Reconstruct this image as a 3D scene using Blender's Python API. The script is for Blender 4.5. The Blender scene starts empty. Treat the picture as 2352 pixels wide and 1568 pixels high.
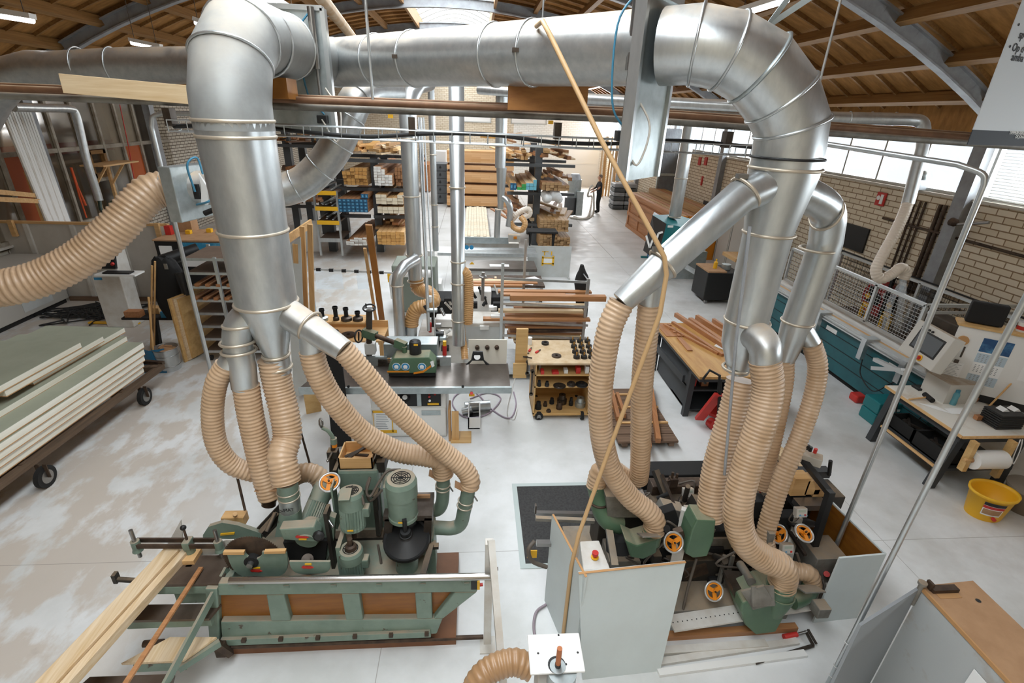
import bpy, bmesh, math, random
from mathutils import Vector, Matrix
V = Vector
random.seed(7)
sc = bpy.context.scene
col = sc.collection

# ---------------------------------------------------------------- camera
cam_d = bpy.data.cameras.new('camera')
cam = bpy.data.objects.new('camera', cam_d)
col.objects.link(cam)
EYE = V((0, 0, 4.4))
AX = V((0.99706, 0.00303, 0.07650)); AY = V((-0.06834, -0.41634, 0.90664)); AZ = V((0.03460, -0.90920, -0.41491))
# camera frame solved from the hall's vanishing points (rows: world axes seen by the lens)
FPX = 1144.608
def _solve():
    a = V((1090 - 1176, 260 - 784, FPX)).normalized()
    b = -V((1080 - 1176, 3300 - 784, FPX)).normalized()
    return a.cross(b), a, b
AX, AY, AZ = _solve()
RM = Matrix((AX, AY, AZ))
right, down, fwd = RM @ V((1, 0, 0)), RM @ V((0, 1, 0)), RM @ V((0, 0, 1))
cam.matrix_world = Matrix(((right.x, -down.x, -fwd.x, EYE.x), (right.y, -down.y, -fwd.y, EYE.y),
                           (right.z, -down.z, -fwd.z, EYE.z), (0, 0, 0, 1)))
cam_d.sensor_width = 36
cam_d.lens = FPX / 2352 * 36
cam_d.clip_end = 200
sc.camera = cam
def _ray(x, y): return RM @ V((x - 1176, y - 784, FPX))
def PZ(x, y, z=0):
    r = _ray(x, y); return EYE + r * ((z - EYE.z) / r.z)
def PY(x, y, Y):
    r = _ray(x, y); return EYE + r * (Y / r.y)
def PX(x, y, X):
    r = _ray(x, y); return EYE + r * (X / r.x)

# ---------------------------------------------------------------- world, lights, exposure
w = bpy.data.worlds.new('world'); sc.world = w; w.use_nodes = True
w.node_tree.nodes['Background'].inputs[0].default_value = (0.93, 0.97, 1.0, 1)
w.node_tree.nodes['Background'].inputs[1].default_value = 1.3
def area(name, loc, rot, sx, sy, power, color=(1, 1, 1)):
    l = bpy.data.lights.new(name, 'AREA'); l.shape = 'RECTANGLE'; l.size = sx; l.size_y = sy
    l.energy = power; l.color = color
    o = bpy.data.objects.new(name, l); o.location = loc; o.rotation_euler = rot; col.objects.link(o)
    return o
area('skylight_daylight', (-0.8, 16, 8.75), (0, 0, 0), 3.4, 42, 3900, (0.965, 0.985, 1.0))
area('window_daylight', (9.75, 17, 3.75), (0, math.radians(90), 0), 1.3, 38, 2400, (0.965, 0.985, 1.0))
area('side_room_fill', (-12, 11, 4.9), (0, 0, 0), 2.0, 16, 90, (1, .97, .93))  # fill lamp added to brighten the room behind the left glazing
area('far_door_daylight', (7.3, 35.5, 3.6), (math.radians(-90), 0, 0), 3, 2.4, 600, (0.96, 0.98, 1.0))
sc.view_settings.view_transform = 'Standard'
sc.view_settings.look = 'None'
sc.view_settings.exposure = 0.0
sc.view_settings.gamma = 1.0
sc.view_settings.use_curve_mapping = False
sc.cycles.use_denoising = True
sc.cycles.max_bounces = 7
sc.cycles.diffuse_bounces = 4
sc.cycles.glossy_bounces = 4
sc.cycles.transparent_max_bounces = 12
sc.cycles.sample_clamp_indirect = 6
sc.cycles.caustics_reflective = False
sc.cycles.caustics_refractive = False

# ---------------------------------------------------------------- mesh builder
class MB:
    def __init__(s): s.v = []; s.f = []; s.m = []; s.s = []; s.k = 0
    def mat(s, k): s.k = k; return s
    def add(s, vs, fs, smooth=False):
        o = len(s.v); s.v += [V(p) for p in vs]
        for f in fs: s.f.append([i + o for i in f]); s.m.append(s.k); s.s.append(smooth)
        return s
    def bb(s, x0, x1, y0, y1, z0, z1):
        return s.add([(x0, y0, z0), (x1, y0, z0), (x1, y1, z0), (x0, y1, z0), (x0, y0, z1), (x1, y0, z1), (x1, y1, z1), (x0, y1, z1)],
                     [(0, 3, 2, 1), (4, 5, 6, 7), (0, 1, 5, 4), (1, 2, 6, 5), (2, 3, 7, 6), (3, 0, 4, 7)])
    def box(s, c, d, M=None):
        i = len(s.v); s.bb(-d[0] / 2, d[0] / 2, -d[1] / 2, d[1] / 2, -d[2] / 2, d[2] / 2)
        c = V(c)
        for k in range(i, len(s.v)): s.v[k] = (M @ s.v[k] if M else s.v[k]) + c
        return s
    def beam(s, p0, p1, wd, h, up=(0, 0, 1)):
        p0, p1 = V(p0), V(p1); d = (p1 - p0).normalized(); u = V(up)
        if abs(d.dot(u)) > 0.98: u = V((0, 1, 0))
        sd = d.cross(u).normalized(); u = sd.cross(d).normalized()
        a, b = sd * wd / 2, u * h / 2
        return s.add([p0 - a - b, p0 + a - b, p0 + a + b, p0 - a + b, p1 - a - b, p1 + a - b, p1 + a + b, p1 - a + b],
                     [(0, 1, 2, 3), (7, 6, 5, 4), (4, 5, 1, 0), (5, 6, 2, 1), (6, 7, 3, 2), (7, 4, 0, 3)])
    def tube(s, pts, r, n=14, cap=True):
        pts = [V(p) for p in pts]; N = len(pts)
        rs = r if isinstance(r, (list, tuple)) else [r] * N
        t = []
        for i in range(N):
            d = pts[min(i + 1, N - 1)] - pts[max(i - 1, 0)]
            t.append(d.normalized() if d.length > 1e-9 else (t[-1] if t else V((0, 0, 1))))
        u = V((0, 0, 1)) if abs(t[0].z) < 0.9 else V((0, 1, 0))
        u = (u - t[0] * u.dot(t[0])).normalized()
        vs = []
        for i in range(N):
            u = u - t[i] * u.dot(t[i]); u.normalize(); b = t[i].cross(u)
            for k in range(n):
                a = 2 * math.pi * k / n
                vs.append(pts[i] + (u * math.cos(a) + b * math.sin(a)) * rs[i])
        fs = [(i * n + k, i * n + (k + 1) % n, (i + 1) * n + (k + 1) % n, (i + 1) * n + k) for i in range(N - 1) for k in range(n)]
        s.add(vs, fs, True)
        if cap:
            if rs[0] > 1e-5: s.add(vs[:n], [list(range(n))[::-1]])
            if rs[-1] > 1e-5: s.add(vs[-n:], [list(range(n))])
        return s
    def cyl(s, p0, p1, r0, r1=None, n=16, cap=True): return s.tube([p0, p1], [r0, r0 if r1 is None else r1], n, cap)
    def ring(s, c, ax, R, r, n=28, m=8):
        ax = V(ax).normalized(); u = V((0, 0, 1)) if abs(ax.z) < 0.9 else V((1, 0, 0))
        u = (u - ax * u.dot(ax)).normalized(); b = ax.cross(u); vs = []
        for i in range(n):
            a = 2 * math.pi * i / n; d = u * math.cos(a) + b * math.sin(a)
            for k in range(m):
                q = 2 * math.pi * k / m; vs.append(V(c) + d * (R + r * math.cos(q)) + ax * r * math.sin(q))
        return s.add(vs, [(i * m + k, ((i + 1) % n) * m + k, ((i + 1) % n) * m + (k + 1) % m, i * m + (k + 1) % m) for i in range(n) for k in range(m)], True)
    def lathe(s, prof, o=(0, 0, 0), ax=(0, 0, 1), n=20):
        ax = V(ax).normalized(); u = V((0, 0, 1)) if abs(ax.z) < 0.9 else V((1, 0, 0))
        u = (u - ax * u.dot(ax)).normalized(); b = ax.cross(u); o = V(o)
        for (r0, z0), (r1, z1) in zip(prof, prof[1:]):
            vs = []
            for r, z in ((r0, z0), (r1, z1)):
                for k in range(n):
                    a = 2 * math.pi * k / n; vs.append(o + ax * z + (u * math.cos(a) + b * math.sin(a)) * r)
            s.add(vs, [(k, (k + 1) % n, n + (k + 1) % n, n + k) for k in range(n)], True)
        return s
    def prism(s, poly, o, u, v, d):
        o, u, v, d = V(o), V(u), V(v), V(d); n = len(poly)
        a = [o + u * x + v * y for x, y in poly]; b = [p + d for p in a]
        return s.add(a + b, [list(range(n))[::-1], list(range(n, 2 * n))] + [(k, (k + 1) % n, n + (k + 1) % n, n + k) for k in range(n)])
    def ball(s, c, r, n=14, m=8, sz=1.0):
        prof = [(max(1e-6, r * math.sin(math.pi * k / m)), -r * sz * math.cos(math.pi * k / m)) for k in range(m + 1)]
        o = len(s.v); vs = []
        for rr, z in prof:
            for k in range(n): a = 2 * math.pi * k / n; vs.append(V(c) + V((rr * math.cos(a), rr * math.sin(a), z)))
        return s.add(vs, [(i * n + k, i * n + (k + 1) % n, (i + 1) * n + (k + 1) % n, (i + 1) * n + k) for i in range(m) for k in range(n)], True)
    def loft(s, rings, smooth=True, cap=True):
        n = len(rings[0]); vs = [p for r in rings for p in r]
        s.add(vs, [(i * n + k, i * n + (k + 1) % n, (i + 1) * n + (k + 1) % n, (i + 1) * n + k) for i in range(len(rings) - 1) for k in range(n)], smooth)
        if cap: s.add(rings[0], [list(range(n))[::-1]]); s.add(rings[-1], [list(range(n))])
        return s
    def xf(s, M, i=0):
        for k in range(i, len(s.v)): s.v[k] = M @ s.v[k]
        return s

def spline(pts, n=10):
    pts = [V(p) for p in pts]; P = [pts[0] * 2 - pts[1]] + pts + [pts[-1] * 2 - pts[-2]]; out = []
    for i in range(1, len(P) - 2):
        for k in range(n):
            t = k / n; a, b, c, d = P[i - 1], P[i], P[i + 1], P[i + 2]
            out.append(0.5 * ((2 * b) + (c - a) * t + (2 * a - 5 * b + 4 * c - d) * t * t + (3 * b - a - 3 * c + d) * t ** 3))
    return out + [pts[-1]]
def resample(pts, step):
    L = [0]
    for a, b in zip(pts, pts[1:]): L.append(L[-1] + (b - a).length)
    N = max(2, int(L[-1] / step)); out = []; j = 0
    for i in range(N + 1):
        d = L[-1] * i / N
        while j < len(L) - 2 and L[j + 1] < d: j += 1
        out.append(pts[j].lerp(pts[j + 1], min(1, (d - L[j]) / max(1e-9, L[j + 1] - L[j]))))
    return out
def hose_mb(ctrl, r, pitch=0.04, n=18, amp=0.055):
    pts = resample(spline(ctrl, 14), pitch / 4)
    return MB().tube(pts, [r * (1 + amp * (1, 0.1, -1, 0.1)[i % 4]) for i in range(len(pts))], n)

# ---------------------------------------------------------------- object makers
def mesh_of(name, mb, mats, off=V((0, 0, 0))):
    me = bpy.data.meshes.new(name)
    me.from_pydata([tuple(p - off) for p in mb.v], [], mb.f)
    for m in (mats if isinstance(mats, (list, tuple)) else [mats]): me.materials.append(m)
    me.polygons.foreach_set('material_index', mb.m); me.polygons.foreach_set('use_smooth', mb.s)
    bm_ = bmesh.new(); bm_.from_mesh(me); bmesh.ops.recalc_face_normals(bm_, faces=bm_.faces); bm_.to_mesh(me); bm_.free()
    me.update(); return me
def bev(o, wd, seg=2):
    if wd:
        m = o.modifiers.new('bevel', 'BEVEL'); m.width = wd; m.segments = seg; m.limit_method = 'ANGLE'; m.harden_normals = False
    return o
def props(o, label, cat, group=None):
    if label: o['label'] = label
    if cat: o['category'] = cat; o['kind'] = o.get('kind', 'thing')
    if group: o['group'] = group
    return o
def top(name, label, cat, mb, mats, group=None, bevel=0, kind=None):
    xs = [p.x for p in mb.v]; ys = [p.y for p in mb.v]; zs = [p.z for p in mb.v]
    off = V(((min(xs) + max(xs)) / 2, (min(ys) + max(ys)) / 2, min(zs)))
    o = bpy.data.objects.new(name, mesh_of(name, mb, mats, off)); o.location = off; col.objects.link(o)
    if kind: o['kind'] = kind
    return bev(props(o, label, cat, group), bevel)
def thing(name, label, cat, loc=(0, 0, 0), rotz=0.0, group=None):
    o = bpy.data.objects.new(name, None); o.empty_display_size = 0.1; o.location = loc; o.rotation_euler = (0, 0, rotz)
    col.objects.link(o); return props(o, label, cat, group)
def wmat(o):
    M = Matrix.Translation(o.location) @ o.rotation_euler.to_matrix().to_4x4()
    return wmat(o.parent) @ M if o.parent else M
def part(name, parent, mb, mats, label=None, bevel=0, world=True):
    """a mesh child; with world=True its points are given in room coordinates"""
    if world:
        inv = wmat(parent).inverted(); mb.xf(inv)
    xs = [p.x for p in mb.v]; ys = [p.y for p in mb.v]; zs = [p.z for p in mb.v]
    off = V(((min(xs) + max(xs)) / 2, (min(ys) + max(ys)) / 2, (min(zs) + max(zs)) / 2))
    o = bpy.data.objects.new(name, mesh_of(name, mb, mats, off)); o.location = off; o.parent = parent; col.objects.link(o)
    if label: o['label'] = label
    return bev(o, bevel)
def struct(name, mb, mats, bevel=0):
    o = bpy.data.objects.new(name, mesh_of(name, mb, mats)); col.objects.link(o); o['kind'] = 'structure'
    return bev(o, bevel)
def copy_tree(o, loc=None, rotz=None, label=None, group=None, parent=None):
    c = o.copy(); col.objects.link(c)
    if parent: c.parent = parent
    if loc is not None: c.location = loc
    if rotz is not None: c.rotation_euler = (0, 0, rotz)
    if label: c['label'] = label
    if group: c['group'] = group
    for ch in list(o.children): copy_tree(ch, parent=c)
    return c
def text(name, parent, s, size, mat, pos, rot, world=True, align='LEFT', sx=1.0):
    cu = bpy.data.curves.new(name, 'FONT'); cu.body = s; cu.size = size; cu.extrude = 0.001; cu.align_x = align
    cu.resolution_u = 2
    o = bpy.data.objects.new(name, cu); col.objects.link(o); o.parent = parent
    M = Matrix.Translation(V(pos)) @ (rot.to_4x4() if isinstance(rot, Matrix) else Matrix.Identity(4)) @ Matrix.Diagonal((sx, 1, 1, 1))
    if world: M = wmat(parent).inverted() @ M
    cu.materials.append(mat)
    dg = bpy.context.evaluated_depsgraph_get(); me = bpy.data.meshes.new_from_object(o.evaluated_get(dg))
    bpy.data.objects.remove(o); o = bpy.data.objects.new(name, me); col.objects.link(o); o.parent = parent
    o.location, q, o.scale = M.decompose(); o.rotation_euler = q.to_euler()
    return o
def frame3(x, y):
    x = V(x).normalized(); y = V(y); y = (y - x * y.dot(x)).normalized(); z = x.cross(y)
    return Matrix((x, y, z)).transposed()

# ---------------------------------------------------------------- materials
def srgb(h):
    h = h.lstrip('#'); c = [int(h[i:i + 2], 16) / 255 for i in (0, 2, 4)]
    return tuple(x / 12.92 if x <= 0.04045 else ((x + 0.055) / 1.055) ** 2.4 for x in c)
def mat(name, c1, rough=0.6, metal=0.0, c2=None, scale=8.0, stretch=(1, 1, 1), lo=0.4, hi=0.65, detail=6, bump=0.0, coat=0.0, dust=None, dlo=0.35, dhi=0.75, spots=None, emit=0, spec=None, sub=0):
    m = bpy.data.materials.new(name); m.use_nodes = True; nt = m.node_tree; b = nt.nodes['Principled BSDF']; L = nt.links.new
    c1 = srgb(c1) if isinstance(c1, str) else c1
    b.inputs['Base Color'].default_value = (*c1, 1); b.inputs['Roughness'].default_value = rough; b.inputs['Metallic'].default_value = metal
    if coat: b.inputs['Coat Weight'].default_value = coat; b.inputs['Coat Roughness'].default_value = 0.15
    if spec is not None: b.inputs['Specular IOR Level'].default_value = spec
    if emit: b.inputs['Emission Color'].default_value = (*c1, 1); b.inputs['Emission Strength'].default_value = emit
    if sub: b.inputs['Subsurface Weight'].default_value = sub; b.inputs['Subsurface Radius'].default_value = (0.03, 0.02, 0.01)
    src = None
    def noise(sc_, st, det, seed=0):
        tc = nt.nodes.new('ShaderNodeTexCoord'); mp = nt.nodes.new('ShaderNodeMapping'); mp.inputs['Scale'].default_value = st
        mp.inputs['Location'].default_value = (seed, seed * 2, 0)
        L(tc.outputs['Object'], mp.inputs['Vector']); n = nt.nodes.new('ShaderNodeTexNoise')
        n.inputs['Scale'].default_value = sc_; n.inputs['Detail'].default_value = det; n.inputs['Roughness'].default_value = 0.62
        L(mp.outputs[0], n.inputs['Vector']); return n.outputs['Fac']
    def ramp(fac, a, z):
        r = nt.nodes.new('ShaderNodeMapRange'); r.inputs['From Min'].default_value = a; r.inputs['From Max'].default_value = z; L(fac, r.inputs['Value']); return r.outputs[0]
    def mix(fac, a, bcol):
        x = nt.nodes.new('ShaderNodeMix'); x.data_type = 'RGBA'; L(fac, x.inputs[0])
        if isinstance(a, tuple): x.inputs[6].default_value = (*a, 1)
        else: L(a, x.inputs[6])
        bcol = srgb(bcol) if isinstance(bcol, str) else bcol
        x.inputs[7].default_value = (*bcol, 1); return x.outputs[2]
    cur = c1
    if c2:
        nf = noise(scale, stretch, detail); cur = mix(ramp(nf, lo, hi), cur, c2)
    if spots:
        cur = mix(ramp(noise(spots[1], (1, 1, 1), 8, 3), spots[2], spots[2] + 0.04), cur, spots[0])
    if dust:
        g = nt.nodes.new('ShaderNodeNewGeometry'); sp = nt.nodes.new('ShaderNodeSeparateXYZ'); L(g.outputs['Normal'], sp.inputs[0])
        d = ramp(sp.outputs['Z'], dlo, dhi); n2 = ramp(noise(3.5, (1, 1, 1), 5, 1), 0.25, 0.6)
        mu = nt.nodes.new('ShaderNodeMath'); mu.operation = 'MULTIPLY'; L(d, mu.inputs[0]); L(n2, mu.inputs[1])
        cur = mix(mu.outputs[0], cur, dust)
        iv = nt.nodes.new('ShaderNodeMath'); iv.operation = 'MULTIPLY_ADD'; L(mu.outputs[0], iv.inputs[0]); iv.inputs[1].default_value = 0.9 - rough; iv.inputs[2].default_value = rough
        L(iv.outputs[0], b.inputs['Roughness'])
        if metal:
            im = nt.nodes.new('ShaderNodeMath'); im.operation = 'MULTIPLY_ADD'; L(mu.outputs[0], im.inputs[0]); im.inputs[1].default_value = -metal; im.inputs[2].default_value = metal
            L(im.outputs[0], b.inputs['Metallic'])
    if not isinstance(cur, tuple): L(cur, b.inputs['Base Color'])
    if bump:
        bp = nt.nodes.new('ShaderNodeBump'); bp.inputs['Strength'].default_value = bump; bp.inputs['Distance'].default_value = 0.01
        L(noise(scale * 2, stretch, 6, 5), bp.inputs['Height']); L(bp.outputs[0], b.inputs['Normal'])
    return m
def wood(name, c1, c2, axis='x', rough=0.6, scale=5.0):
    st = {'x': (0.25, 5, 5), 'y': (5, 0.25, 5), 'z': (5, 5, 0.25)}[axis]
    return mat(name, c1, rough, 0, c2, scale, st, 0.35, 0.68, 5)
def brick(name, c1, c2, mortar, bw=0.25, rh=0.1, axis='xz', mo=0.012):
    m = bpy.data.materials.new(name); m.use_nodes = True; nt = m.node_tree; b = nt.nodes['Principled BSDF']; L = nt.links.new
    tc = nt.nodes.new('ShaderNodeTexCoord'); sp = nt.nodes.new('ShaderNodeSeparateXYZ'); cb = nt.nodes.new('ShaderNodeCombineXYZ')
    L(tc.outputs['Object'], sp.inputs[0]); L(sp.outputs['X' if axis[0] == 'x' else 'Y'], cb.inputs[0]); L(sp.outputs['Z'], cb.inputs[1])
    t = nt.nodes.new('ShaderNodeTexBrick'); L(cb.outputs[0], t.inputs['Vector'])
    for k, c in (('Color1', c1), ('Color2', c2), ('Mortar', mortar)): t.inputs[k].default_value = (*srgb(c), 1)
    t.inputs['Scale'].default_value = 1; t.inputs['Brick Width'].default_value = bw; t.inputs['Row Height'].default_value = rh
    t.inputs['Mortar Size'].default_value = mo; t.inputs['Mortar Smooth'].default_value = 0.2; t.inputs['Bias'].default_value = 0
    L(t.outputs['Color'], b.inputs['Base Color']); b.inputs['Roughness'].default_value = 0.9
    bp = nt.nodes.new('ShaderNodeBump'); bp.inputs['Strength'].default_value = 0.5; bp.inputs['Distance'].default_value = 0.01
    iv = nt.nodes.new('ShaderNodeMath'); iv.operation = 'SUBTRACT'; iv.inputs[0].default_value = 1; L(t.outputs['Fac'], iv.inputs[1])
    L(iv.outputs[0], bp.inputs['Height']); L(bp.outputs[0], b.inputs['Normal'])
    return m
def floor_mat():
    m = bpy.data.materials.new('concrete'); m.use_nodes = True; nt = m.node_tree; b = nt.nodes['Principled BSDF']; L = nt.links.new
    tc = nt.nodes.new('ShaderNodeTexCoord')
    def nz(s, d, loc=(0, 0, 0), st=(1, 1, 1)):
        mp = nt.nodes.new('ShaderNodeMapping'); mp.inputs['Location'].default_value = loc; mp.inputs['Scale'].default_value = st; L(tc.outputs['Object'], mp.inputs[0])
        n = nt.nodes.new('ShaderNodeTexNoise'); n.inputs['Scale'].default_value = s; n.inputs['Detail'].default_value = d; n.inputs['Roughness'].default_value = 0.6; L(mp.outputs[0], n.inputs['Vector']); return n.outputs['Fac']
    def rg(f, a, z, lo=0, hi=1):
        r = nt.nodes.new('ShaderNodeMapRange'); r.inputs[1].default_value = a; r.inputs[2].default_value = z; r.inputs[3].default_value = lo; r.inputs[4].default_value = hi; L(f, r.inputs[0]); return r.outputs[0]
    def mx(f, a, c):
        x = nt.nodes.new('ShaderNodeMix'); x.data_type = 'RGBA'; L(f, x.inputs[0])
        L(a, x.inputs[6]) if not isinstance(a, tuple) else setattr(x.inputs[6], 'default_value', (*a, 1))
        x.inputs[7].default_value = (*c, 1); return x.outputs[2]
    c = mx(rg(nz(0.9, 8), 0.42, 0.6), srgb('#dfe0df'), srgb('#cecfcc'))
    # worn, dusty patches: heavier on the left aisle
    sp = nt.nodes.new('ShaderNodeSeparateXYZ'); L(tc.outputs['Object'], sp.inputs[0])
    lf = rg(sp.outputs['X'], -2.2, -3.8)
    wn = rg(nz(2.4, 12, (7, 3, 0), (1, 0.55, 1)), 0.44, 0.53, 0, 0.85)
    mu = nt.nodes.new('ShaderNodeMath'); mu.operation = 'MULTIPLY'; L(lf, mu.inputs[0]); L(wn, mu.inputs[1])
    c = mx(mu.outputs[0], c, srgb('#c4b9ac'))
    rt = rg(sp.outputs['X'], 3.2, 5.5); w2 = rg(nz(1.3, 11, (2, 9, 0)), 0.5, 0.66, 0, .5)
    m2 = nt.nodes.new('ShaderNodeMath'); m2.operation = 'MULTIPLY'; L(rt, m2.inputs[0]); L(w2, m2.inputs[1])
    c = mx(m2.outputs[0], c, srgb('#b9b5af'))
    c = mx(rg(nz(2.2, 6, (4, 4, 0)), 0.66, 0.74, 0, 0.35), c, srgb('#9a9187'))
    # the older, greyer slabs at the far end
    far = rg(sp.outputs['Y'], 14.6, 15.0, 0, 0.5); c = mx(far, c, srgb('#b4b1ac'))
    def joints(loc, w_, h_, mo):
        t = nt.nodes.new('ShaderNodeTexBrick'); mp = nt.nodes.new('ShaderNodeMapping'); mp.inputs['Location'].default_value = loc; L(tc.outputs['Object'], mp.inputs[0]); L(mp.outputs[0], t.inputs[0])
        t.offset = 0; t.inputs['Scale'].default_value = 1; t.inputs['Brick Width'].default_value = w_; t.inputs['Row Height'].default_value = h_; t.inputs['Mortar Size'].default_value = mo; return t.outputs['Fac']
    def mul(a, b_):
        m_ = nt.nodes.new('ShaderNodeMath'); m_.operation = 'MULTIPLY'; L(a, m_.inputs[0])
        if isinstance(b_, float): m_.inputs[1].default_value = b_
        else: L(b_, m_.inputs[1])
        return m_.outputs[0]
    c = mx(mul(joints((0.82, -4.05, 0), 5.62, 6.3, 0.004), 0.6), c, srgb('#857e75'))
    c = mx(mul(joints((-4.8, -16.7, 0), 2.07, 2.1, 0.012), rg(sp.outputs['Y'], 16.5, 16.6, 0, 0.7)), c, srgb('#77716a'))
    L(c, b.inputs['Base Color']); L(rg(nz(3, 4), 0.3, 0.7, 0.42, 0.62), b.inputs['Roughness'])
    return m
def glassy(name, tint, trans=0.85, body=(0.9, 0.95, 1), transl=True):
    m = bpy.data.materials.new(name); m.use_nodes = True; nt = m.node_tree; L = nt.links.new
    for n in list(nt.nodes): nt.nodes.remove(n)
    o = nt.nodes.new('ShaderNodeOutputMaterial'); t = nt.nodes.new('ShaderNodeBsdfTransparent'); t.inputs[0].default_value = (*tint, 1)
    d = nt.nodes.new('ShaderNodeBsdfTranslucent' if transl else 'ShaderNodeBsdfGlossy'); d.inputs[0].default_value = (*body, 1)
    if not transl: d.inputs['Roughness'].default_value = 0.08
    x = nt.nodes.new('ShaderNodeMixShader'); x.inputs[0].default_value = 1 - trans; L(t.outputs[0], x.inputs[1]); L(d.outputs[0], x.inputs[2]); L(x.outputs[0], o.inputs[0])
    return m

M = {}
M['floor'] = floor_mat()
M['galv'] = mat('galvanised', '#ccd0d1', 0.34, 0.85, '#b9bec0', 14, (1, 1, 0.35), 0.35, 0.7, 4, dust='#d0bfa9', dlo=0.4, dhi=0.95)
M['galvp'] = mat('galvanised_pale', '#9b9e9d', 0.5, 0.3, '#909291', 6, dust='#b0a799', dlo=0.2, dhi=0.9)
M['galvh'] = mat('galvanised_dusty', '#c6c8c7', 0.37, 0.82, '#b2b6b7', 14, (1, 1, 1), 0.35, 0.7, 4, dust='#cdb99f', dlo=0.3, dhi=0.85)
M['galvb'] = mat('galvanised_clean', '#ced2d3', 0.33, 0.82, '#bac0c2', 9, (1, 1, 0.3), 0.35, 0.7, 4)
M['plate'] = mat('zinc_plate', '#b9c2c3', 0.38, 0.75, '#aab3b4', 10)
M['band'] = mat('band_metal', '#c7bba9', 0.42, 0.6)
M['hose'] = mat('hose_tan', '#c6a98b', 0.42, 0, '#b79877', 5, coat=0.2)
M['hosed'] = mat('hose_amber', '#c79b66', 0.4, 0, '#ba8c56', 5, coat=0.3)
M['hosew'] = mat('hose_pale', '#ded2c2', 0.4, 0, coat=0.3)
M['brickr'] = brick('brick_right', '#e6dac4', '#d8cab0', '#957d60', 0.34, 0.115, 'yz', 0.011)
M['brickb'] = brick('brick_back', '#ddd1bc', '#d3c5ac', '#b09b80', 0.3, 0.11, 'xz', 0.012)
M['brickl'] = brick('brick_white', '#cfc8ba', '#c4bcae', '#5f5142', 0.26, 0.1, 'yz', 0.012)
M['deck'] = mat('roof_deck', '#b08044', 0.8, 0, '#8f6532', 3, (1, 3, 1), 0.35, 0.65)
M['purlin'] = wood('roof_timber', '#96703f', '#7a562d', 'y')
M['arch'] = mat('painted_steel', '#9b9fa3', 0.55, 0.1, '#8b8d90', 4)
M['sill'] = mat('sill_stone', '#c9c2b6', 0.8)
M['winframe'] = mat('window_frame', '#b3b3ae', 0.5)
M['pane'] = glassy('window_glass', (0.95, 0.98, 1), 0.92, (1, 1, 1), False)
M['sky_pane'] = glassy('skylight_sheet', (0.93, 0.97, 1.0), 0.8, (0.9, 0.95, 1))
M['paneg'] = glassy('old_glass', (0.78, 0.75, 0.7), 0.88, (0.8, 0.8, 0.8), False)
M['black'] = mat('black', '#1b1b1b', 0.5)
M['blackm'] = mat('black_matt', '#191817', 0.85)
M['steel'] = mat('steel', '#9b9a98', 0.3, 0.9)
M['steeld'] = mat('dark_steel', '#5a524b', 0.42, 0.7, '#4a4038', 6)
M['white'] = mat('white_laminate', '#e6e5e1', 0.5)
M['whited'] = mat('white_dusty', '#d5d2cb', 0.6, 0, '#c4bcb0', 3)
M['grey'] = mat('grey_panel', '#c3c6c4', 0.6, 0, '#b9bab5', 2)
M['orange'] = mat('orange', '#e38a1e', 0.4)
M['red'] = mat('red', '#c3312a', 0.45)
M['yellow'] = mat('yellow', '#eab324', 0.5)
M['paper'] = mat('paper', '#eeeeec', 0.8)
M['lamp'] = mat('tube_light', '#fbfbff', 0.4, emit=9)
# ================================================================ THE HALL
XL, XR, YB, X0 = -10.6, 9.0, 36.0, -0.8
def arc_z(x, lift=0.0):
    return 7.34 + lift - (18 - math.sqrt(18 * 18 - (x - X0) ** 2))
struct('floor', MB().bb(-14, 12, -6, 38, -0.2, 0), M['floor'])
# right wall: brick with a band of high windows
mb = MB().bb(XR, XR + 0.3, -4, YB, 0, 3.25).bb(XR, XR + .3, -4, -1, 3.25, 4.4); struct('wall_right', mb, M['brickr'])
struct('trim_1', MB().bb(XR - 0.04, XR + 0.3, -2, YB, 3.25, 3.3), M['sill'])
struct('trim_2', MB().bb(XR, XR + 0.3, -2, YB, 4.3, 4.9), M['deck'])
AY0 = 8.75; STEP = 4.85
bays = [AY0 + STEP * k for k in range(-2, 6)]
for i, y in enumerate(bays[:-1]):
    f = MB(); y0, y1 = y + 0.16, y + STEP - 0.16
    f.bb(XR + 0.05, XR + 0.13, y0, y1, 3.3, 3.36).bb(XR + 0.05, XR + 0.13, y0, y1, 4.24, 4.3)
    for k in range(5):
        yy = y0 + (y1 - y0) * k / 4; f.bb(XR + 0.04, XR + 0.14, yy - 0.025, yy + 0.025, 3.3, 4.3)
    wn = struct('window_%d' % (i + 1), f, M['winframe'])
    g = part('pane', wn, MB().bb(XR + 0.085, XR + 0.095, y0, y1, 3.34, 4.26), M['pane']); g['kind'] = 'structure'
# steel columns along both walls
for i, y in enumerate(bays):
    c = MB().bb(XR - 0.16, XR, y - 0.1, y + 0.1, 0, 4.62).bb(XR - 0.19, XR - 0.16, y - 0.13, y + 0.13, 0, 4.62)
    struct('column_right_%d' % (i + 1), c, M['arch'])
    c = MB().bb(XL, XL + 0.2, y - 0.1, y + 0.1, 0, 4.62).bb(XL + 0.2, XL + 0.23, y - 0.13, y + 0.13, 0, 4.62)
    struct('column_left_%d' % (i + 1), c, M['arch'])
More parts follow.
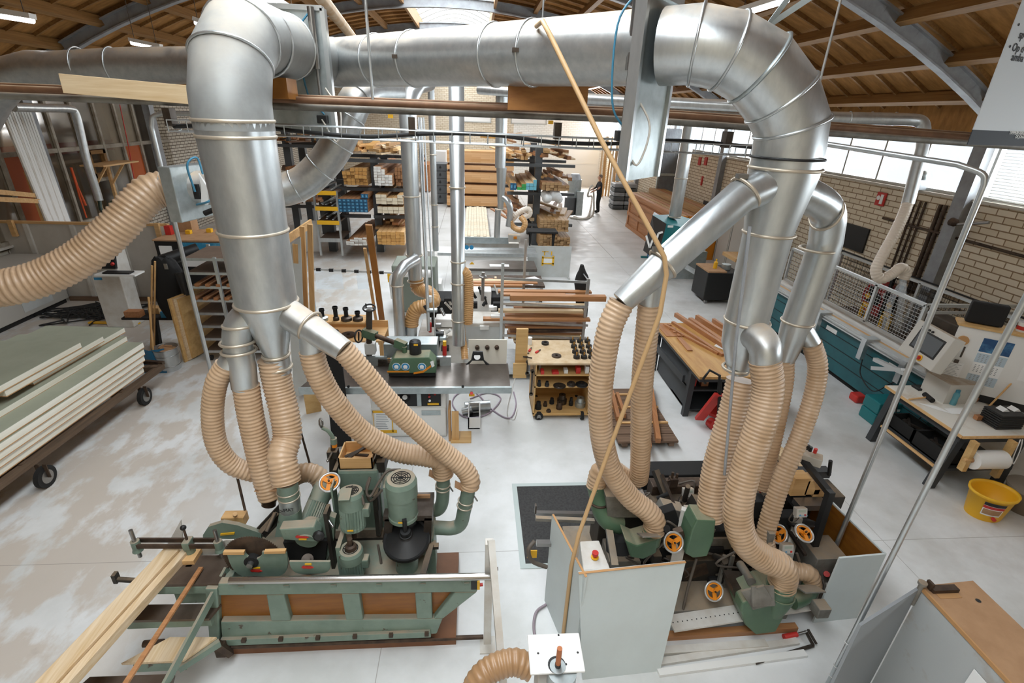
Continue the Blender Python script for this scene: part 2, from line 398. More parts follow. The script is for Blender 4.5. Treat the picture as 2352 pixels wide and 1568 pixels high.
# back wall with door and small high windows
struct('wall_back', MB().bb(XL, 2.6, YB, YB + 0.3, 0, 7.6), M['brickb'])
M['brickw'] = brick('brick_painted', '#ecebe6', '#e4e3dd', '#cfccc4', .3, .11, 'xz', .012)
struct('wall_back_white', MB().bb(2.6, 6.0, YB, YB + .3, 0, 7.4).bb(8.6, XR + .3, YB, YB + 0.3, 0, 5.2).bb(6, 8.6, YB, YB + .3, 3.0, 7), M['brickw'])
struct('door_1', MB().bb(6, 8.6, YB + 0.05, YB + 0.12, 0, 3.0).bb(6.1, 8.5, YB + 0.02, YB + 0.05, 1.45, 1.5).bb(6.1, 8.5, YB + .02, YB + .05, 0.7, 0.75), M['white'])
M['winlit'] = M['white']
for i, x in enumerate((-1.3, 2.4)):
    wn = struct('window_%d' % (20 + i), MB().bb(x, x + 2.4, YB - 0.06, YB + 0.02, 3.85, 3.92).bb(x, x + 2.4, YB - .06, YB + .02, 4.5, 4.57).bb(x, x + .06, YB - .06, YB + .02, 3.9, 4.5).bb(x + 2.34, x + 2.4, YB - .06, YB + .02, 3.9, 4.5), M['winframe'])
    part('pane', wn, MB().bb(x + .06, x + 2.34, YB - .03, YB - .01, 3.92, 4.5), M['white'])['kind'] = 'structure'
# left wall: brick parapet and old glazed partition
struct('wall_left', MB().bb(XL - 0.3, XL, -2, YB, 0, 1.25).bb(XL - .3, XL, 19, YB, 1.25, 5.2), M['brickl'])
struct('trim_3', MB().bb(XL - 0.05, XL + 0.12, 2, 19, 1.25, 1.3), M['whited'])
M['whitefr'] = mat('grey_white_frame', '#a9a193', 0.7, 0, '#8a7f70', 4)
M['opan'] = mat('orange_panel', '#b5561c', 0.6); M['cpan'] = mat('cream_panel', '#cfc4b2', 0.7); M['bpan'] = mat('brown_board', '#7a4c1e', 0.7)
k = 0; y = 4.0
kinds = 'g g c b g g d g g g o g g w g o g'.split()
while y < 18.9:
    f = MB(); y1 = y + 0.86
    f.bb(XL - 0.06, XL + 0.06, y - 0.04, y + 0.04, 1.3, 4.5).bb(XL - .05, XL + .05, y + .04, y1 - .04, 3.12, 3.22).bb(XL - .05, XL + .05, y + .04, y1 - .04, 1.3, 1.38)
    kd = kinds[k % len(kinds)]
    if kd in 'dw': f.bb(XL - .05, XL + .07, y + .04, y1 - .04, 2.28, 2.38)
    wn = struct('window_%d' % (30 + k), f, M['whitefr'])
    low = {'c': 'cpan', 'b': 'bpan', 'o': 'opan'}.get(kd, 'paneg')
    part('pane', wn, MB().bb(XL - 0.02, XL + 0.0, y + .04, y1 - .04, 1.38, 3.12).mat(1).bb(XL - 0.02, XL, y + .04, y1 - .04, 3.22, 4.45), [M[low], M['paneg']])['kind'] = 'structure'
    if kd in 'dw':
        part('sash', wn, MB().bb(XL - .03, XL + .09, y + .08, y + .18, 2.38, 3.1).bb(XL - .03, XL + .09, y1 - .18, y1 - .08, 2.38, 3.1).bb(XL - .03, XL + .09, y + .08, y1 - .08, 3.0, 3.1).bb(XL - .03, XL + .09, y + .08, y1 - .08, 2.38, 2.5), M['purlin'])['kind'] = 'structure'
    y = y1; k += 1
M['dim'] = mat('side_room_wall', '#a39c92', 0.9, 0, '#847c72', 0.7); M['redband'] = mat('red_band', '#7d3326', 0.8)
struct('wall_beyond', MB().bb(-13.7, -13.5, 0, 22, 0, 5).mat(1).bb(-13.5, -13.46, 0, 22, 2.7, 3.05).mat(0).bb(-13.7, XL - .3, 21, 21.2, 0, 5).bb(-13.7, XL, 0, 22, 4.95, 5.05).bb(-13.7, XL - .3, -.2, 0, 0, 5), [M['dim'], M['redband']])

# roof: decking, purlins, joists, steel arches
def arc_strip(x0, x1, y0, y1, lift, th, n=14):
    m = MB(); xs = [x0 + (x1 - x0) * i / n for i in range(n + 1)]
    for a, b in zip(xs, xs[1:]):
        za, zb = arc_z(a, lift), arc_z(b, lift)
        m.add([(a, y0, za), (b, y0, zb), (b, y1, zb), (a, y1, za), (a, y0, za + th), (b, y0, zb + th), (b, y1, zb + th), (a, y1, za + th)],
              [(0, 3, 2, 1), (4, 5, 6, 7), (0, 1, 5, 4), (1, 2, 6, 5), (2, 3, 7, 6), (3, 0, 4, 7)])
    return m
SXL, SXR = -2.2, 0.6
YR0, YR1 = -4.0, YB + 0.3
struct('wall_front', MB().bb(XL - .3, XR + .3, -4.3, -4, 0, 8.3), M['brickb'])
struct('wall_left_front', MB().bb(XL - .3, XL, -4, 4.0, 1.25, 5.2).bb(XL - .3, XL, -4, -2, 0, 1.25), M['brickl'])
ce = struct('ceiling', arc_strip(XL - .3, SXL, YR0, YR1, 0.42, 0.06), M['deck'])
struct('ceiling_right', arc_strip(SXR, XR + .3, YR0, YR1, 0.42, 0.06), M['deck'])
xs_p = [1.9, 3.15, 4.4, 5.6, 6.65, 7.7, 8.6] + [-3.5, -4.75, -6.0, -7.2, -8.3, -9.3, -10.2]
for i, x in enumerate(xs_p):
    sl = math.asin((x - X0) / 18); m = MB()
    m.box((x, (YR0 + YR1) / 2, arc_z(x, 0.26)), (0.12, YR1 - YR0, 0.2), Matrix.Rotation(sl, 3, 'Y'))
    struct('beam_purlin_%d' % (i + 1), m, M['purlin'])
for side, a, b in (('left', XL, SXL), ('right', SXR, XR)):
    m = MB(); yj = -3.6
    while yj < YB:
        n = 10; xs = [a + (b - a) * i / n for i in range(n + 1)]
        for p, q in zip(xs, xs[1:]): m.beam((p, yj, arc_z(p, 0.385)), (q, yj, arc_z(q, 0.385)), 0.05, 0.07)
        yj += 0.72
    struct('beam_joists_%s' % side, m, M['purlin'])
for i, y in enumerate(bays[1:]):
    m = MB(); n = 30; xs = [XL + .1 + (XR - XL - .2) * k / n for k in range(n + 1)]
    for p, q in zip(xs, xs[1:]):
        m.beam((p, y, arc_z(p, 0.015)), (q, y, arc_z(q, 0.015)), 0.16, 0.03).beam((p, y, arc_z(p, 0.15)), (q, y, arc_z(q, 0.15)), 0.02, 0.26).beam((p, y, arc_z(p, .28)), (q, y, arc_z(q, .28)), 0.16, .03)
    struct('beam_arch_%d' % (i + 1), m, M['arch'])
# skylight: curbs, ribs and translucent sheets of a shallow barrel vault
m = MB().bb(SXL - .06, SXL + .02, YR0, YR1, arc_z(SXL, .1), 7.85).bb(SXR - .02, SXR + .06, YR0, YR1, arc_z(SXR, .1), 7.85)
struct('trim_4', m, M['purlin'])
def vault(u): return (SXL + (SXR - SXL) * u, 7.85 + 0.42 * math.sin(math.pi * u))
rb = MB(); gl = MB(); yy = YR0; n = 12
while yy < YR1:
    pts = [vault(k / n) for k in range(n + 1)]
    rb.tube([(x, yy, z) for x, z in pts], 0.03, 6); yy += 1.05
for k in range(n):
    (xa, za), (xb, zb) = vault(k / n), vault((k + 1) / n)
    gl.add([(xa, YR0, za + .03), (xb, YR0, zb + .03), (xb, YR1, zb + .03), (xa, YR1, za + .03)], [(0, 1, 2, 3)], True)
sk = struct('window_skylight', rb, M['winframe'])
part('pane', sk, gl, M['sky_pane'])['kind'] = 'structure'
# fluorescent battens hung along the hall
def batten(p0, p1, label, group=None):
    p0, p1 = V(p0), V(p1); t = thing('fluorescent_light', label, 'light', (p0 + p1) / 2 , 0, group)
    up = V((0, 0, 0.05))
    part('housing', t, MB().beam(p0 + up, p1 + up, 0.14, 0.07), M['white'])
    d = (p1 - p0) * 0.02; part('tube', t, MB().tube([p0 + d, p1 - d], 0.045, 10), M['lamp'])
    for q in (p0.lerp(p1, .15), p0.lerp(p1, .85)):
        zt = max(arc_z(max(XL, min(XR, q.x)), 0.3), q.z + .1)
        part('hanger', t, MB().cyl(q + up, (q.x, q.y, zt), 0.006, n=6), M['steeld'])
def lamp_px(a, b, Y0, Y1, label): batten(PY(a[0], a[1], Y0), PY(b[0], b[1], Y1), label)
lamp_px((-40, 28), (78, 47), 9.0, 9.0, 'fluorescent batten at the upper left corner above the dusty duct')
lamp_px((300, 97), (372, 112), 13, 13, 'fluorescent batten just above the dusty duct on the left')
lamp_px((447, 50), (500, 72), 11.5, 11.5, 'fluorescent batten left of the pale duct elbow')
lamp_px((588, -15), (685, 43), 7.5, 8.6, 'long fluorescent batten right of the pale duct elbow')
lamp_px((1690, 36), (1812, -2), 9, 8.0, 'fluorescent batten above the large right duct elbow')
lamp_px((1835, 152), (1912, 143), 13, 13, 'fluorescent batten behind the right duct elbow under the timber roof')
lamp_px((2258, 92), (2312, 82), 9.5, 9.5, 'fluorescent batten beside the grey hanging banner')
lamp_px((1490, 202), (1530, 198), 22, 22, 'small distant fluorescent batten below the main duct')

def ppx_(mb, pts, Y, dep):
    P = [PY(x, y, Y) for x, y in pts]
    return mb.prism([(p.x, p.z) for p in P], (0, Y, 0), (1, 0, 0), (0, 0, 1), (0, dep, 0))
# ================================================================ EXTRACTION DUCTS
def pipe_rings(t, pts, r, sp, mat_='band', rr=0.012):
    for p, ax, R in sp: part('seam_ring', t, MB().ring(p, ax, R, rr, 28, 6), M[mat_])
# main duct: from the far left elbow, diagonally across, to the right elbow
md = [PY(-60, 300, 8.5), PY(-20, 225, 8.5), PY(30, 170, 8.5), PY(80, 158, 8.5), PY(130, 160, 8.5), PY(300, 151, 8.5), PY(430, 150, 8.4)]
j1 = V((-1.62, 6.45, 4.85)); j2 = V((1.28, 3.82, 4.85))
t = thing('main_extraction_duct', 'large galvanised duct crossing the whole hall just below the roof', 'duct', (-1.6, 6.4, 4.8))
R = 0.235
part('left_run', t, MB().tube(md + [V((-3.5, 8.15, 4.87)), V((-2.9, 7.62, 4.86))], R, 28), M['galvh'], 'dusty brown left run with elbow')
part('right_run', t, MB().tube([V((-2.9, 7.62, 4.86)), j1, j2 - V((.05, -.045, 0))], [R, R, R], 32), M['galvh'])
dr = (j2 - j1).normalized()
for px in (185, 262, 362):
    p = PY(px, 151, 8.5); part('seam_ring', t, MB().ring(p, (1, 0, 0), R, 0.012, 28, 6), M['galvb'])
for f in (0.03, 0.22, 0.36, 0.62, 0.72, 0.97):
    p = j1.lerp(j2, f); part('seam_ring', t, MB().ring(p, dr, R, 0.012, 30, 6), M['galvb'])
for f in (0.36, 0.72):
    p = j1.lerp(j2, f); q = p + V((-dr.y, dr.x, 0)) * -R
    part('clamp', t, MB().box(q, (.05, .05, .03)).cyl(q + V((0, 0, -.03)), q + V((0, 0, .03)), .008, n=8), M['steeld'])

def elbow(c, a0, a1, n):  # list of points of an arc in the plane given by c + u cos + v sin
    return None
# left riser: mitred elbow, vertical tube, cone
t = thing('left_duct_riser', 'pale galvanised riser with big elbow above the green machine', 'duct', (-1.62, 3.8, 2.5))
rx, ry = -1.62, 3.8
el = [V((rx, ry, 4.24)), V((rx, ry, 4.32)), V((rx, ry + .015, 4.44)), V((rx, ry + .13, 4.66)), V((rx, ry + .36, 4.82)), V((rx, ry + .52, 4.85)), V((rx, 5.05, 4.86))]
part('elbow', t, MB().tube(el, 0.25, 32), M['galvp'])
part('connector', t, MB().tube([V((rx, 5.05, 4.86)), V((rx, 6.4, 4.86))], 0.235, 28), M['galvp'])
part('riser_tube', t, MB().tube([V((rx, ry, 4.3)), V((rx, ry, 4.1)), V((rx, ry, 3.3)), V((rx, ry, 3.0))], [0.25, .245, .23, .225], 36), M['galv'])
part('cone', t, MB().tube([V((rx, ry, 3.0)), V((rx, ry, 2.52))], [0.22, 0.085], 32).tube([V((rx, ry, 2.52)), V((rx, ry, 2.38))], 0.1, 24), M['galvb'])
for z, r in ((4.3, .25), (4.2, .247), (3.56, .235), (3.0, .228), (2.54, .1), (2.43, .105)):
    part('band', t, MB().ring((rx, ry, z), (0, 0, 1), r, 0.013, 30, 6), M['band'])
for p, ax in ((el[3], (0, .55, .8)), (el[4], (0, .9, .35)), (V((rx, 5.05, 4.86)), (0, 1, 0)), (V((rx, 4.45, 4.84)), (0, 1, .1))):
    part('seam_ring', t, MB().ring(p, ax, 0.252, 0.01, 30, 6), M['galvb'])
c0 = V((rx - .06, ry, 2.86)); lb = [PY(578, 720, 3.78), PY(552, 745, 3.75), PY(546, 785, 3.72), PY(556, 840, 3.7), PY(562, 888, 3.7)]
part('branch_tube', t, MB().tube(spline(lb, 5), [0.1 + 0.02 * (1 - i / 20) for i in range(21)], 24), M['galvb'])
part('branch_tube', t, MB().tube([PY(545, 800, 3.72), PY(520, 842, 3.68)], [0.085, .08], 20), M['galvb'])
for p in (lb[1], lb[2], PY(549, 805, 3.71)): part('band', t, MB().ring(p, lb[3] - lb[2], 0.125, 0.012, 26, 6), M['band'])
rbx = [PY(655, 715, 3.78), PY(705, 748, 3.7), PY(790, 805, 3.58)]
part('branch_tube', t, MB().tube(rbx, [.12, .115, .09], 24), M['galv'])
part('branch_tube', t, MB().tube([PY(700, 740, 3.7), PY(716, 770, 3.68), PY(716, 812, 3.68)], [.1, .095, .09], 22), M['galv'])
part('band', t, MB().ring(PY(712, 748, 3.7), rbx[1] - rbx[0], 0.12, 0.012, 26, 6), M['band'])

# right riser: mitred elbow down, tapered junction, two outlets
t = thing('right_duct_riser', 'shiny galvanised riser with segmented elbow above the grey panels', 'duct', (2.2, 3.6, 2.6))
er = [j2, PY(1600, 104, 3.7), PY(1672, 118, 3.66), PY(1742, 158, 3.63), PY(1793, 225, 3.6), PY(1818, 290, 3.6), V((2.2, 3.6, 4.2))]
part('elbow', t, MB().tube(er, [.235, .235, .237, .24, .238, .236, .235], 32), M['galv'])
for i in range(1, 6):
    part('seam_ring', t, MB().ring(er[i], er[i + 1] - er[i - 1], 0.242, 0.01, 30, 6), M['galvb'])
r2 = [V((2.2, 3.6, 4.2)), V((2.2, 3.6, 4.08)), V((2.2, 3.6, 3.68)), V((2.2, 3.6, 2.9)), V((2.21, 3.6, 2.75)), V((2.24, 3.6, 2.48))]
part('riser_tube', t, MB().tube(r2, [.235, .235, .175, .165, .16, .085], 34), M['galvb'])
for z, r in ((4.12, .238), (3.66, .178), (2.95, .17), (2.52, .1)):
    part('band', t, MB().ring((2.205, 3.6, z), (0, 0, 1), r, 0.013, 30, 6), M['band'])
b1 = [V((2.1, 3.55, 4.02)), PY(1700, 452, 3.48), PY(1530, 602, 3.38), PY(1428, 694, 3.32)]
part('branch_tube', t, MB().tube(b1, [.125, .12, .115, .085], 26), M['galvb'])
part('branch_tube', t, MB().tube([PY(1500, 625, 3.38), PY(1493, 700, 3.38)], [.085, .08], 22), M['galvb'])
for p, r in ((PY(1712, 442, 3.49), .125), (PY(1522, 606, 3.38), .122)):
    part('band', t, MB().ring(p, b1[2] - b1[1], r, 0.012, 26, 6), M['band'])
    part('clamp', t, MB().box(p + V((-.06, -.02, .11)), (.07, .05, .03)), M['steel'])
b2 = [V((2.3, 3.75, 4.0)), PY(1893, 475, 3.9), PY(1898, 540, 3.95), PY(1882, 600, 3.95), PY(1832, 738, 3.95), PY(1803, 828, 3.95)]
part('branch_tube', t, MB().tube(spline(b2, 6), [.13] * 25 + [.125, .12, .11, .1, .09, .08], 26), M['galvb'])
for p, ax, r in ((PY(1897, 490, 3.9), b2[1] - b2[0], .135), (PY(1878, 572, 3.95), (0, 0, 1), .135), (PY(1832, 738, 3.95), (0, 0, 1), .132)):
    part('band', t, MB().ring(p, ax, r, 0.012, 26, 6), M['band'])
part('branch_tube', t, MB().tube([PY(1838, 748, 3.93), PY(1866, 790, 3.88)], [.085, .075], 20), M['galvb'])
part('branch_tube', t, MB().tube(spline([V((2.22, 3.56, 2.86)), PY(1745, 778, 3.4), PY(1758, 805, 3.32), PY(1757, 835, 3.3)], 5), [.11, .115, .118, .12, .12, .12, .12, .12, .12, .12, .118, .116, .115, .115, .114, .113], 24), M['galv'])
e3_ = er[3] + V((0, 0, .24))
for q in ((1815, -10, 3.5), (1868, -10, 3.45)): part('perforated_strap', t, MB().beam(e3_, PY(*q), .035, .004, (0, 1, 0)), M['plate'])
part('strap_band', t, MB().ring(er[3], er[4] - er[2], .244, .014, 30, 4), M['plate']); part('black_band', t, MB().ring((2.2, 3.6, 4.19), (0, 0, 1), .24, .009, 30, 5), M['black'])
# far-left gated duct that feeds the thick hose
t = thing('gated_side_duct', 'galvanised duct curving down behind the pale riser to a square gate', 'duct', (-2.4, 6.8, 3.4))
gd = [PY(380, 428, 6.5), PY(480, 432, 6.55), PY(600, 440, 6.6), PY(680, 428, 6.7), PY(735, 385, 6.75), PY(775, 330, 6.8), PY(800, 270, 6.85), PY(820, 228, 6.95), PY(850, 214, 7.2), PY(910, 214, 7.5)]
part('duct_tube', t, MB().tube(spline(gd, 3), 0.2, 26), M['galvh'])
for i in (2, 3, 4, 5, 6, 7): part('seam_ring', t, MB().ring(gd[i], gd[i + 1] - gd[i - 1], .204, .01, 26, 6), M['galvb'])
g0 = PY(440, 440, 6.5)
part('gate_box', t, MB().box(g0, (.16, .66, .62), Matrix.Rotation(-.25, 3, 'Z')), M['plate'], bevel=.01)
part('actuator', t, MB().box(PY(452, 440, 6.1), (.06, .05, .16)).cyl(PY(470, 490, 6.1), PY(500, 478, 6.1), .03, n=10), M['blackm'])
M['tube_b'] = mat('blue_air_tube', '#3f7f9c', .4); M['dispb_t'] = mat('pale_air_tube', '#d5cfc4', .4)
part('air_tube', t, MB().tube(spline([PY(448, 440, 6.05), PY(430, 380, 6.0), PY(452, 362, 6.1), PY(466, 400, 6.1)], 6), .012, 6).tube(spline([PY(452, 470, 6.05), PY(480, 462, 5.9), PY(500, 440, 6.2)], 6), .012, 6), M['tube_b'])
part('handle_plate', t, ppx_(MB(), [(455, 398), (476, 430), (476, 470), (462, 468), (462, 430)], 6.08, .03), M['white'])
# gates on the main duct
def gate(name_label, c, ax, wd, h, dz):
    t = thing('slide_gate', name_label, 'duct gate', c)
    a = V(ax).normalized(); rot = Matrix((a, V((-a.y, a.x, 0)), V((0, 0, 1)))).transposed()
    part('plate', t, MB().box(V(c) + V((0, 0, dz)), (.035, wd, h), rot), M['plate'])
    e = MB()
    for s in (-1, 1): e.box(V(c) + rot @ V((0, s * wd / 2, 0)) + V((0, 0, dz)), (.08, .04, h), rot)
    e.box(V(c) + V((0, 0, dz + h / 2)), (.08, wd, .04), rot); part('frame', t, e, M['galvb'])
    for k, s in enumerate((-.3, .3)):
        q = V(c) + rot @ V((-.08, -wd * .36 , 0))
    part('piston', t, MB().cyl(q + V((0, 0, -.15)), q + V((0, 0, .32)), .03, n=12).cyl(q + V((0, 0, -.5)), q + V((0, 0, -.15)), .012, n=8), M['steel'])
    part('air_tube', t, MB().tube(spline([q + V((0, 0, .3)), q + V((-.12, -.03, .1)), q + V((-.1, -.03, -.35)), q + V((.02, 0, -.52))], 6), .008, 6), M['tube_b'])
    part('air_tube', t, MB().tube(spline([q + V((0, -.03, -.56)), q + V((.12, -.05, -.75)), q + V((.18, -.05, -.5)), q + V((.06, -.03, -.3))], 6), .008, 6), M['dispb_t'])
    part('valve', t, MB().box(q + V((0, 0, -.56)), (.09, .07, .07)), M['black'], bevel=.006)
    return t
gate('slide gate with air cylinder between the pale elbow and the main duct', (-1.62, 5.25, 4.86), (0, 1, 0), .6, 1.0, -.18)
gate('tall slide gate plate at the start of the right duct elbow', j1.lerp(j2, 0.985), dr, .56, 1.15, -.28)

# ================================================================ HOSES
def hose(label, ctrl, r, pitch=.033, m='hose', amp=.05, cuffs=True):
    o = top('extraction_hose', label, 'hose', hose_mb(ctrl, r, pitch, 20, amp), M[m])
    return o
h = [
 ('leftmost tan ribbed hose looping beside the pale riser down to the green machine', [(520, 838, 3.68), (497, 880, 3.66), (488, 950, 3.65), (498, 1020, 3.65), (530, 1065, 3.66), (575, 1083, 3.7), (622, 1090, 3.78)], .082),
 ('tan ribbed hose below the cylindrical side branch of the pale riser', [(565, 885, 3.7), (575, 950, 3.68), (590, 1020, 3.66), (604, 1080, 3.62), (622, 1140, 3.58)], .1),
 ('tan ribbed S-shaped hose under the cone ending in a green machine spout', [(627, 825, 3.8), (640, 890, 3.78), (654, 950, 3.72), (660, 1000, 3.66), (648, 1045, 3.54), (652, 1075, 3.49), (658, 1107, 3.45)], .115),
 ('tan ribbed hose curving right from the lower stub to the inner green elbow', [(716, 805, 3.68), (728, 850, 3.68), (765, 918, 3.7), (830, 990, 3.74), (910, 1035, 3.78), (980, 1048, 3.8), (1012, 1058, 3.8), (1018, 1090, 3.8)], .095),
 ('tan ribbed hose running diagonally to the outermost green elbow', [(788, 802, 3.58), (830, 850, 3.6), (910, 940, 3.64), (1010, 1030, 3.68), (1062, 1072, 3.68), (1080, 1100, 3.66), (1078, 1118, 3.65)], .088),
 ('short tan hose arching behind the green machine spout', [(650, 1118, 3.95), (680, 1092, 3.95), (712, 1085, 3.95), (738, 1102, 3.95), (744, 1140, 3.95)], .09),
 ('tan ribbed hose hanging from the left end of the diagonal right branch', [(1428, 694, 3.32), (1402, 750, 3.3), (1386, 830, 3.3), (1378, 920, 3.3), (1384, 1010, 3.3), (1404, 1080, 3.3), (1446, 1140, 3.28), (1486, 1172, 3.25), (1503, 1195, 3.23), (1500, 1222, 3.22)], .092),
 ('tan ribbed hose hanging straight from the stub below the diagonal branch', [(1493, 695, 3.38), (1482, 800, 3.42), (1474, 900, 3.46), (1472, 1000, 3.5), (1470, 1070, 3.55), (1466, 1102, 3.6)], .085),
 ('short tan hose bending over to the rusty green pipe at the back left', [(1468, 1100, 3.64), (1440, 1098, 3.64), (1405, 1076, 3.62), (1378, 1082, 3.6), (1368, 1118, 3.58)], .085),
 ('wide tan hose below the right riser entering a tall green hood', [(1702, 872, 3.6), (1685, 940, 3.55), (1660, 1020, 3.48), (1642, 1090, 3.42), (1634, 1150, 3.36), (1630, 1190, 3.32)], .115),
 ('front tan hose sweeping in a J from the right elbow to the big green hood', [(1757, 828, 3.3), (1764, 890, 3.26), (1752, 960, 3.2), (1722, 1050, 3.14), (1700, 1130, 3.08), (1695, 1190, 3.04), (1712, 1245, 3.0), (1752, 1280, 2.98), (1790, 1298, 2.96), (1800, 1318, 2.95), (1795, 1342, 2.95)], .115),
 ('tan hose half hidden behind the front J-shaped hose', [(1802, 826, 3.95), (1800, 880, 3.92), (1785, 960, 3.85), (1765, 1050, 3.78), (1750, 1120, 3.74)], .082),
 ('rightmost tan hose dropping to the machine and turning to its corner', [(1864, 788, 3.88), (1878, 840, 3.86), (1868, 910, 3.8), (1838, 1000, 3.7), (1800, 1090, 3.58), (1770, 1180, 3.46), (1758, 1240, 3.38), (1775, 1285, 3.3), (1820, 1308, 3.24), (1858, 1318, 3.2), (1866, 1345, 3.18)], .082),
]
for lab, pts, r in h: hose(lab, [PY(*p) for p in pts], r)
hose('very thick tan hose sagging from the square gate out of the left edge', [PY(*p) for p in [(385, 432, 6.5), (350, 440, 6.4), (320, 465, 6.3), (270, 520, 6.15), (200, 582, 6.0), (120, 628, 5.85), (40, 655, 5.7), (-50, 668, 5.6)]], .2, .055)
# ================================================================ helpers for things seen at a known distance
def bpx(mb, a, b, Y, dep):
    p, q = PY(a[0], a[1], Y), PY(b[0], b[1], Y)
    return mb.bb(min(p.x, q.x), max(p.x, q.x), Y, Y + dep, min(p.z, q.z), max(p.z, q.z))
def ppx(mb, pts, Y, dep): # prism whose front outline stands at distance Y
    P = [PY(x, y, Y) for x, y in pts]
    return mb.prism([(p.x, p.z) for p in P], (0, Y, 0), (1, 0, 0), (0, 0, 1), (0, dep, 0))
M['green'] = mat('machine_green', '#788a7c', 0.45, 0, '#6c7e71', 5, dust='#9c8d79', dlo=0.5, dhi=0.95, spots=('#4a3b2c', 9, 0.66))
M['greend'] = mat('hood_green', '#567258', 0.4, 0, '#4e6950', 4, dust='#938a72', dlo=0.5, dhi=.95, spots=('#4a4030', 11, 0.68))
M['cast'] = mat('dark_casting', '#3a3630', 0.6, 0.3, '#2c2723', 5, dust='#7c6a55', dlo=.5, dhi=.95)
M['rust'] = mat('rusty_steel', '#5b4a3c', 0.6, 0.5, '#3d3028', 7)
M['tablet'] = mat('brown_steel_table', '#6d6055', 0.4, 0.55, '#5c4f45', 4)
M['chrome'] = mat('bright_steel', '#b5b2ae', 0.18, 0.95)
M['pine'] = wood('pine', '#e0b983', '#cfa06a', 'y', 0.55, 4)
M['pinex'] = wood('pine_x', '#dcb27c', '#c79a62', 'x', 0.55, 4)
M['pinez'] = wood('pine_z', '#d9ae76', '#c0935c', 'z', 0.55, 4)
M['pale'] = wood('pale_spruce', '#dfcaab', '#c8aa80', 'y', 0.6, 6)
M['palex'] = wood('pale_spruce_x', '#e0caa6', '#c9ab80', 'x', 0.6, 6)
M['mer'] = wood('red_hardwood', '#b37d52', '#97633d', 'y', 0.5, 5)
M['merx'] = wood('red_hardwood_x', '#b98558', '#9b6b43', 'x', 0.5, 5)
M['ply'] = mat('brown_plywood', '#8f5a1c', 0.5, 0, '#7a4916', 4, (0.5, 1, 4))
M['plyt'] = mat('birch_ply', '#d3ad73', 0.55, 0, '#c39a5f', 4, (0.3, 3, 3))
M['mdf'] = mat('mdf_edge', '#b98c5c', 0.8)
M['chip'] = mat('dusty_board', '#b08a66', 0.85, 0, '#a37d5a', 5)
M['cable'] = mat('cable_grey', '#5a5148', 0.6)
M['label_y'] = M['yellow']
M['sanderh'] = mat('hose_brown', '#ad8862', .4, 0, '#9f7a55', 5, coat=.2)
M['rimm'] = mat('bright_rim', '#c6c6c4', .3, .5)
M['display'] = mat('display_lcd', '#aab3a4', 0.3)
M['dispb'] = mat('display_case', '#c3bfb6', 0.5, dust='#a08c74', dlo=.6, dhi=.95)

def ribs(mb, c, ax, r, h, n=26, k=0.09):
    c, ax = V(c), V(ax).normalized(); u = V((1, 0, 0)) if abs(ax.x) < .8 else V((0, 1, 0)); u = (u - ax * u.dot(ax)).normalized(); b = ax.cross(u)
    ring = []
    for i in range(n * 2):
        a = math.pi * i / n; rr = r * (1 + (k if i % 2 else -k * .3)); ring.append((u * math.cos(a) + b * math.sin(a)) * rr)
    return mb.loft([[c + p for p in ring], [c + ax * h + p for p in ring]], False)
def handwheel(parent, c, nrm, R, label='orange handwheel with bright rim', name='handwheel'):
    c, nrm = V(c), V(nrm).normalized()
    hub = part(name, parent, MB().cyl(c - nrm * .03, c + nrm * .025, R * .22, n=14), M['orange'], label)
    u = V((1, 0, 0)); u = (u - nrm * u.dot(nrm)).normalized(); b = nrm.cross(u); sp = MB()
    for a in (.5, 2.6, 4.7):
        d = u * math.cos(a) + b * math.sin(a); sp.beam(c + d * R * .15, c + d * R * .9, R * .42, .018, nrm)
    ring = []
    sp.ring(c, nrm, R * .8, R * .1, 28, 6)
    part('spoke_web', hub, sp, M['orange'])
    part('rim', hub, MB().ring(c, nrm, R, R * .12, 32, 8), M['rimm'])
    part('axle', hub, MB().cyl(c - nrm * .12, c + nrm * .045, R * .1, n=10), M['rust'])
    return hub
def motor(parent, c, ax, r, h, name='motor', m='green', rib=True, box=1):
    c, ax = V(c), V(ax).normalized()
    mb = MB()
    if rib: ribs(mb, c, ax, r, h * .6)
    else: mb.lathe([(0, 0), (r, 0), (r * 1.02, h * .6)], c, ax, 22)
    mb.lathe([(0, 0), (r * 1.05, 0), (r * 1.05, .03), (r, .04)], c, ax, 22)
    mo = part(name, parent, mb, M[m])
    part('fan_cover', mo, MB().lathe([(r * 1.08, h * .58), (r * 1.08, h * .9), (r * .95, h), (0, h)], c, ax, 24), M[m])
    g = MB()
    for k in range(1, 5): g.ring(c + ax * (h + .003), ax, r * .16 * k, .004, 20, 4)
    for k in range(4): 
        a = math.pi * k / 4; u = V((math.cos(a), math.sin(a), 0)) if abs(ax.z) > .7 else V((math.cos(a), 0, math.sin(a)))
        g.beam(c + ax * (h + .003) - u * r * .65, c + ax * (h + .003) + u * r * .65, .004, .005)
    part('fan_grille', mo, g, M['blackm'])
    part('shaft', mo, MB().cyl(c - ax * .12, c, r * .22, n=10), M['rust'])
    if box:
        s = V((r * 1.15 * box, 0, 0)); part('terminal_box', mo, MB().box(c + ax * h * .45 + s, (.07, .08, .1)), M[m], bevel=.012)
    part('nameplate', mo, MB().box(c + ax * .05 + V((0, -r * 1.09, 0)), (.05, .004, .016)), M['yellow'])
    return mo

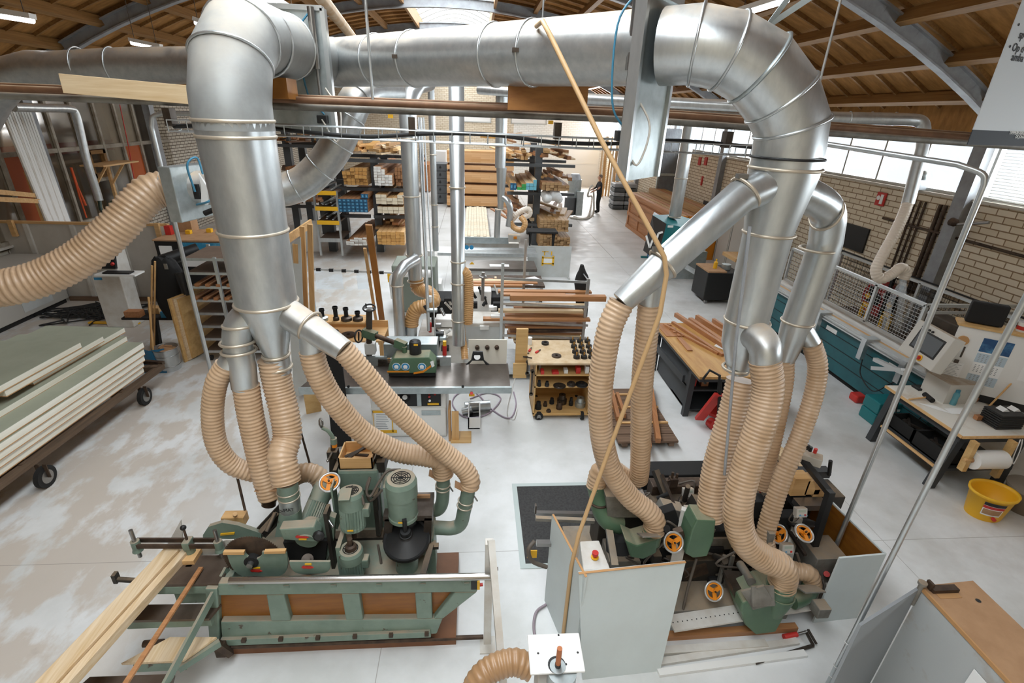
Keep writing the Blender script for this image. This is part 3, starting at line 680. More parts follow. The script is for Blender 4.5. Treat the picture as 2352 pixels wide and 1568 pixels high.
# ================================================================ GREEN TENONING MACHINE (front left)
t = GM = thing('tenoning_machine', 'old green tenoning machine with saw blade and motors under the left riser', 'machine', (-1.0, 3.5, 0))
YF = 2.98
fr = MB()
ppx(fr, [(500, 1340), (1100, 1330), (1096, 1360), (500, 1368)], YF, .07)
ppx(fr, [(506, 1428), (1017, 1421), (1003, 1456), (510, 1475)], YF, .07)
for a in ([(470, 1352), (499, 1352), (505, 1474), (480, 1474)], [(611, 1366.8), (652, 1366), (668, 1426.3), (622, 1426.8)], [(784, 1365), (825, 1364), (834, 1424.2), (794, 1424.8)], [(953, 1362), (991, 1361.5), (993, 1421.4), (957, 1421.9)], [(1044, 1361), (1096, 1360.2), (1018, 1421), (996, 1421.3)]):
    ppx(fr, a, YF, .07)
part('front_casting', t, fr, M['green'], bevel=.012)
part('filler_panel', t, ppx(MB(), [(490, 1350), (1060, 1344), (995, 1440), (500, 1440)], YF + .055, .012), M['ply'], 'brown plywood panel behind the casting openings')
part('lower_rail', t, ppx(MB(), [(506, 1470), (988, 1452), (990, 1464), (506, 1484)], YF - .03, .1), M['green'], bevel=.006)
for x in (560, 645, 730, 815, 898, 980): part('bracket', t, MB().box(PY(x, 1470 - (x - 560) * .035, YF - .04), (.035, .03, .03)), M['rust'])
pl = MB(); a, b = PZ(507, 1503, .0), PZ(1047, 1486, .0)
pl.bb(a.x, b.x - .25, a.y, a.y + .06, 0.0, .1).bb(b.x - .25, b.x, a.y, 3.9, 0, .1).bb(a.x, b.x, 3.9, 3.96, 0, .1)
part('plinth', t, pl, mat('brown_plinth', '#7a4f30', .6, 0, '#6a4226', 3))
bd = MB(); p0, p1 = PY(505, 1345, 3.1), PY(1000, 1335, 3.1)
bd.bb(p0.x + .1, p1.x - .1, 3.12, 4.0, .1, .66)
part('bed', t, bd, M['green'], bevel=.02)
part('guide_rod', t, MB().cyl(PY(527, 1333, 2.94), PY(1138, 1323, 2.94), .029, n=20), M['chrome'], 'polished guide rod')
part('rod_end_bracket', t, MB().box(PY(1137, 1318, 2.94), (.02, .03, .1)).box(PY(1137, 1306, 2.94), (.05, .02, .02)), M['rust'])
part('lower_rod', t, MB().cyl(PY(500, 1486, 2.97), PY(1110, 1462, 3.02), .02, n=16), M['rust'])
es = part('stop_button_box', t, bpx(MB(), (1082, 1336), (1096, 1354), 2.97, .05), M['black'], bevel=.004)
part('yellow_face', es, bpx(MB(), (1096, 1336), (1102, 1354), 2.97, .05), M['yellow'])
part('stop_button', es, MB().cyl(PY(1100, 1343, 2.99), PY(1109, 1342, 2.99), .014, n=12), M['red'])
for x in (557, 660, 768, 872, 972, 1072): part('rod_saddle', t, MB().box(PY(x, 1342 - (x - 557) * .014, 3.0), (.045, .06, .025)), M['green'])
# upright column and its head
cl = MB(); bpx(cl, (772, 1082), (872, 1130), 3.72, .32); bpx(cl, (778, 1120), (905, 1290), 3.78, .3)
part('column', t, cl, M['green'], bevel=.03)
for a, b, Y, d in (((855, 1140), (874, 1230), 3.6, .12), ((764, 1080), (775, 1100), 3.7, .3), ((864, 1062), (885, 1085), 3.75, .3), ((750, 1180), (764, 1320), 3.3, .12)): part('slideway', t, bpx(MB(), a, b, Y, d), M['cast'])
part('back_casting', t, bpx(bpx(MB(), (640, 1225), (1000, 1330), 3.75, .2), (905, 1240), (1000, 1335), 3.45, .3), M['green'], bevel=.02)
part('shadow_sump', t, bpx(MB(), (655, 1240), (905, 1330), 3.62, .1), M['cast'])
# screw spindles with cranks on the head
for k, (x, Y) in enumerate(((765, 3.85), (868, 3.85))):
    sp = part('spindle_nut', t, MB().cyl(PY(x, 1092, Y), PY(x, 1050, Y), .035, n=12).box(PY(x, 1040, Y), (.09, .08, .07)), M['cast'])
    part('screw', sp, MB().cyl(PY(x, 1035, Y), PY(x, 1018, Y), .022, n=10), M['rust'])
    part('lock_lever', sp, MB().cyl(PY(x - 2, 1038, Y - .05), PY(x - 12, 1058, Y - .08), .01, n=8).ball(PY(x - 12, 1058, Y - .08), .014), M['steel'])
cr = part('crank', t, MB().tube(spline([PY(766, 1010, 3.85), PY(762, 1000, 3.85), PY(752, 988, 3.85), PY(740, 982, 3.85)], 4), .018, 10).cyl(PY(767, 1018, 3.85), PY(766, 1006, 3.85), .03, n=12), M['green'], 'long crank handle')
part('grip', cr, MB().lathe([(0, 0), (.012, 0), (.024, .04), (.02, .08), (.01, .1), (0, .1)], PY(739, 982, 3.85), (0, 0, 1), 12), M['steel'])
part('collar', cr, MB().cyl(PY(768, 1025, 3.85), PY(767, 1016, 3.85), .026, n=12), M['orange'])
handwheel(t, PY(757, 1107, 3.55), (0, -.45, .9), .085)
# motors
mo = motor(t, PY(927, 1184, 3.42), (0, 0, 1), .125, .42, rib=False, box=0)
part('motor_mount', t, bpx(bpx(MB(), (879, 1120), (898, 1185), 3.48, .16), (872, 1120), (880, 1185), 3.6, .1), M['green'], bevel=.006)
motor(t, PY(812, 1208, 3.38), (0, .12, 1), .1, .36)
part('motor_lid', t, MB().box(PY(793, 1135, 3.34), (.09, .12, .012), Matrix.Rotation(.25, 3, 'X')), M['green'])
part('tall_plate', t, bpx(MB(), (762, 1120), (772, 1215), 3.45, .12), M['green'])
motor(t, PY(812, 1312, 3.2), (0, 0, 1), .095, .27)
part('cutter_shaft', t, MB().cyl(PY(804, 1260, 3.2), PY(803, 1237, 3.2), .022, n=10).lathe([(0, 0), (.05, 0), (.045, .03), (.025, .04)], PY(806, 1258, 3.2), (0, 0, 1), 14), M['rust'])
sd = MB(); bpx(sd, (770, 1258), (790, 1322), 3.18, .2); part('motor_slide', t, sd, M['green'])
tm = motor(t, PY(706, 1212, 3.5), (.22, .62, .5), .085, .4, box=0, m='green')
part('gear_housing', t, MB().lathe([(0, -.03), (.09, -.03), (.1, .0), (.1, .12), (.08, .16), (0, .16)], PY(706, 1236, 3.26), (.05, .9, .2), 22), M['green'])
part('star_knob', t, MB().lathe([(0, 0), (.045, 0), (.05, .02), (.03, .035), (0, .035)], PY(733, 1228, 3.2), (0, -1, .2), 8), M['black'])
part('clamp_lever', t, MB().cyl(PY(752, 1190, 3.35), PY(764, 1208, 3.3), .012, n=8).ball(PY(764, 1208, 3.3), .016), M['steel'])
part('side_plate', t, ppx(MB(), [(722, 1210), (745, 1180), (770, 1190), (765, 1250), (745, 1300), (730, 1240)], 3.36, .06), M['green'])
# left spout with aluminium sleeve and painted letters
sp = part('left_spout', t, MB().cyl(PY(659, 1106, 3.45), PY(664, 1140, 3.45), .085, n=26), M['green'])
sl = part('sleeve', sp, MB().cyl(PY(664, 1139, 3.45), PY(667, 1170, 3.45), .086, n=26), M['plate'], 'aluminium sleeve with hand-lettering')
for q in ((661, 1126), (664, 1139)): part('clamp_ring', sp, MB().ring(PY(*q, 3.45), (0, 0, 1), .087, .007, 26, 6), M['band'])
p = PY(664, 1160, 3.45); text('lettering', sl, '-O-MAT', .045, M['black'], p + V((-.075, -.089, 0)), frame3((1, 0, .12), (0, 0, 1)), sx=.95)
q0, q1 = PY(667, 1168, 3.45), PY(664, 1220, 3.4)
ringA = [q0 + V((.088 * math.cos(a * math.pi / 8), .088 * math.sin(a * math.pi / 8), 0)) for a in range(16)]
ringB = [q1 + V((max(-.1, min(.1, .15 * math.cos(a * math.pi / 8))), max(-.06, min(.06, .1 * math.sin(a * math.pi / 8))), 0)) for a in range(16)]
part('transition', sp, MB().loft([ringA, ringB]), M['green'])
hd = part('cutter_hood', t, ppx(MB(), [(640, 1215), (720, 1210), (733, 1232), (728, 1246), (650, 1240)], 3.22, .1), M['green'], bevel=.012)
part('red_arrow', hd, ppx(MB(), [(678, 1233), (684, 1229), (684, 1231), (704, 1231), (710, 1234), (702, 1236), (684, 1235), (684, 1237)], 3.212, .006), M['red'])
part('yellow_tag', hd, ppx(MB(), [(686, 1237), (704, 1237), (704, 1240), (686, 1240)], 3.212, .006), M['yellow'])
part('tin_deflector', t, MB().box(PY(622, 1118, 3.6), (.2, .2, .008), Matrix.Rotation(-.35, 3, 'X')), M['chip'], 'dusty tin plate')
part('dust_port', t, MB().cyl(PY(622, 1125, 3.66), PY(617, 1160, 3.62), .06, n=18), M['rust'])
for q in ((621, 1134), (618, 1150)): part('clamp_ring', t, MB().ring(PY(*q, 3.64), (0, 0, 1), .062, .007, 20, 6), M['band'])
ar = MB().beam(PY(640, 1180, 3.5), PY(600, 1225, 3.35), .05, .05).cyl(PY(632, 1178, 3.45), PY(612, 1222, 3.3), .02, n=10).beam(PY(655, 1165, 3.6), PY(598, 1225, 3.6), .03, .12)
part('pivot_arm', t, ar, M['cast'])
# saw blade with guard trough
bc = PY(582, 1281, 3.17); R = .24; n = 72
pts = [((R if i % 2 else R * .955) * math.cos(2 * math.pi * (i + (.6 if i % 2 else 0)) / (2 * n)), (R if i % 2 else R * .955) * math.sin(2 * math.pi * (i + (.6 if i % 2 else 0)) / (2 * n))) for i in range(2 * n)]
sw = part('saw_blade', t, MB().prism(pts, bc, (1, 0, 0), (0, 0, 1), (0, .006, 0)), M['rust'], 'large toothed circular saw blade')
part('flange', sw, MB().cyl(bc + V((0, .0, 0)), bc + V((0, -.05, 0)), .058, n=20), M['blackm'])
part('nut', sw, MB().cyl(bc + V((0, -.05, 0)), bc + V((0, -.085, 0)), .026, n=8), M['steel'])
def trough(xa, xb, yt, yb, Y, name, notch=None):
    a, b, c = PY(xa, yt, Y), PY(xb, yt, Y), PY((xa + xb) / 2, yb, Y); cx = (a.x + b.x) / 2; hw = (b.x - a.x) / 2; dz = a.z - c.z; poly = [(a.x, a.z)]
    if notch:
        nx, nr = notch; nx = PY(nx, yt, Y).x
        poly += [(nx + nr * math.cos(q), a.z + nr * math.sin(q) * 1.1) for q in [math.pi + math.pi * i / 10 for i in range(11)]]
    poly.append((b.x, b.z)); poly += [(cx + hw * math.copysign(abs(math.cos(q)) ** .45, math.cos(q)), a.z - dz * math.sin(q) ** .7) for q in [math.pi * i / 14 for i in range(1, 14)]]
    return part(name, t, MB().prism(poly, (0, Y, 0), (1, 0, 0), (0, 0, 1), (0, .02, 0)), M['green'], bevel=.003)
g = trough(520, 658, 1270, 1326, 3.13, 'saw_guard', (582, .068))
part('guard_lip', g, ppx(ppx(MB(), [(512, 1268), (560, 1268), (560, 1274), (512, 1274)], 3.11, .03), [(606, 1267), (655, 1265), (655, 1271), (606, 1272)], 3.11, .03), M['pinex'], 'pale wooden lip')
for gx, gy, gY in ((588, 1311, 3.122), (706, 1303, 3.072)):
    q = part('red_arrow', g, ppx(MB(), [(gx - 14, gy), (gx - 8, gy - 4), (gx - 8, gy - 2), (gx + 8, gy - 2), (gx + 14, gy + 1), (gx + 6, gy + 3), (gx - 8, gy + 2), (gx - 8, gy + 3)], gY, .007), M['red'])
    part('yellow_tag', g, ppx(MB(), [(gx - 6, gy - 8), (gx + 9, gy - 8), (gx + 9, gy - 5), (gx - 6, gy - 5)], gY, .007), M['yellow'])
g2 = trough(664, 758, 1290, 1318, 3.08, 'cutter_trough')
part('cutter_chamber', t, ppx(MB(), [(650, 1246), (752, 1242), (746, 1292), (668, 1295)], 3.32, .2), M['blackm'])
part('cutter_block', t, MB().cyl(PY(706, 1285, 3.2), PY(706, 1285, 3.34), .05, n=14).cyl(PY(706, 1285, 3.15), PY(706, 1285, 3.2), .022, n=10), M['steeld'])
# black dish cutter with tin hood at the right end
dc = PY(933, 1234, 3.32)
part('dish_cutter', t, MB().lathe([(.03, .05), (.06, .03), (.18, -.03), (.2, -.02), (.205, -.05), (.1, -.05), (0, -.05)], dc, (0, -.3, .95), 34), M['black'], 'black dish-shaped cutter guard')
part('arbor', t, MB().cyl(dc + V((0, 0, .0)), dc + V((0, -.02, .1)), .05, .045, n=18).cyl(dc + V((0, -.02, .1)), dc + V((0, -.03, .24)), .02, n=10).ring(dc + V((0, -.01, .05)), (0, -.2, 1), .05, .008), M['black'])
th = MB(); ppx(th, [(880, 1186), (992, 1184), (992, 1195), (880, 1197)], 3.38, .3); ppx(th, [(884, 1192), (904, 1192), (896, 1250), (878, 1245)], 3.38, .26); ppx(th, [(975, 1190), (992, 1190), (990, 1255), (970, 1250)], 3.38, .26)
part('tin_hood', t, th, M['steeld'])
part('hood_back', t, ppx(MB(), [(886, 1196), (988, 1194), (988, 1252), (970, 1262), (905, 1262), (884, 1250)], 3.52, .03), M['blackm'])
ha = [PY(936, 1200, 3.5) + V((.2 * math.cos(q), .0, .2 * math.sin(q) - .1)) for q in [math.pi * i / 12 for i in range(13)]]
part('hood_top', t, bpx(MB(), (958, 1138), (990, 1186), 3.6, .02).box(PY(972, 1160, 3.6), (.14, .22, .01), Matrix.Rotation(.5, 3, 'X')), M['chip'], 'dusty tin plate')
part('lower_motor', t, MB().cyl(PY(935, 1318, 3.3), PY(935, 1260, 3.3), .1, n=22), M['green'])
part('stay', t, MB().beam(PY(990, 1250, 3.3), PY(972, 1318, 3.1), .05, .02).box(PY(992, 1254, 3.32), (.12, .05, .03)), M['cast'])
part('end_plate', t, ppx(MB(), [(968, 1250), (1000, 1250), (1002, 1330), (955, 1330)], 3.42, .05), M['green'])
# the two green elbow pipes
for k, (pts, r) in enumerate(([[(1018, 1086), (1018, 1118), (1016, 1150), (1008, 1168), (990, 1172), (962, 1170)], .064], [[(1078, 1112), (1073, 1140), (1066, 1172), (1058, 1202), (1040, 1212), (1015, 1212), (985, 1210)], .066])):
    Y = 3.8 - .15 * k; P = [PY(x, y, Y) for x, y in pts]; pp = [P[0], P[1]] + spline(P[1:], 6)[1:]
    e = part('elbow_pipe', t, MB().tube(pp, r, 22), M['green'])
    for f in (0.02, .25, .33): 
        q = P[0].lerp(P[2 if k == 0 else 3], f * 1.6); part('clamp_ring', e, MB().ring(q, P[1] - P[0], r * 1.06, .007, 22, 6), M['band'])
    part('tin_flag', e, MB().box(P[0] + V((-.09, 0, -.02)), (.1, .09, .008), Matrix.Rotation(.6, 3, 'Y')), M['chip'])
    part('latch', e, MB().cyl(P[1] + V((r, -.02, .02)), P[1] + V((r + .03, -.03, -.03)), .008, n=6), M['steel'])
# cables
for pts in ([(878, 1125, 3.5), (850, 1150, 3.5), (842, 1120, 3.5), (850, 1095, 3.55)], [(920, 1078, 3.6), (890, 1082, 3.55), (870, 1108, 3.5), (852, 1138, 3.45), (842, 1130, 3.45), (850, 1098, 3.5)], [(805, 1128, 3.45), (828, 1135, 3.4), (836, 1158, 3.36)], [(868, 1250, 3.4), (875, 1290, 3.35), (878, 1318, 3.3)]):
    part('cable', t, MB().tube(spline([PY(*q) for q in pts], 6), .012, 8), M['cable'])
# sliding table with clamp bridge (left end)
tz = .86
tb = MB(); A = [PZ(333, 1342, tz), PZ(505, 1340, tz), PZ(537, 1274, tz), PZ(408, 1274, tz)]
tb.prism([(p.x, p.y) for p in A], (0, 0, tz - .03), (1, 0, 0), (0, 1, 0), (0, 0, .03))
part('sliding_table', t, tb, M['tablet'], 'brown steel sliding table', bevel=.003)
tr = MB(); tr.prism([(p.x, p.y) for p in [V((A[0].x, A[0].y, 0)), V((A[1].x, A[1].y, 0)), V((A[1].x, A[1].y + .05, 0)), V((A[0].x, A[0].y + .05, 0))]], (0, 0, tz - .12), (1, 0, 0), (0, 1, 0), (0, 0, .09))
tr.bb(A[0].x + .15, A[1].x + .05, A[0].y + .05, A[0].y + .3, tz - .3, tz - .031)
tr.bb(A[0].x + .45, A[1].x + .02, A[0].y + .02, A[0].y + .5, .15, tz - .3)
part('table_apron', t, tr, M['green'], bevel=.01)
ap = MB()
for (a, b, c, d), zz in (((( 285, 1425), (480, 1420), (508, 1386), (312, 1388)), .62),):
    Q = [PZ(*q, zz) for q in (a, b, c, d)]
    ap.prism([(p.x, p.y) for p in Q], (0, 0, zz - .025), (1, 0, 0), (0, 1, 0), (0, 0, .025))
part('support_arm', t, ap, M['tablet'])
part('support_arm_side', t, MB().bb(Q[0].x, Q[1].x, Q[0].y, Q[0].y + .04, .52, .595), M['green'])
Q = [PZ(*q, .42) for q in ((278, 1522), (420, 1516), (497, 1462), (390, 1462))]
part('lower_shelf', t, MB().prism([(p.x, p.y) for p in Q], (0, 0, .395), (1, 0, 0), (0, 1, 0), (0, 0, .022)), M['pale'], 'grey birch ply shelf')
part('shelf_bracket', t, MB().beam(PZ(410, 1535, .36), PZ(505, 1475, .36), .04, .06).bb(Q[0].x + .08, Q[1].x, Q[0].y, Q[0].y + .05, .3, .39), M['green'])
Q = [PZ(*q, .5) for q in ((150, 1600), (385, 1600), (400, 1545), (205, 1552))]
part('outer_table', t, MB().prism([(p.x, p.y) for p in Q], (0, 0, .46), (1, 0, 0), (0, 1, 0), (0, 0, .03)), M['tablet'])
part('swing_arm', t, MB().beam(PZ(522, 1305, .86), PZ(375, 1580, .5), .022, .07), M['green'], 'long green swing arm')
part('swing_foot', t, MB().beam(PZ(498, 1478, .3), PZ(530, 1500, .12), .06, .05).box(PZ(508, 1490, .2), (.07, .07, .12)), M['rust'])
part('stop_bar', t, MB().cyl(PZ(268, 1330, .8), PZ(345, 1335, .8), .022, n=10).box(PZ(266, 1326, .82), (.03, .05, .09)), M['cast'])
part('lower_knob', t, MB().cyl(PZ(330, 1478, .3), PZ(375, 1475, .3), .028, n=12), M['rust'])
br = part('clamp_bridge', t, MB().beam(PZ(305, 1254, 1.0), PZ(502, 1254, 1.0), .018, .04).beam(PZ(315, 1240, 1.0), PZ(495, 1240, 1.0), .018, .04), M['rust'])
for x0, y0, x1, y1 in ((302, 1210, 322, 1282), (492, 1210, 514, 1302)):
    pa = PZ(x0 + 10, y0 + 40, 1.0)
    po = part('post', br, MB().cyl((pa.x, pa.y, tz), (pa.x, pa.y, 1.16), .016, n=12), M['steel'])
    part('collar', br, MB().cyl((pa.x, pa.y, .96), (pa.x, pa.y, 1.04), .034, n=12).cyl((pa.x, pa.y, .93), (pa.x, pa.y, .97), .042, .03, n=12), M['green'])
pa = PZ(432, 1247, 1.0)
part('toggle', br, MB().box(pa, (.06, .09, .08)).cyl(pa + V((0, 0, -.1)), pa + V((0, 0, -.03)), .04, n=14), M['green'], bevel=.008)
lv = part('lever', br, MB().cyl(pa + V((0, 0, .03)), pa + V((-.015, .02, .13)), .01, n=8), M['rust'])
part('knob', lv, MB().ball(pa + V((-.018, .024, .15)), .024), M['black'])
part('clamp_block', br, MB().box(pa + V((0.01, -.02, -.12)), (.12, .16, .045)), M['pine'], 'wooden pressure block')
part('clamp_foot', br, MB().box(pa + V((.03, -.05, -.165)), (.05, .14, .05)), M['pale'])
part('pivot_block', t, MB().box(PY(540, 1190, 3.7), (.2, .1, .1)).cyl(PY(540, 1184, 3.64), PY(540, 1180, 3.62), .02, n=6), M['pinex'], 'wooden pivot block', bevel=.005)
part('pivot_rod', t, MB().cyl(PY(545, 1095, 3.85), PY(563, 1172, 3.7), .012, n=10), M['rust'])
gs = MB(); ppx(gs, [(466, 1228), (478, 1210), (510, 1200), (545, 1206), (600, 1225), (600, 1240), (466, 1236)], 3.55, .04)
part('riving_cover', t, gs, M['green'])
part('riving_tag', t, ppx(MB(), [(506, 1226), (538, 1223), (538, 1227), (506, 1230)], 3.54, .01), M['yellow'])
part('white_board', t, ppx(ppx(MB(), [(415, 1275), (600, 1272), (600, 1238), (520, 1240)], 3.35, .01), [(383, 1252), (415, 1195), (420, 1240), (420, 1270)], 3.5, .012), M['whited'], 'thin white board')
# timber fence clamped to the table and a cut strip
f0, f1 = PZ(415, 1262, .93), PZ(95, 1610, .93)
top('timber_beam', 'long pale spruce beam lying across the left end of the green machine', 'beam', MB().beam(f0 + V((-.06, 0, -.02)), f1 + V((-.06, 0, -.02)), .13, .1).beam(f0 + V((.04, 0, -.035)), f1 + V((.04, 0, -.035)), .06, .08), M['pale'], bevel=.004)
top('wooden_strip', 'thin reddish wooden strip held under the clamp block', 'strip', MB().beam(PZ(462, 1303, .885), PZ(275, 1590, .885), .035, .018), M['merx'])
bx = thing('tool_crate', 'small open wooden crate of metal parts on top of the green machine', 'crate', (0, 0, 0))
A, B = PY(779, 1078, 3.74), PY(857, 1078, 3.74); x0, x1, z0 = A.x, B.x, A.z; z1 = PY(779, 1053, 3.74).z; y0, y1 = 3.74, 4.0; th = .012
bx.location = ((x0 + x1) / 2, (y0 + y1) / 2, z0)
part('side', bx, MB().bb(x0, x1, y0, y0 + th, z0, z1).bb(x0, x1, y1 - th, y1, z0, z1).bb(x0, x0 + th, y0, y1, z0, z1).bb(x1 - th, x1, y0, y1, z0, z1), M['pinex'])
part('bottom', bx, MB().bb(x0, x1, y0, y1, z0, z0 + .01), M['pinex'])
for i, (l, a, zz) in enumerate(((.24, .5, .09), (.26, .8, .1), (.16, -.3, .06))):
    c = V(((x0 + x1) / 2 - .03 + .03 * i, 3.87, z0 + zz)); d = V((math.cos(a), math.sin(a), .15)) * l / 2
    top('metal_bar', ['grey metal wedge lying in the tool crate', 'long flat steel bar poking out of the tool crate', 'short dark casting lying in the tool crate'][i], 'metal part', MB().beam(c - d * .8, c + d * .8, .03, .012), M['steeld'])

# ================================================================ WHITE POST, SANDER TABLE (front centre)
pa, pb = PZ(1130, 1390, 0), PZ(1165, 1610, 0)
t = thing('white_guard_rail', 'white painted angle rail standing between the two machines', 'rail', (0.17, 2.9, 0))
q0 = PY(1128, 1240, 2.98); q1 = PZ(1158, 1600, .42)
part('bar', t, MB().beam(q0, q1, .055, .05), M['whited'])
part('post', t, MB().bb(q0.x - .045, q0.x + .02, 2.98, 3.05, 0.0, q0.z - .05), M['whited'])
part('foot', t, MB().bb(q0.x - .08, q0.x + .06, 2.9, 3.06, 0, .015), M['whited'])
t = thing('spindle_sander', 'white-topped bobbin sander with orange sanding sleeve at the lower edge', 'sander', (.72, 2.05, 0))
tz = .95; Q = [PZ(1218, 1548, tz), PZ(1345, 1541, tz), PZ(1330, 1452, tz), PZ(1211, 1456, tz)]
cx = sum(p.x for p in Q) / 4; cy = sum(p.y for p in Q) / 4; t.location = (cx, cy, 0)
part('table_top', t, MB().prism([(p.x, p.y) for p in Q], (0, 0, tz - .02), (1, 0, 0), (0, 1, 0), (0, 0, .02)), M['white'], bevel=.008)
bc = PZ(1281, 1530, tz); part('insert_ring', t, MB().lathe([(.055, .002), (.055, .004), (.012, .004)], bc, (0, 0, 1), 24), M['plate'])
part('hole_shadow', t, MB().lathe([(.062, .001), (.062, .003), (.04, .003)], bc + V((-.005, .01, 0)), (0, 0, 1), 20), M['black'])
bo = part('sanding_sleeve', t, MB().cyl(bc + V((0, 0, .03)), bc + V((0, 0, .19)), .018, n=16), mat('sanding_paper', '#b9744e', .9), 'orange-brown sanding sleeve')
part('arbor', bo, MB().cyl(bc, bc + V((0, 0, .03)), .021, n=14), M['black'])
hm = MB()
for x, y in ((1236, 1500), (1327, 1498), (1283, 1458), (1262, 1527), (1300, 1525)): p = PZ(x, y, tz); hm.cyl(p, p + V((0, 0, .0015)), .008, n=10)
part('screw_hole', t, hm, M['black'])
part('body', t, MB().bb(cx - .13, cx + .13, cy - .22, cy + .05, .0, .8), M['whited'], bevel=.01)
part('motor_can', t, MB().cyl((cx + .03, cy - .12, .8), (cx + .03, cy - .12, .93), .1, n=22), M['plate'])
part('red_switch', t, MB().box((cx - .11, cy - .24, .8), (.05, .04, .06)), M['red'])
hose('brown ribbed hose curving behind the white rail to the bobbin sander', [PY(*p) for p in [(1218, 1532, 2.3), (1180, 1520, 2.32), (1130, 1535, 2.3), (1095, 1570, 2.25), (1075, 1640, 2.2)]], .09, .038, 'sanderh')
# ================================================================ GREY SCREEN PANELS
t = thing('corner_boards', 'plain grey melamine boards set as a corner screen around the right machine', 'screen', (.9, 3.0, 0))
a, b, c = V((.72, 3.42, 0)), V((.885, 2.74, 0)), V((1.70, 2.80, 0)); hz = 1.12
def board(p, q, z0, z1, th=.018): return MB().beam(p + V((0, 0, (z0 + z1) / 2)), q + V((0, 0, (z0 + z1) / 2)), th, z1 - z0)
M['greyb'] = mat('grey_melamine', '#cdd5d4', .55, 0, '#c7cecc', 1.5)
def lean(p, q, p1, q1, th=.018):
    n = (q - p).cross(p1 - p).normalized() * th
    return MB().add([p, q, q1, p1, p - n, q - n, q1 - n, p1 - n], [(0, 1, 2, 3), (7, 6, 5, 4), (0, 4, 5, 1), (1, 5, 6, 2), (2, 6, 7, 3), (3, 7, 4, 0)])
pn = part('panel', t, lean(PZ(1338, 1561, 0), PZ(1516, 1541, 0), PZ(1329, 1316, hz), PZ(1575, 1290, hz)), M['greyb'])
part('top_edge', pn, MB().beam(PZ(1329, 1316, hz + .003), PZ(1575, 1290, hz + .003), .02, .004), M['mdf'], 'raw board edge')
for p, q in ((a, a.lerp(b, .68)), (a.lerp(b, .72), b)):
    pn = part('panel', t, board(p, q, .0, hz), M['greyb'])
    part('top_edge', pn, board(p, q, hz, hz + .004), M['mdf'], 'raw board edge')
part('corner_batten', t, MB().beam(b + V((.0, .02, 0)), b + V((0.0, .02, hz)), .02, .02), M['pinez'])
# ================================================================ RIGHT MACHINE (dark moulder)
M['gunk'] = mat('dirty_grey', '#8d8a82', .6, .2, '#6d675f', 4, dust='#9c8a74', dlo=.5, dhi=.95)
t = RM_ = thing('moulding_machine', 'dark multi-head moulding machine with orange handwheels under the right riser', 'machine', (2.2, 3.5, 0))
def D(a, b, Y, d, name='body_casting', m='cast', bv=.01): return part(name, t, bpx(MB(), a, b, Y, d), M[m], bevel=bv)
bs = MB(); bs.bb(1.0, 3.05, 3.1, 4.2, .02, .2); part('base', t, bs, M['gunk'], 'grimy pale base', bevel=.01)
lg = MB(); a, b = PZ(1540, 1432, .2), PZ(1890, 1378, .2)
lg.beam(a, b, .16, .02); part('ledge', t, lg, M['whited'])
hb = MB()
for k in range(34): p = a.lerp(b, (k + .5) / 34); hb.cyl(p + V((0, 0, .01)), p + V((0, 0, .0115)), .006, n=8)
part('ledge_holes', t, hb, M['blackm'])
D((1380, 1180), (1560, 1300), 3.8, .3); D((1540, 1150), (1880, 1300), 3.95, .3); D((1540, 1300), (1690, 1395), 3.6, .3); D((1690, 1290), (1860, 1400), 3.7, .3)
D((1480, 1092), (1880, 1118), 4.25, .25, 'rear_table', 'blackm'); D((1700, 1060), (1830, 1078), 4.5, .2, 'rear_table', 'blackm')
D((1500, 1118), (1640, 1160), 4.05, .15, 'carriage', 'rust'); D((1700, 1130), (1860, 1175), 4.05, .15, 'carriage', 'rust'); D((1590, 1175), (1700, 1215), 3.8, .12, 'carriage')
D((1640, 1220), (1720, 1330), 3.55, .1, 'gearbox', 'blackm'); D((1745, 1190), (1800, 1290), 3.6, .12, 'gearbox', 'blackm'); D((1590, 1260), (1640, 1345), 3.5, .14, 'gearbox', 'blackm')
D((1480, 1240), (1560, 1300), 3.5, .12, 'gearbox', 'blackm')
D((1878, 1284), (1922, 1345), 3.28, .3, 'switch_cabinet', 'gunk'); D((1862, 1345), (1905, 1400), 3.25, .3, 'switch_cabinet', 'whited')
rr = random.Random(5)
for k in range(70):
    x, y, z = rr.uniform(1.55, 2.95), rr.uniform(3.3, 4.1), rr.uniform(.3, .95)
    kd = rr.random(); mm = M[rr.choice(('cast', 'blackm', 'rust', 'cast', 'gunk', 'steeld'))]; c = V((x, y, z))
    if kd < .5: part('casting_block', t, MB().box(c, (rr.uniform(.06, .24), rr.uniform(.06, .2), rr.uniform(.06, .26)), Matrix.Rotation(rr.choice((0, 0, .3, -.4)), 3, 'Y')), mm, bevel=.006)
    elif kd < .75: part('shaft', t, MB().cyl(c, c + V((rr.uniform(-.1, .1), rr.uniform(-.3, .1), rr.uniform(-.1, .3))), rr.uniform(.015, .05), n=12), mm)
    else: part('hydraulic_line', t, MB().tube(spline([c, c + V((rr.uniform(-.15, .15), -.08, .1)), c + V((rr.uniform(-.25, .25), -.1, -.1)), c + V((rr.uniform(-.2, .2), 0, -.3))], 5), .011, 6), M['cable'])
D((1535, 1290), (1640, 1400), 3.42, .3, 'lower_casting', 'cast'); D((1630, 1330), (1700, 1410), 3.38, .3, 'lower_casting', 'blackm'); D((1400, 1290), (1540, 1400), 3.5, .4, 'lower_casting', 'gunk')
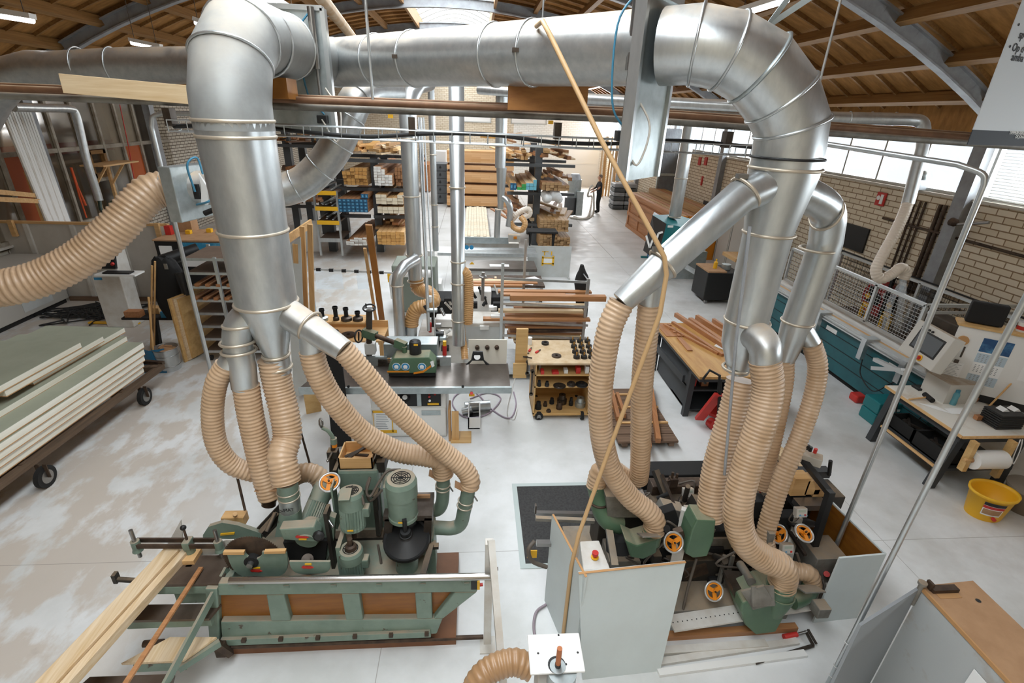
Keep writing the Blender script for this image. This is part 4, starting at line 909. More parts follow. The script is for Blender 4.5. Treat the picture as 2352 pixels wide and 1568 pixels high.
# slanted white uprights, bars
for a, b, w_, m, n in (((1578, 1170, 3.5), (1543, 1335, 3.3), .1, 'whited', 'upright'), ((1832, 1185, 3.62), (1803, 1300, 3.5), .08, 'whited', 'upright'), ((1665, 1275, 3.4), (1637, 1400, 3.3), .03, 'gunk', 'conduit'), ((1684, 1275, 3.4), (1650, 1400, 3.3), .03, 'gunk', 'conduit'),
                       ((1505, 1080, 4.1), (1540, 1170, 3.8), .06, 'cast', 'slide_bar'), ((1520, 1090, 4.0), (1548, 1160, 3.7), .03, 'steeld', 'slide_bar'), ((1735, 1210, 3.75), (1800, 1280, 3.4), .04, 'steeld', 'slide_bar'), ((1810, 1215, 3.6), (1850, 1275, 3.3), .03, 'steeld', 'slide_bar'), ((1700, 1225, 3.6), (1660, 1330, 3.4), .06, 'cast', 'slide_bar'), ((1626, 1215, 3.7), (1590, 1330, 3.5), .07, 'cast', 'slide_bar')):
    part(n, t, MB().beam(PY(*a), PY(*b), w_, w_), M[m])
for x, y, Y in ((1547, 1245, 3.2), (1640, 1357, 3.15), (1788, 1226, 3.4), (1847, 1224, 3.35), (1745, 1345, 3.12)): handwheel(t, PY(x, y, Y), (0, -.8, .6) if x != 1847 else (.1, -.4, .9), .085)
for x, y, Y in ((1580, 1130, 3.9), (1585, 1172, 3.55), (1660, 1128, 4.0), (1736, 1122, 4.0), (1762, 1120, 3.95), (1838, 1175, 3.5), (1806, 1258, 3.3)):
    c = PY(x, y, Y); d = part('digital_readout', t, MB().box(c, (.11, .06, .09), Matrix.Rotation(-.35, 3, 'X')), M['dispb'], bevel=.006)
    rt = Matrix.Rotation(-.35, 3, 'X')
    part('screen', d, MB().box(c + rt @ V((.0, -.032, .02)), (.07, .004, .022), rt), M['display'])
    part('red_key', d, MB().box(c + rt @ V((.03, -.032, -.022)), (.018, .004, .018), rt), M['red'])
    part('blue_key', d, MB().box(c + rt @ V((-.02, -.032, -.022)), (.014, .004, .014), rt), mat('blue_key', '#5b93b5', .5) if 'bk' not in M else M['bk'])
    part('wire', t, MB().tube(spline([c + V((-.04, .03, -.03)), c + V((-.07, .02, -.12)), c + V((0, .03, -.16)), c + V((.08, .06, -.1))], 6), .006, 6), M['cable'])
for x, y, Y in ((1548, 1095, 4.0), (1690, 1095, 4.2), (1785, 1070, 4.2)):
    c = PY(x, y, Y); part('spindle_lock', t, MB().box(c + V((0, 0, -.06)), (.08, .07, .1)).cyl(c + V((-.02, 0, -.02)), c + V((-.02, 0, .06)), .014, n=8).cyl(c + V((.03, 0, -.02)), c + V((.03, 0, .04)), .014, n=8).cyl(c + V((-.08, -.02, -.04)), c + V((0, 0, -.03)), .01, n=8), M['rust'])
# green hoods
def hood(front, Y, dep, name, m='greend', bv=.015): return part(name, t, ppx(MB(), front, Y, dep), M[m], bevel=bv)
h1 = hood([(1601, 1193), (1645, 1195), (1640, 1240), (1625, 1278), (1592, 1282), (1574, 1272), (1590, 1215)], 3.2, .2, 'tall_hood')
h2 = hood([(1705, 1385), (1760, 1360), (1800, 1358), (1800, 1420), (1782, 1452), (1736, 1458), (1712, 1436), (1702, 1405)], 2.9, .24, 'front_hood')
part('neck', h2, MB().tube([PY(1795, 1334, 2.95), PY(1790, 1372, 2.95), PY(1775, 1400, 2.98)], [.115, .112, .09], 24), M['greend'])
for q in ((1794, 1345), (1792, 1362)): part('clamp_ring', h2, MB().ring(PY(*q, 2.95), (0, 0, 1), .117, .008, 24, 6), M['greend'])
part('slide_plate', h2, MB().beam(PY(1728, 1350, 2.9), PY(1755, 1392, 2.86), .02, .2).box(PY(1752, 1368, 2.86), (.2, .02, .17), Matrix.Rotation(-.5, 3, 'X')), M['gunk'])
part('hood_side', h2, ppx(MB(), [(1683, 1350), (1735, 1355), (1742, 1395), (1712, 1425), (1690, 1385)], 3.02, .2), M['steeld'])
h3 = hood([(1436, 1240), (1462, 1252), (1512, 1238), (1508, 1270), (1478, 1285), (1448, 1280)], 3.12, .2, 'left_hood')
part('neck', h3, MB().tube([PY(1500, 1215, 3.22), PY(1493, 1245, 3.2)], .085, 20), M['greend'])
part('slide_plate', h3, MB().box(PY(1490, 1228, 3.12), (.16, .15, .012), Matrix.Rotation(-.6, 3, 'X')), M['gunk'])
h4 = part('rear_pipe', t, MB().tube(spline([PY(1368, 1112, 3.58), PY(1374, 1140, 3.56), PY(1382, 1175, 3.5), PY(1400, 1198, 3.45), PY(1425, 1205, 3.45)], 5), .085, 22), M['greend'], 'rusty green suction pipe')
part('clamp_ring', h4, MB().ring(PY(1376, 1150, 3.54), (0, 0, 1), .088, .012, 22, 6), M['rust'])
part('dust_tray', t, ppx(MB(), [(1392, 1140), (1440, 1142), (1472, 1165), (1470, 1188), (1396, 1188)], 3.42, .25), M['gunk'])
h5 = part('corner_pipe', t, MB().tube(spline([PY(1864, 1340, 3.18), PY(1856, 1358, 3.16), PY(1838, 1372, 3.12), PY(1818, 1378, 3.1)], 5), .08, 20), M['greend'])
part('slide_plate', h5, MB().box(PY(1860, 1352, 3.05), (.2, .16, .012), Matrix.Rotation(-.5, 3, 'X')), M['gunk'])
part('cutter_housing', t, MB().cyl(PY(1422, 1265, 3.3), PY(1422, 1235, 3.35), .12, n=20), M['blackm'])
part('grey_motor_box', t, MB().box(PY(1884, 1397, 2.95), (.12, .12, .12)), M['gunk'], bevel=.01)
part('red_switch', t, MB().cyl(PY(1897, 1317, 3.29), PY(1899, 1318, 3.25), .028, n=10), M['red'])
part('yellow_plate', t, bpx(MB(), (1888, 1307), (1904, 1312), 3.29, .012), M['yellow'])
for pts in ([(1890, 1330, 3.25), (1894, 1350, 3.2), (1884, 1370, 3.15), (1880, 1400, 3.05)], [(1590, 1400, 3.2), (1640, 1425, 3.15), (1620, 1440, 3.1), (1580, 1445, 3.1)], [(1600, 1282, 3.3), (1580, 1350, 3.2), (1560, 1440, 3.05)], [(1690, 1190, 3.7), (1720, 1220, 3.6), (1715, 1260, 3.5)], [(1830, 1270, 3.3), (1835, 1290, 3.28), (1820, 1300, 3.28)]):
    part('cable', t, MB().tube(spline([PY(*q) for q in pts], 6), .013, 8), M['cable'])
# left control cabinet behind the screen, with stop button
Q = [PZ(*q, .95) for q in ((1340, 1310), (1402, 1306), (1376, 1240), (1332, 1242))]
cb = part('control_cabinet', t, MB().prism([(p.x, p.y) for p in Q], (0, 0, .25), (1, 0, 0), (0, 1, 0), (0, 0, .7)), M['whited'], 'dusty white control cabinet', bevel=.01)
p = PZ(1366, 1280, .955); part('yellow_base', cb, MB().cyl(p, p + V((0, 0, .012)), .034, n=16), M['yellow'])
part('stop_button', cb, MB().cyl(p, p + V((0, 0, .045)), .015, n=12).cyl(p + V((0, 0, .035)), p + V((0, 0, .06)), .028, n=14), M['red'])
part('cross_rail', t, MB().beam(PY(1395, 1190, 3.5), PY(1412, 1300, 3.05), .06, .04), M['gunk'])
# infeed rails reaching over the mat
for a, b, m in (((1230, 1178, 3.75), (1370, 1180, 3.75), 'steel'), ((1230, 1190, 3.6), (1365, 1196, 3.6), 'gunk')):
    part('infeed_rail', t, MB().beam(PY(*a), PY(*b), .04, .035), M[m])
part('rail_stop', t, MB().box(PY(1230, 1168, 3.75), (.015, .04, .1)), M['steeld'])
part('infeed_rail', t, MB().beam(PY(1232, 1247, 3.4), PY(1300, 1247, 3.4), .05, .04), M['steel'])
part('yellow_label', t, MB().box(PY(1222, 1272, 3.36), (.09, .01, .09)), M['yellow'])
part('black_conduit', t, MB().tube(spline([PY(1228, 1242, 3.35), PY(1214, 1262, 3.3), PY(1222, 1288, 3.3), PY(1256, 1302, 3.3)], 6), .02, 8), M['cable'])
# black beam frame with control box
part('gantry', t, MB().beam(PY(1846, 1058, 3.95), PY(1908, 1135, 3.5), .06, .05).beam(PY(1908, 1128, 3.5), PY(1866, 1262, 3.45), .06, .06), M['black'], 'black square tube arm')
bx = part('control_box', t, MB().box(PY(1862, 1052, 3.95), (.2, .12, .1), Matrix.Rotation(-.6, 3, 'Z')), M['dispb'], bevel=.008)
for x, y, m in ((1856, 1026, 'black'), (1873, 1034, 'red'), (1862, 1030, 'black')): p = PY(x, y, 3.95); part('push_button', bx, MB().cyl(p + V((0, 0, -.03)), p + V((0, 0, .02)), .018, n=10), M[m])
# outfeed: wooden blocks on the black clamp, timber under the hoses
part('outfeed_clamp', t, bpx(bpx(MB(), (1810, 1085), (1905, 1098), 4.0, .1), (1825, 1150), (1895, 1162), 3.7, .25).cyl(PY(1904, 1090, 3.98), PY(1908, 1058, 3.98), .02, n=10), M['black'])
for a, b in (((1828, 1100), (1850, 1138)), ((1858, 1105), (1880, 1135)), ((1872, 1125), (1895, 1158))): part('wood_pad', t, bpx(MB(), a, b, 3.75, .14), M['pinex'])
part('outfeed_rail', t, bpx(MB(), (1838, 1162), (1900, 1172), 3.6, .12), M['steel'])
part('speckled_guard', t, MB().box(PY(1840, 1200, 3.6), (.3, .25, .02), Matrix.Rotation(-.5, 3, 'X')), mat('speckled_black', '#2a2624', .5, 0, '#8a8078', 60, lo=.66, hi=.7))
bd = PY(1842, 1183, 3.48); part('blue_sign', t, MB().box(bd, (.09, .05, .004), Matrix.Rotation(-.5, 3, 'X')), mat('sign_blue', '#4d97bd', .5))
for i, (p, q, w_, h_) in enumerate(((PY(1690, 962, 5.0), PY(1850, 1085, 4.2), .1, .1), (PY(1738, 990, 4.75), PY(1800, 1055, 4.3), .08, .06), (PY(1700, 1010, 4.9), PY(1760, 1060, 4.4), .1, .03))): part('outfeed_timber', t, MB().beam(p, q, w_, h_), M[('palex', 'palex', 'merx')[i]], 'pale timber lying on the outfeed')
part('rail_end', t, bpx(MB(), (1690, 975), (1704, 990), 4.85, .1), M['steeld'])
# floor rails in front of the machine
for a, b, w_, h_, m, lab in (((1520, 1495), (1760, 1478), .07, .04, 'whited', 'short white timber lying on the floor before the moulding machine'), ((1515, 1520), (1832, 1472), .06, .03, 'whited', 'long white floor rail before the moulding machine'), ((1512, 1545), (1850, 1500), .06, .03, 'white', 'foremost white strip lying on the floor beside the clamp')):
    top('white_strip', lab, 'strip', MB().beam(PZ(*a, h_ / 2 + .002), PZ(*b, h_ / 2 + .002), w_, h_), M[m])
top('wooden_batten', 'brown wooden batten on the floor along the base of the moulding machine', 'batten', MB().beam(PZ(1530, 1460, .03), PZ(1828, 1440, .03), .06, .06), M['merx'])
t = thing('bar_clamp', 'steel bar clamp with red handle lying on the floor by the moulding machine', 'clamp', PZ(1810, 1490, 0))
part('bar', t, MB().beam(PZ(1735, 1522, .02), PZ(1868, 1482, .02), .03, .012).beam(PZ(1868, 1482, .025), PZ(1850, 1448, .025), .025, .012).beam(PZ(1875, 1478, .04), PZ(1856, 1445, .04), .02, .012), M['steeld'])
part('spindle', t, MB().cyl(PZ(1832, 1456, .03), PZ(1852, 1450, .03), .012, n=10), M['steel'])
part('handle', t, MB().cyl(PZ(1800, 1462, .03), PZ(1830, 1456, .03), .024, n=12), M['red'], 'worn red wooden handle')
# side screens at the right end (grey outside, brown inside)
t = thing('corner_screen', 'grey board corner with brown inner face at the right end of the moulding machine', 'screen', (3.4, 3.4, 0))
a, b, c = PZ(1866, 1428, 0), PZ(1945, 1420, 0), V((3.72, 4.2, 0)); hz = .86
b = V((a.x + .47, a.y + .03, 0))
for p, q in ((a, b), (b, b + V((-.08, .95, 0)))):
    pn = part('panel', t, board(p, q, 0, hz), M['greyb'])
part('panel_lining', t, board(b + V((-.02, .02, 0)), b + V((-.1, .95, 0)), 0, hz - .01, .006), M['ply'], 'brown inner face')
part('panel', t, board(b + V((-.09, .95, 0)), b + V((-.5, .97, 0)), 0, hz), M['greyb'])
# mat on the floor
t = thing('rubber_mat', 'black ribbed rubber mat in a pale frame on the floor left of the moulding machine', 'mat', (1.2, 4.2, 0))
Q = [PZ(*q, .004) for q in ((1207, 1295), (1270, 1297), (1400, 1110), (1184, 1118))]; x0, x1 = Q[0].x, 2.6; y0, y1 = Q[0].y, Q[3].y
part('mat_sheet', t, MB().bb(x0, x1, y0, y1, 0.001, .012), mat('rubber', '#3c3b3a', .85, 0, '#2d2c2b', 40))
part('mat_frame', t, MB().bb(x0 - .06, x0, y0 - .06, y1 + .06, 0, .01).bb(x0, x1, y1, y1 + .06, 0, .01).bb(x0, x0 + .5, y0 - .06, y0, 0, .01), mat('pale_frame', '#b9c3c0', .6))
top('air_hose', 'short grey-violet air hose from the screen panels to the sander', 'hose', MB().tube(spline([PZ(1254, 1388, .02), PZ(1232, 1405, .02), PZ(1226, 1440, .02), PZ(1234, 1480, .02), PZ(1250, 1510, .02)], 6), .014, 8), mat('violet_hose', '#8f8288', .4))

# ================================================================ OVERHEAD SERVICE BEAM AND POLES
YS = 4.75
t = thing('service_beam', 'rusty conduit beam crossing the hall at eye height below the main duct', 'beam', (0, YS, 4.35))
def bz(x): return 4.43 - .0 if x < 1.6 else 4.43 - .03 * (x - 1.6)
M['rustpipe'] = mat('rusty_pipe', '#7d5a40', .6, .3, '#62442f', 4, dust='#a08a70', dlo=.55, dhi=1)
xs = [-6 + .6 * i for i in range(21)]
part('conduit_pipe', t, MB().tube([V((x, YS, bz(x) + .02)) for x in xs], .027, 14), M['rustpipe'])
part('channel', t, MB().tube([V((x, YS + .12, bz(x) - .03)) for x in xs], .032, 4), M['gunk'])
part('thin_pipe', t, MB().tube([V((x, YS + .07, bz(x) + .05)) for x in xs], .014, 8), M['rustpipe'])
for x in (-2.6, -.55, .75, 2.35): part('tray_bracket', t, MB().beam((x, YS + .12, bz(x) - .08), (x, YS + .12, bz(x) - .22), .06, .1), M['steeld'])
zt = 4.17; tr = MB()
for dy, dz in ((0, 0), (.1, 0), (.2, 0), (0, .09), (.2, .09)): tr.tube([(-2.6, YS + .05 + dy, zt + dz), (3.2, YS + .05 + dy, zt + dz - .05)], .006, 6)
x = -2.6
while x < 3.2:
    z = zt - .05 * (x + 2.6) / 5.8; tr.tube([(x, YS + .05, z + .09), (x, YS + .05, z), (x, YS + .25, z), (x, YS + .25, z + .09)], .005, 5); x += .16
part('wire_tray', t, tr, M['galvb'])
for px, py in ((588, 266), (1265, 281), (897, 267)): part('yellow_tag', t, MB().box(PY(px, py, YS + .04), (.045, .004, .03)), M['yellow'])
part('tray_cable', t, MB().tube(spline([V((-2.6 + .55 * i, YS + .14, zt + .035 + .03 * math.sin(i * 1.7))) for i in range(11)], 5), .018, 8), M['black'])
for i, (px, py, Y) in enumerate(((838, -20, YS), (1250, -30, 7.5), (1895, 140, 5.5), (530, -20, 5.5))): 
    p = PY(px, py, Y); top('hanger_rod', ['thin steel rod holding up the service beam left of centre', 'thin hanging rod behind the middle of the main duct', 'brown hanging rope behind the large right elbow', 'thin steel rod left of the pale duct elbow'][i], 'rod', MB().cyl((p.x, Y, 4.46), (p.x, Y, arc_z(p.x, .3)), .012, n=8), M['galvb'])
top('timber_block', 'knotty brown board standing on the service beam under the main duct', 'board', (lambda m: m.bb(PY(1168, 190, YS - .08).x, PY(1353, 190, YS - .08).x, YS - .08, YS - .03, PY(1168, 252, YS).z, PY(1168, 184, YS).z))(MB()), mat('knotty_board', '#a9733a', .6, 0, '#8f5c2b', 3, (1, 1, 4), spots=('#5a371b', 4, .7)))
top('spruce_beam', 'pale spruce beam lying on the service beam at the upper left', 'beam', MB().beam(PY(150, 192, 4.75), PY(480, 222, 4.75), .1, .14), M['palex'], bevel=.003)
top('timber_offcut', 'short amber timber block on the service beam beside the pale riser', 'block', (lambda a, b: MB().bb(a.x, b.x, 4.55, 4.8, b.z, a.z))(PY(622, 178, 4.6), PY(668, 228, 4.6)), mat('amber_wood', '#b57a35', .5, 0, '#9d6528', 3))
top('roof_pipe', 'long beige pipe hanging under the roof right of the pale duct elbow', 'pipe', MB().cyl(PY(722, -25, 7.5), PY(815, 92, 12.5), .085, n=14), mat('beige_pipe', '#b9a68c', .5, .3, '#a8875c', 3))
# bent poles carrying the tray ends
def pole(label, pts, r=.022): top('bent_pole', label, 'pole', MB().tube(pts, r, 12), M['galvb'])
a = PY(350, 300, 7.9); pole('bent aluminium pole left of the pale riser', [V((a.x, 7.9, 0)), V((a.x, 7.9, 4.0))] + spline([V((a.x, 7.9, 4.08)), V((a.x + .05, 7.9, 4.2)), V((a.x + .2, 7.88, 4.25))], 5) + [V((a.x + .9, 7.8, 4.26))], .03)
pole('bent steel pole with high arm behind the corner screen', [V((3.67, 3.5, 0)), V((3.67, 3.5, 4.02))] + spline([V((3.67, 3.5, 4.06)), V((3.65, 3.53, 4.13)), V((3.55, 3.65, 4.18))], 5) + [V((3.09, 4.5, 4.26)), V((2.95, 4.72, 4.3))], .022)
t = thing('steel_pole', 'straight steel pole with cable ties in front of the grey cabinet', 'pole', (3.07, 2.5, 0))
part('tube', t, MB().tube([V((3.07, 2.5, 0)), V((3.12, 2.5, 2.6)), V((3.2, 2.5, 4.4))], .019, 14), M['galvb'])
for z in (.45, .15, .02): part('cable_tie', t, MB().ring((3.075, 2.5, z + .1), (0, 0, 1), .023, .004, 14, 5).beam((3.095, 2.49, z + .1), (3.11, 2.48, z + .07), .008, .004), M['white'])
top('drop_conduit', 'thin dark conduit pole standing behind the orange handwheel of the green machine', 'pole', MB().cyl(PY(738, 1160, 3.95), PY(632, 780, 4.25), .011, n=8), M['steeld'])
top('riser_conduit', 'grey conduit running down in front of the right riser hoses', 'pole', MB().tube([PY(1722, 520, 3.35), PY(1690, 790, 3.3), PY(1664, 1090, 3.2)], .012, 8), M['arch'])
top('suction_strap', 'flat yellowed hose draped over the main duct and down to the screen panels', 'hose', MB().tube([PY(*q) for q in ((1232, 60, 4.3), (1246, 48, 4.05), (1262, 78, 3.85), (1380, 320, 3.55), (1500, 540, 3.24), (1526, 590, 3.2), (1531, 630, 3.2), (1516, 720, 3.18), (1400, 1030, 3.12), (1330, 1225, 3.02))] + [V((.828, 2.952, 1.15)), V((.815, 2.952, 1.0)), V((.812, 2.952, .04))], .017, 8), mat('yellow_strap', '#c4a072', .5))
# ================================================================ SPINDLE MOULDER (middle)
M['spind'] = mat('ground_cast_table', '#77706a', .33, .7, '#675f58', 3)
M['blk_btn'] = M['black']
t = thing('spindle_moulder', 'white spindle moulder with long steel table behind the green machine', 'machine', (-.95, 6.5, 0))
a, b, c, d = PZ(690, 888, .93), PZ(1172, 886, .93), PZ(1167, 834, .93), PZ(760, 830, .93)
part('table', t, MB().prism([(p.x, p.y) for p in (a, b, c, d)], (0, 0, .88), (1, 0, 0), (0, 1, 0), (0, 0, .05)), M['spind'], 'dark ground steel table', bevel=.004)
part('table_edge', t, MB().bb(a.x - .02, b.x + .02, a.y - .04, a.y, .83, .93), M['plate'], 'bright front edge', bevel=.004)
for x in (800, 1063): p = PY(x, 888, a.y - .05); part('edge_knob', t, MB().cyl(p, p + V((0, .02, 0)), .018, n=12), M['black'])
cab = part('cabinet', t, bpx(MB(), (848, 893), (1026, 1001), 6.22, .75), M['white'], 'white cabinet', bevel=.006)
part('door', cab, bpx(MB(), (851, 938), (1024, 998), 6.205, .02), M['white'])
pn = part('control_panel', t, bpx(MB(), (866, 896), (1013, 932), 6.2, .03), M['black'])
part('dial', pn, MB().cyl(PY(930, 912, 6.2), PY(930, 912, 6.18), .075, n=22), M['blackm'])
part('dial_face', pn, MB().cyl(PY(930, 912, 6.18), PY(930, 912, 6.172), .035, n=18), M['paper'])
for x, y, m in ((986, 903, 'red'), (999, 905, 'red'), (986, 911, 'red'), (987, 920, 'white'), (998, 897, 'yellow')): part('button', pn, MB().cyl(PY(x, y, 6.2), PY(x, y, 6.17), .018, n=12), M[m])
part('yellow_strip', pn, bpx(MB(), (982, 926), (1008, 930), 6.19, .01), M['yellow'])
part('key_panel', pn, bpx(MB(), (957, 905), (968, 932), 6.18, .02), M['plate'])
nt = part('taped_notice', t, bpx(MB(), (860, 946), (900, 990), 6.198, .003), M['paper'])
for q in (((855, 943), (905, 948)), ((855, 988), (912, 994)), ((855, 943), (861, 992)), ((898, 943), (904, 992))): part('tape', nt, bpx(MB(), q[0], q[1], 6.194, .003), M['yellow'])
ln = MB()
for k in range(9): bpx(ln, (864, 951 + 4 * k), (894 - (k * 7 % 9), 952 + 4 * k), 6.1965, .001)
part('print_lines', nt, ln, M['arch'])
part('warning_sticker', t, bpx(MB(), (914, 968), (936, 976), 6.196, .004), M['red'])
part('rating_plate', t, bpx(MB(), (968, 943), (1012, 953), 6.196, .004), M['plate'])
es = part('stop_box', t, bpx(MB(), (1077, 897), (1090, 910), 6.08, .05), M['yellow'])
part('stop_button', es, MB().cyl(PY(1083, 903, 6.08), PY(1083, 903, 6.04), .022, n=12), M['red'])
# fence
part('fence', t, bpx(MB(), (815, 820), (890, 846), 6.72, .05), M['plate']); fe = part('fence', t, bpx(MB(), (1002, 820), (1036, 846), 6.72, .05), M['plate'])
lv = MB()
for k in range(6): bpx(lv, (868, 826 + 3.4 * k), (1010, 827.5 + 3.4 * k), 6.7, .02)
part('fence_louvre', fe, lv, M['steeld'])
part('fence_hood', t, bpx(MB(), (880, 790), (1005, 822), 6.78, .3), M['plate'], bevel=.01)
# power feeder
fd = part('power_feeder', t, ppx(MB(), [(889, 858), (893, 840), (905, 822), (985, 820), (1000, 836), (1002, 857)], 6.3, .26), M['greend'], 'green power feeder', bevel=.015)
part('orange_stripe', fd, ppx(ppx(MB(), [(889, 852), (940, 852), (940, 855), (889, 855)], 6.293, .004), [(950, 855), (970, 852), (990, 838), (990, 843), (972, 856), (950, 859)], 6.293, .004), M['orange'])
M['signblue'] = mat('mandatory_blue', '#2f86b4', .5)
for x in (910.5, 931, 969):
    p = PY(x, 842, 6.29); s = part('round_sign', fd, MB().cyl(p + V((0, .004, 0)), p, .058, n=24), M['paper'])
    part('blue_disc', s, MB().cyl(p, p + V((0, -.003, 0)), .052, n=24), M['signblue'])
    part('pictogram', s, MB().cyl(p + V((0, -.003, 0)), p + V((0, -.005, 0)), .03, n=16).box(p + V((0, -.004, -.028)), (.05, .002, .012)), M['paper'])
part('white_label', fd, ppx(MB(), [(988, 831), (995, 828), (998, 840), (992, 844)], 6.296, .004), M['paper'])
fm = part('feeder_motor', fd, MB().lathe([(0, 0), (.07, 0), (.08, .03), (.085, .06), (.085, .25), (.075, .28), (.04, .3), (0, .3)], PY(955, 824, 6.45), (0, 0, 1), 22), M['black'], 'black motor')
part('motor_tag', fm, bpx(MB(), (950, 790), (960, 794), 6.355, .004), M['yellow'])
part('roller', fd, bpx(MB(), (893, 857), (1000, 864), 6.32, .22), M['blackm'])
st = part('feeder_stand', t, MB().cyl(PY(848, 815, 6.8), PY(848, 712, 6.8), .045, n=16), M['steeld'])
part('stand_base', st, bpx(MB(), (836, 790), (862, 815), 6.75, .14), M['white'], bevel=.01)
part('stand_wheel', st, MB().ring(PY(848, 707, 6.8), (0, -.3, 1), .085, .013, 24, 6).beam(PY(848, 707, 6.8) - V((.08, 0, 0)), PY(848, 707, 6.8) + V((.08, 0, 0)), .02, .01).cyl(PY(841, 706, 6.8), PY(840, 697, 6.8), .01, n=8), M['black'])
part('arm_joint', st, MB().beam(PY(835, 762, 6.78), PY(864, 772, 6.7), .1, .12), M['greend'])
part('arm', st, MB().cyl(PY(856, 768, 6.72), PY(918, 791, 6.55), .035, n=14), M['rust'])
part('arm_head', st, MB().beam(PY(908, 786, 6.56), PY(932, 796, 6.5), .08, .12).cyl(PY(930, 815, 6.48), PY(929, 796, 6.48), .035, n=12), M['greend'])
part('side_wheel', st, MB().ring(PY(824, 772, 6.75), (.9, -.4, .1), .09, .012, 24, 6).beam(PY(824, 762, 6.75), PY(824, 782, 6.75), .02, .01), M['black'])
t = thing('backing_board', 'pale board with three dark knobs standing at the right end of the steel table', 'board', (.2, 6.8, .93))
part('board', t, bpx(MB(), (1076, 780), (1163, 837), 6.78, .02), mat('cream_board', '#e3dccd', .6))
for x in (1096, 1119, 1141): part('knob', t, MB().lathe([(.03, 0), (.035, .02), (.03, .05), (.022, .06), (0, .06)], PY(x, 796, 6.78), (0, -1, 0), 14), M['rust'])
t = thing('setting_gauge', 'black three-legged dial gauge on the right of the steel table', 'gauge', (.05, 6.45, .93))
part('frame', t, ppx(ppx(ppx(MB(), [(1086, 808), (1109, 808), (1112, 828), (1082, 828)], 6.4, .03), [(1082, 828), (1090, 822), (1078, 836), (1070, 838)], 6.4, .03), [(1112, 828), (1106, 822), (1116, 838), (1124, 838)], 6.4, .03), M['black'])
part('dial', t, MB().cyl(PY(1096, 819, 6.4), PY(1096, 819, 6.39), .045, n=20), M['paper'])
t = thing('spray_can', 'red spray can with yellow cap standing behind the feeder', 'can', PY(1021, 817, 6.85))
part('can', t, MB().cyl(PY(1021, 817, 6.85), PY(1021, 793, 6.85), .032, n=16), M['red'])
part('cap', t, MB().cyl(PY(1021, 793, 6.85), PY(1021, 783, 6.85), .028, n=14), M['yellow'])
top('black_board', 'tall black board standing behind the green machine left of the steel table', 'board', ppx(MB(), [(742, 812), (783, 810), (808, 1022), (764, 1028)], 5.93, .02), M['blackm'])
t = thing('duct_offcut', 'short zinc duct piece with side stub lying on the floor beside the spindle moulder', 'duct piece', PZ(1090, 940, 0))
part('pipe', t, MB().cyl(PZ(1068, 935, .1), PZ(1125, 930, .1), .085, n=22), M['galvb']); part('stub', t, MB().cyl(PZ(1085, 940, .1), PZ(1062, 945, .06), .06, n=18), M['galvb'])
t = thing('white_box', 'white melamine box open at the top on the floor right of the spindle moulder', 'box', PZ(1092, 985, 0))
a = PZ(1075, 985, 0); part('panel', t, MB().bb(a.x, a.x + .17, a.y, a.y + .018, 0, .2).bb(a.x, a.x + .018, a.y, a.y + .45, 0, .2).bb(a.x + .17, a.x + .188, a.y, a.y + .45, 0, .2).bb(a.x, a.x + .18, a.y + .43, a.y + .45, 0, .2), M['white'])
part('bottom', t, MB().bb(a.x, a.x + .18, a.y, a.y + .45, 0, .018), M['blackm'])
t = thing('wood_jig', 'pine board jig on its plywood foot leaning beside the spindle moulder', 'jig', PZ(1050, 1015, 0))
a = PZ(1035, 1018, 0); part('foot', t, MB().bb(a.x, a.x + .3, a.y, a.y + .28, 0, .02), M['plyt']); part('board', t, MB().bb(a.x + .02, a.x + .12, a.y + .06, a.y + .085, .02, .5), M['pinez']); part('side', t, MB().bb(a.x - .03, a.x + .0, a.y + .05, a.y + .3, 0, .55), M['mdf'])
top('clear_hose', 'loops of violet clear air hose on the floor right of the spindle moulder', 'hose', MB().tube(spline([PZ(*q, .015) for q in ((1180, 900), (1185, 930), (1170, 960), (1130, 940), (1090, 900), (1050, 905), (1040, 930), (1070, 958), (1120, 950), (1150, 915), (1120, 902), (1080, 915))] , 7), .012, 8), mat('clear_hose', '#a596a5', .3))
top('white_string', 'white cord hanging from the tool board to the floor', 'cord', MB().tube(spline([PY(1188, 778, 6.9), PY(1190, 830, 6.85), PY(1180, 880, 6.75), PY(1168, 930, 6.6), PZ(1166, 955, .02), PZ(1180, 962, .02), PZ(1187, 940, .02)], 7), .01, 8), M['white'])

# white moulder behind with its pipes
t = thing('white_planer', 'white four-sided planer behind the steel table with hoods and levers', 'machine', (.3, 9, 0))
for a, b, Y, d, m in (((960, 770), (1065, 842), 8.4, .8, 'whited'), ((1063, 742), (1158, 800), 8.2, .6, 'whited'), ((1040, 668), (1128, 722), 9.0, .6, 'white'), ((985, 690), (1045, 730), 9.2, .6, 'blackm'), ((1000, 733), (1040, 752), 8.7, .3, 'white'), ((1128, 682), (1150, 722), 9.0, .4, 'blackm')):
    part('housing', t, bpx(MB(), a, b, Y, d), M[m], bevel=.02)
part('inset_panel', t, bpx(MB(), (1070, 750), (1150, 785), 8.19, .01), M['grey'])
for x, y in ((1065, 690), (1084, 700), (1105, 676), (1118, 698)): part('lever', t, MB().cyl(PY(x, y, 8.95), PY(x - 4, y - 14, 8.9), .02, n=8).ball(PY(x - 4, y - 15, 8.9), .03), M['black'])
part('red_knob', t, MB().ball(PY(988, 746, 8.35), .05, 12, 8).cyl(PY(988, 752, 8.35), PY(988, 762, 8.35), .03, n=10), M['red'])
part('air_unit', t, bpx(MB(), (1012, 760), (1020, 785), 8.35, .05).cyl(PY(1026, 772, 8.35), PY(1026, 772, 8.3), .03, n=12), M['steel'])
part('cable_loop', t, MB().tube(spline([PY(1000, 755, 8.4), PY(1010, 770, 8.3), PY(1005, 800, 8.3), PY(990, 815, 8.3)], 6), .02, 8), M['black'])
rr = random.Random(31)
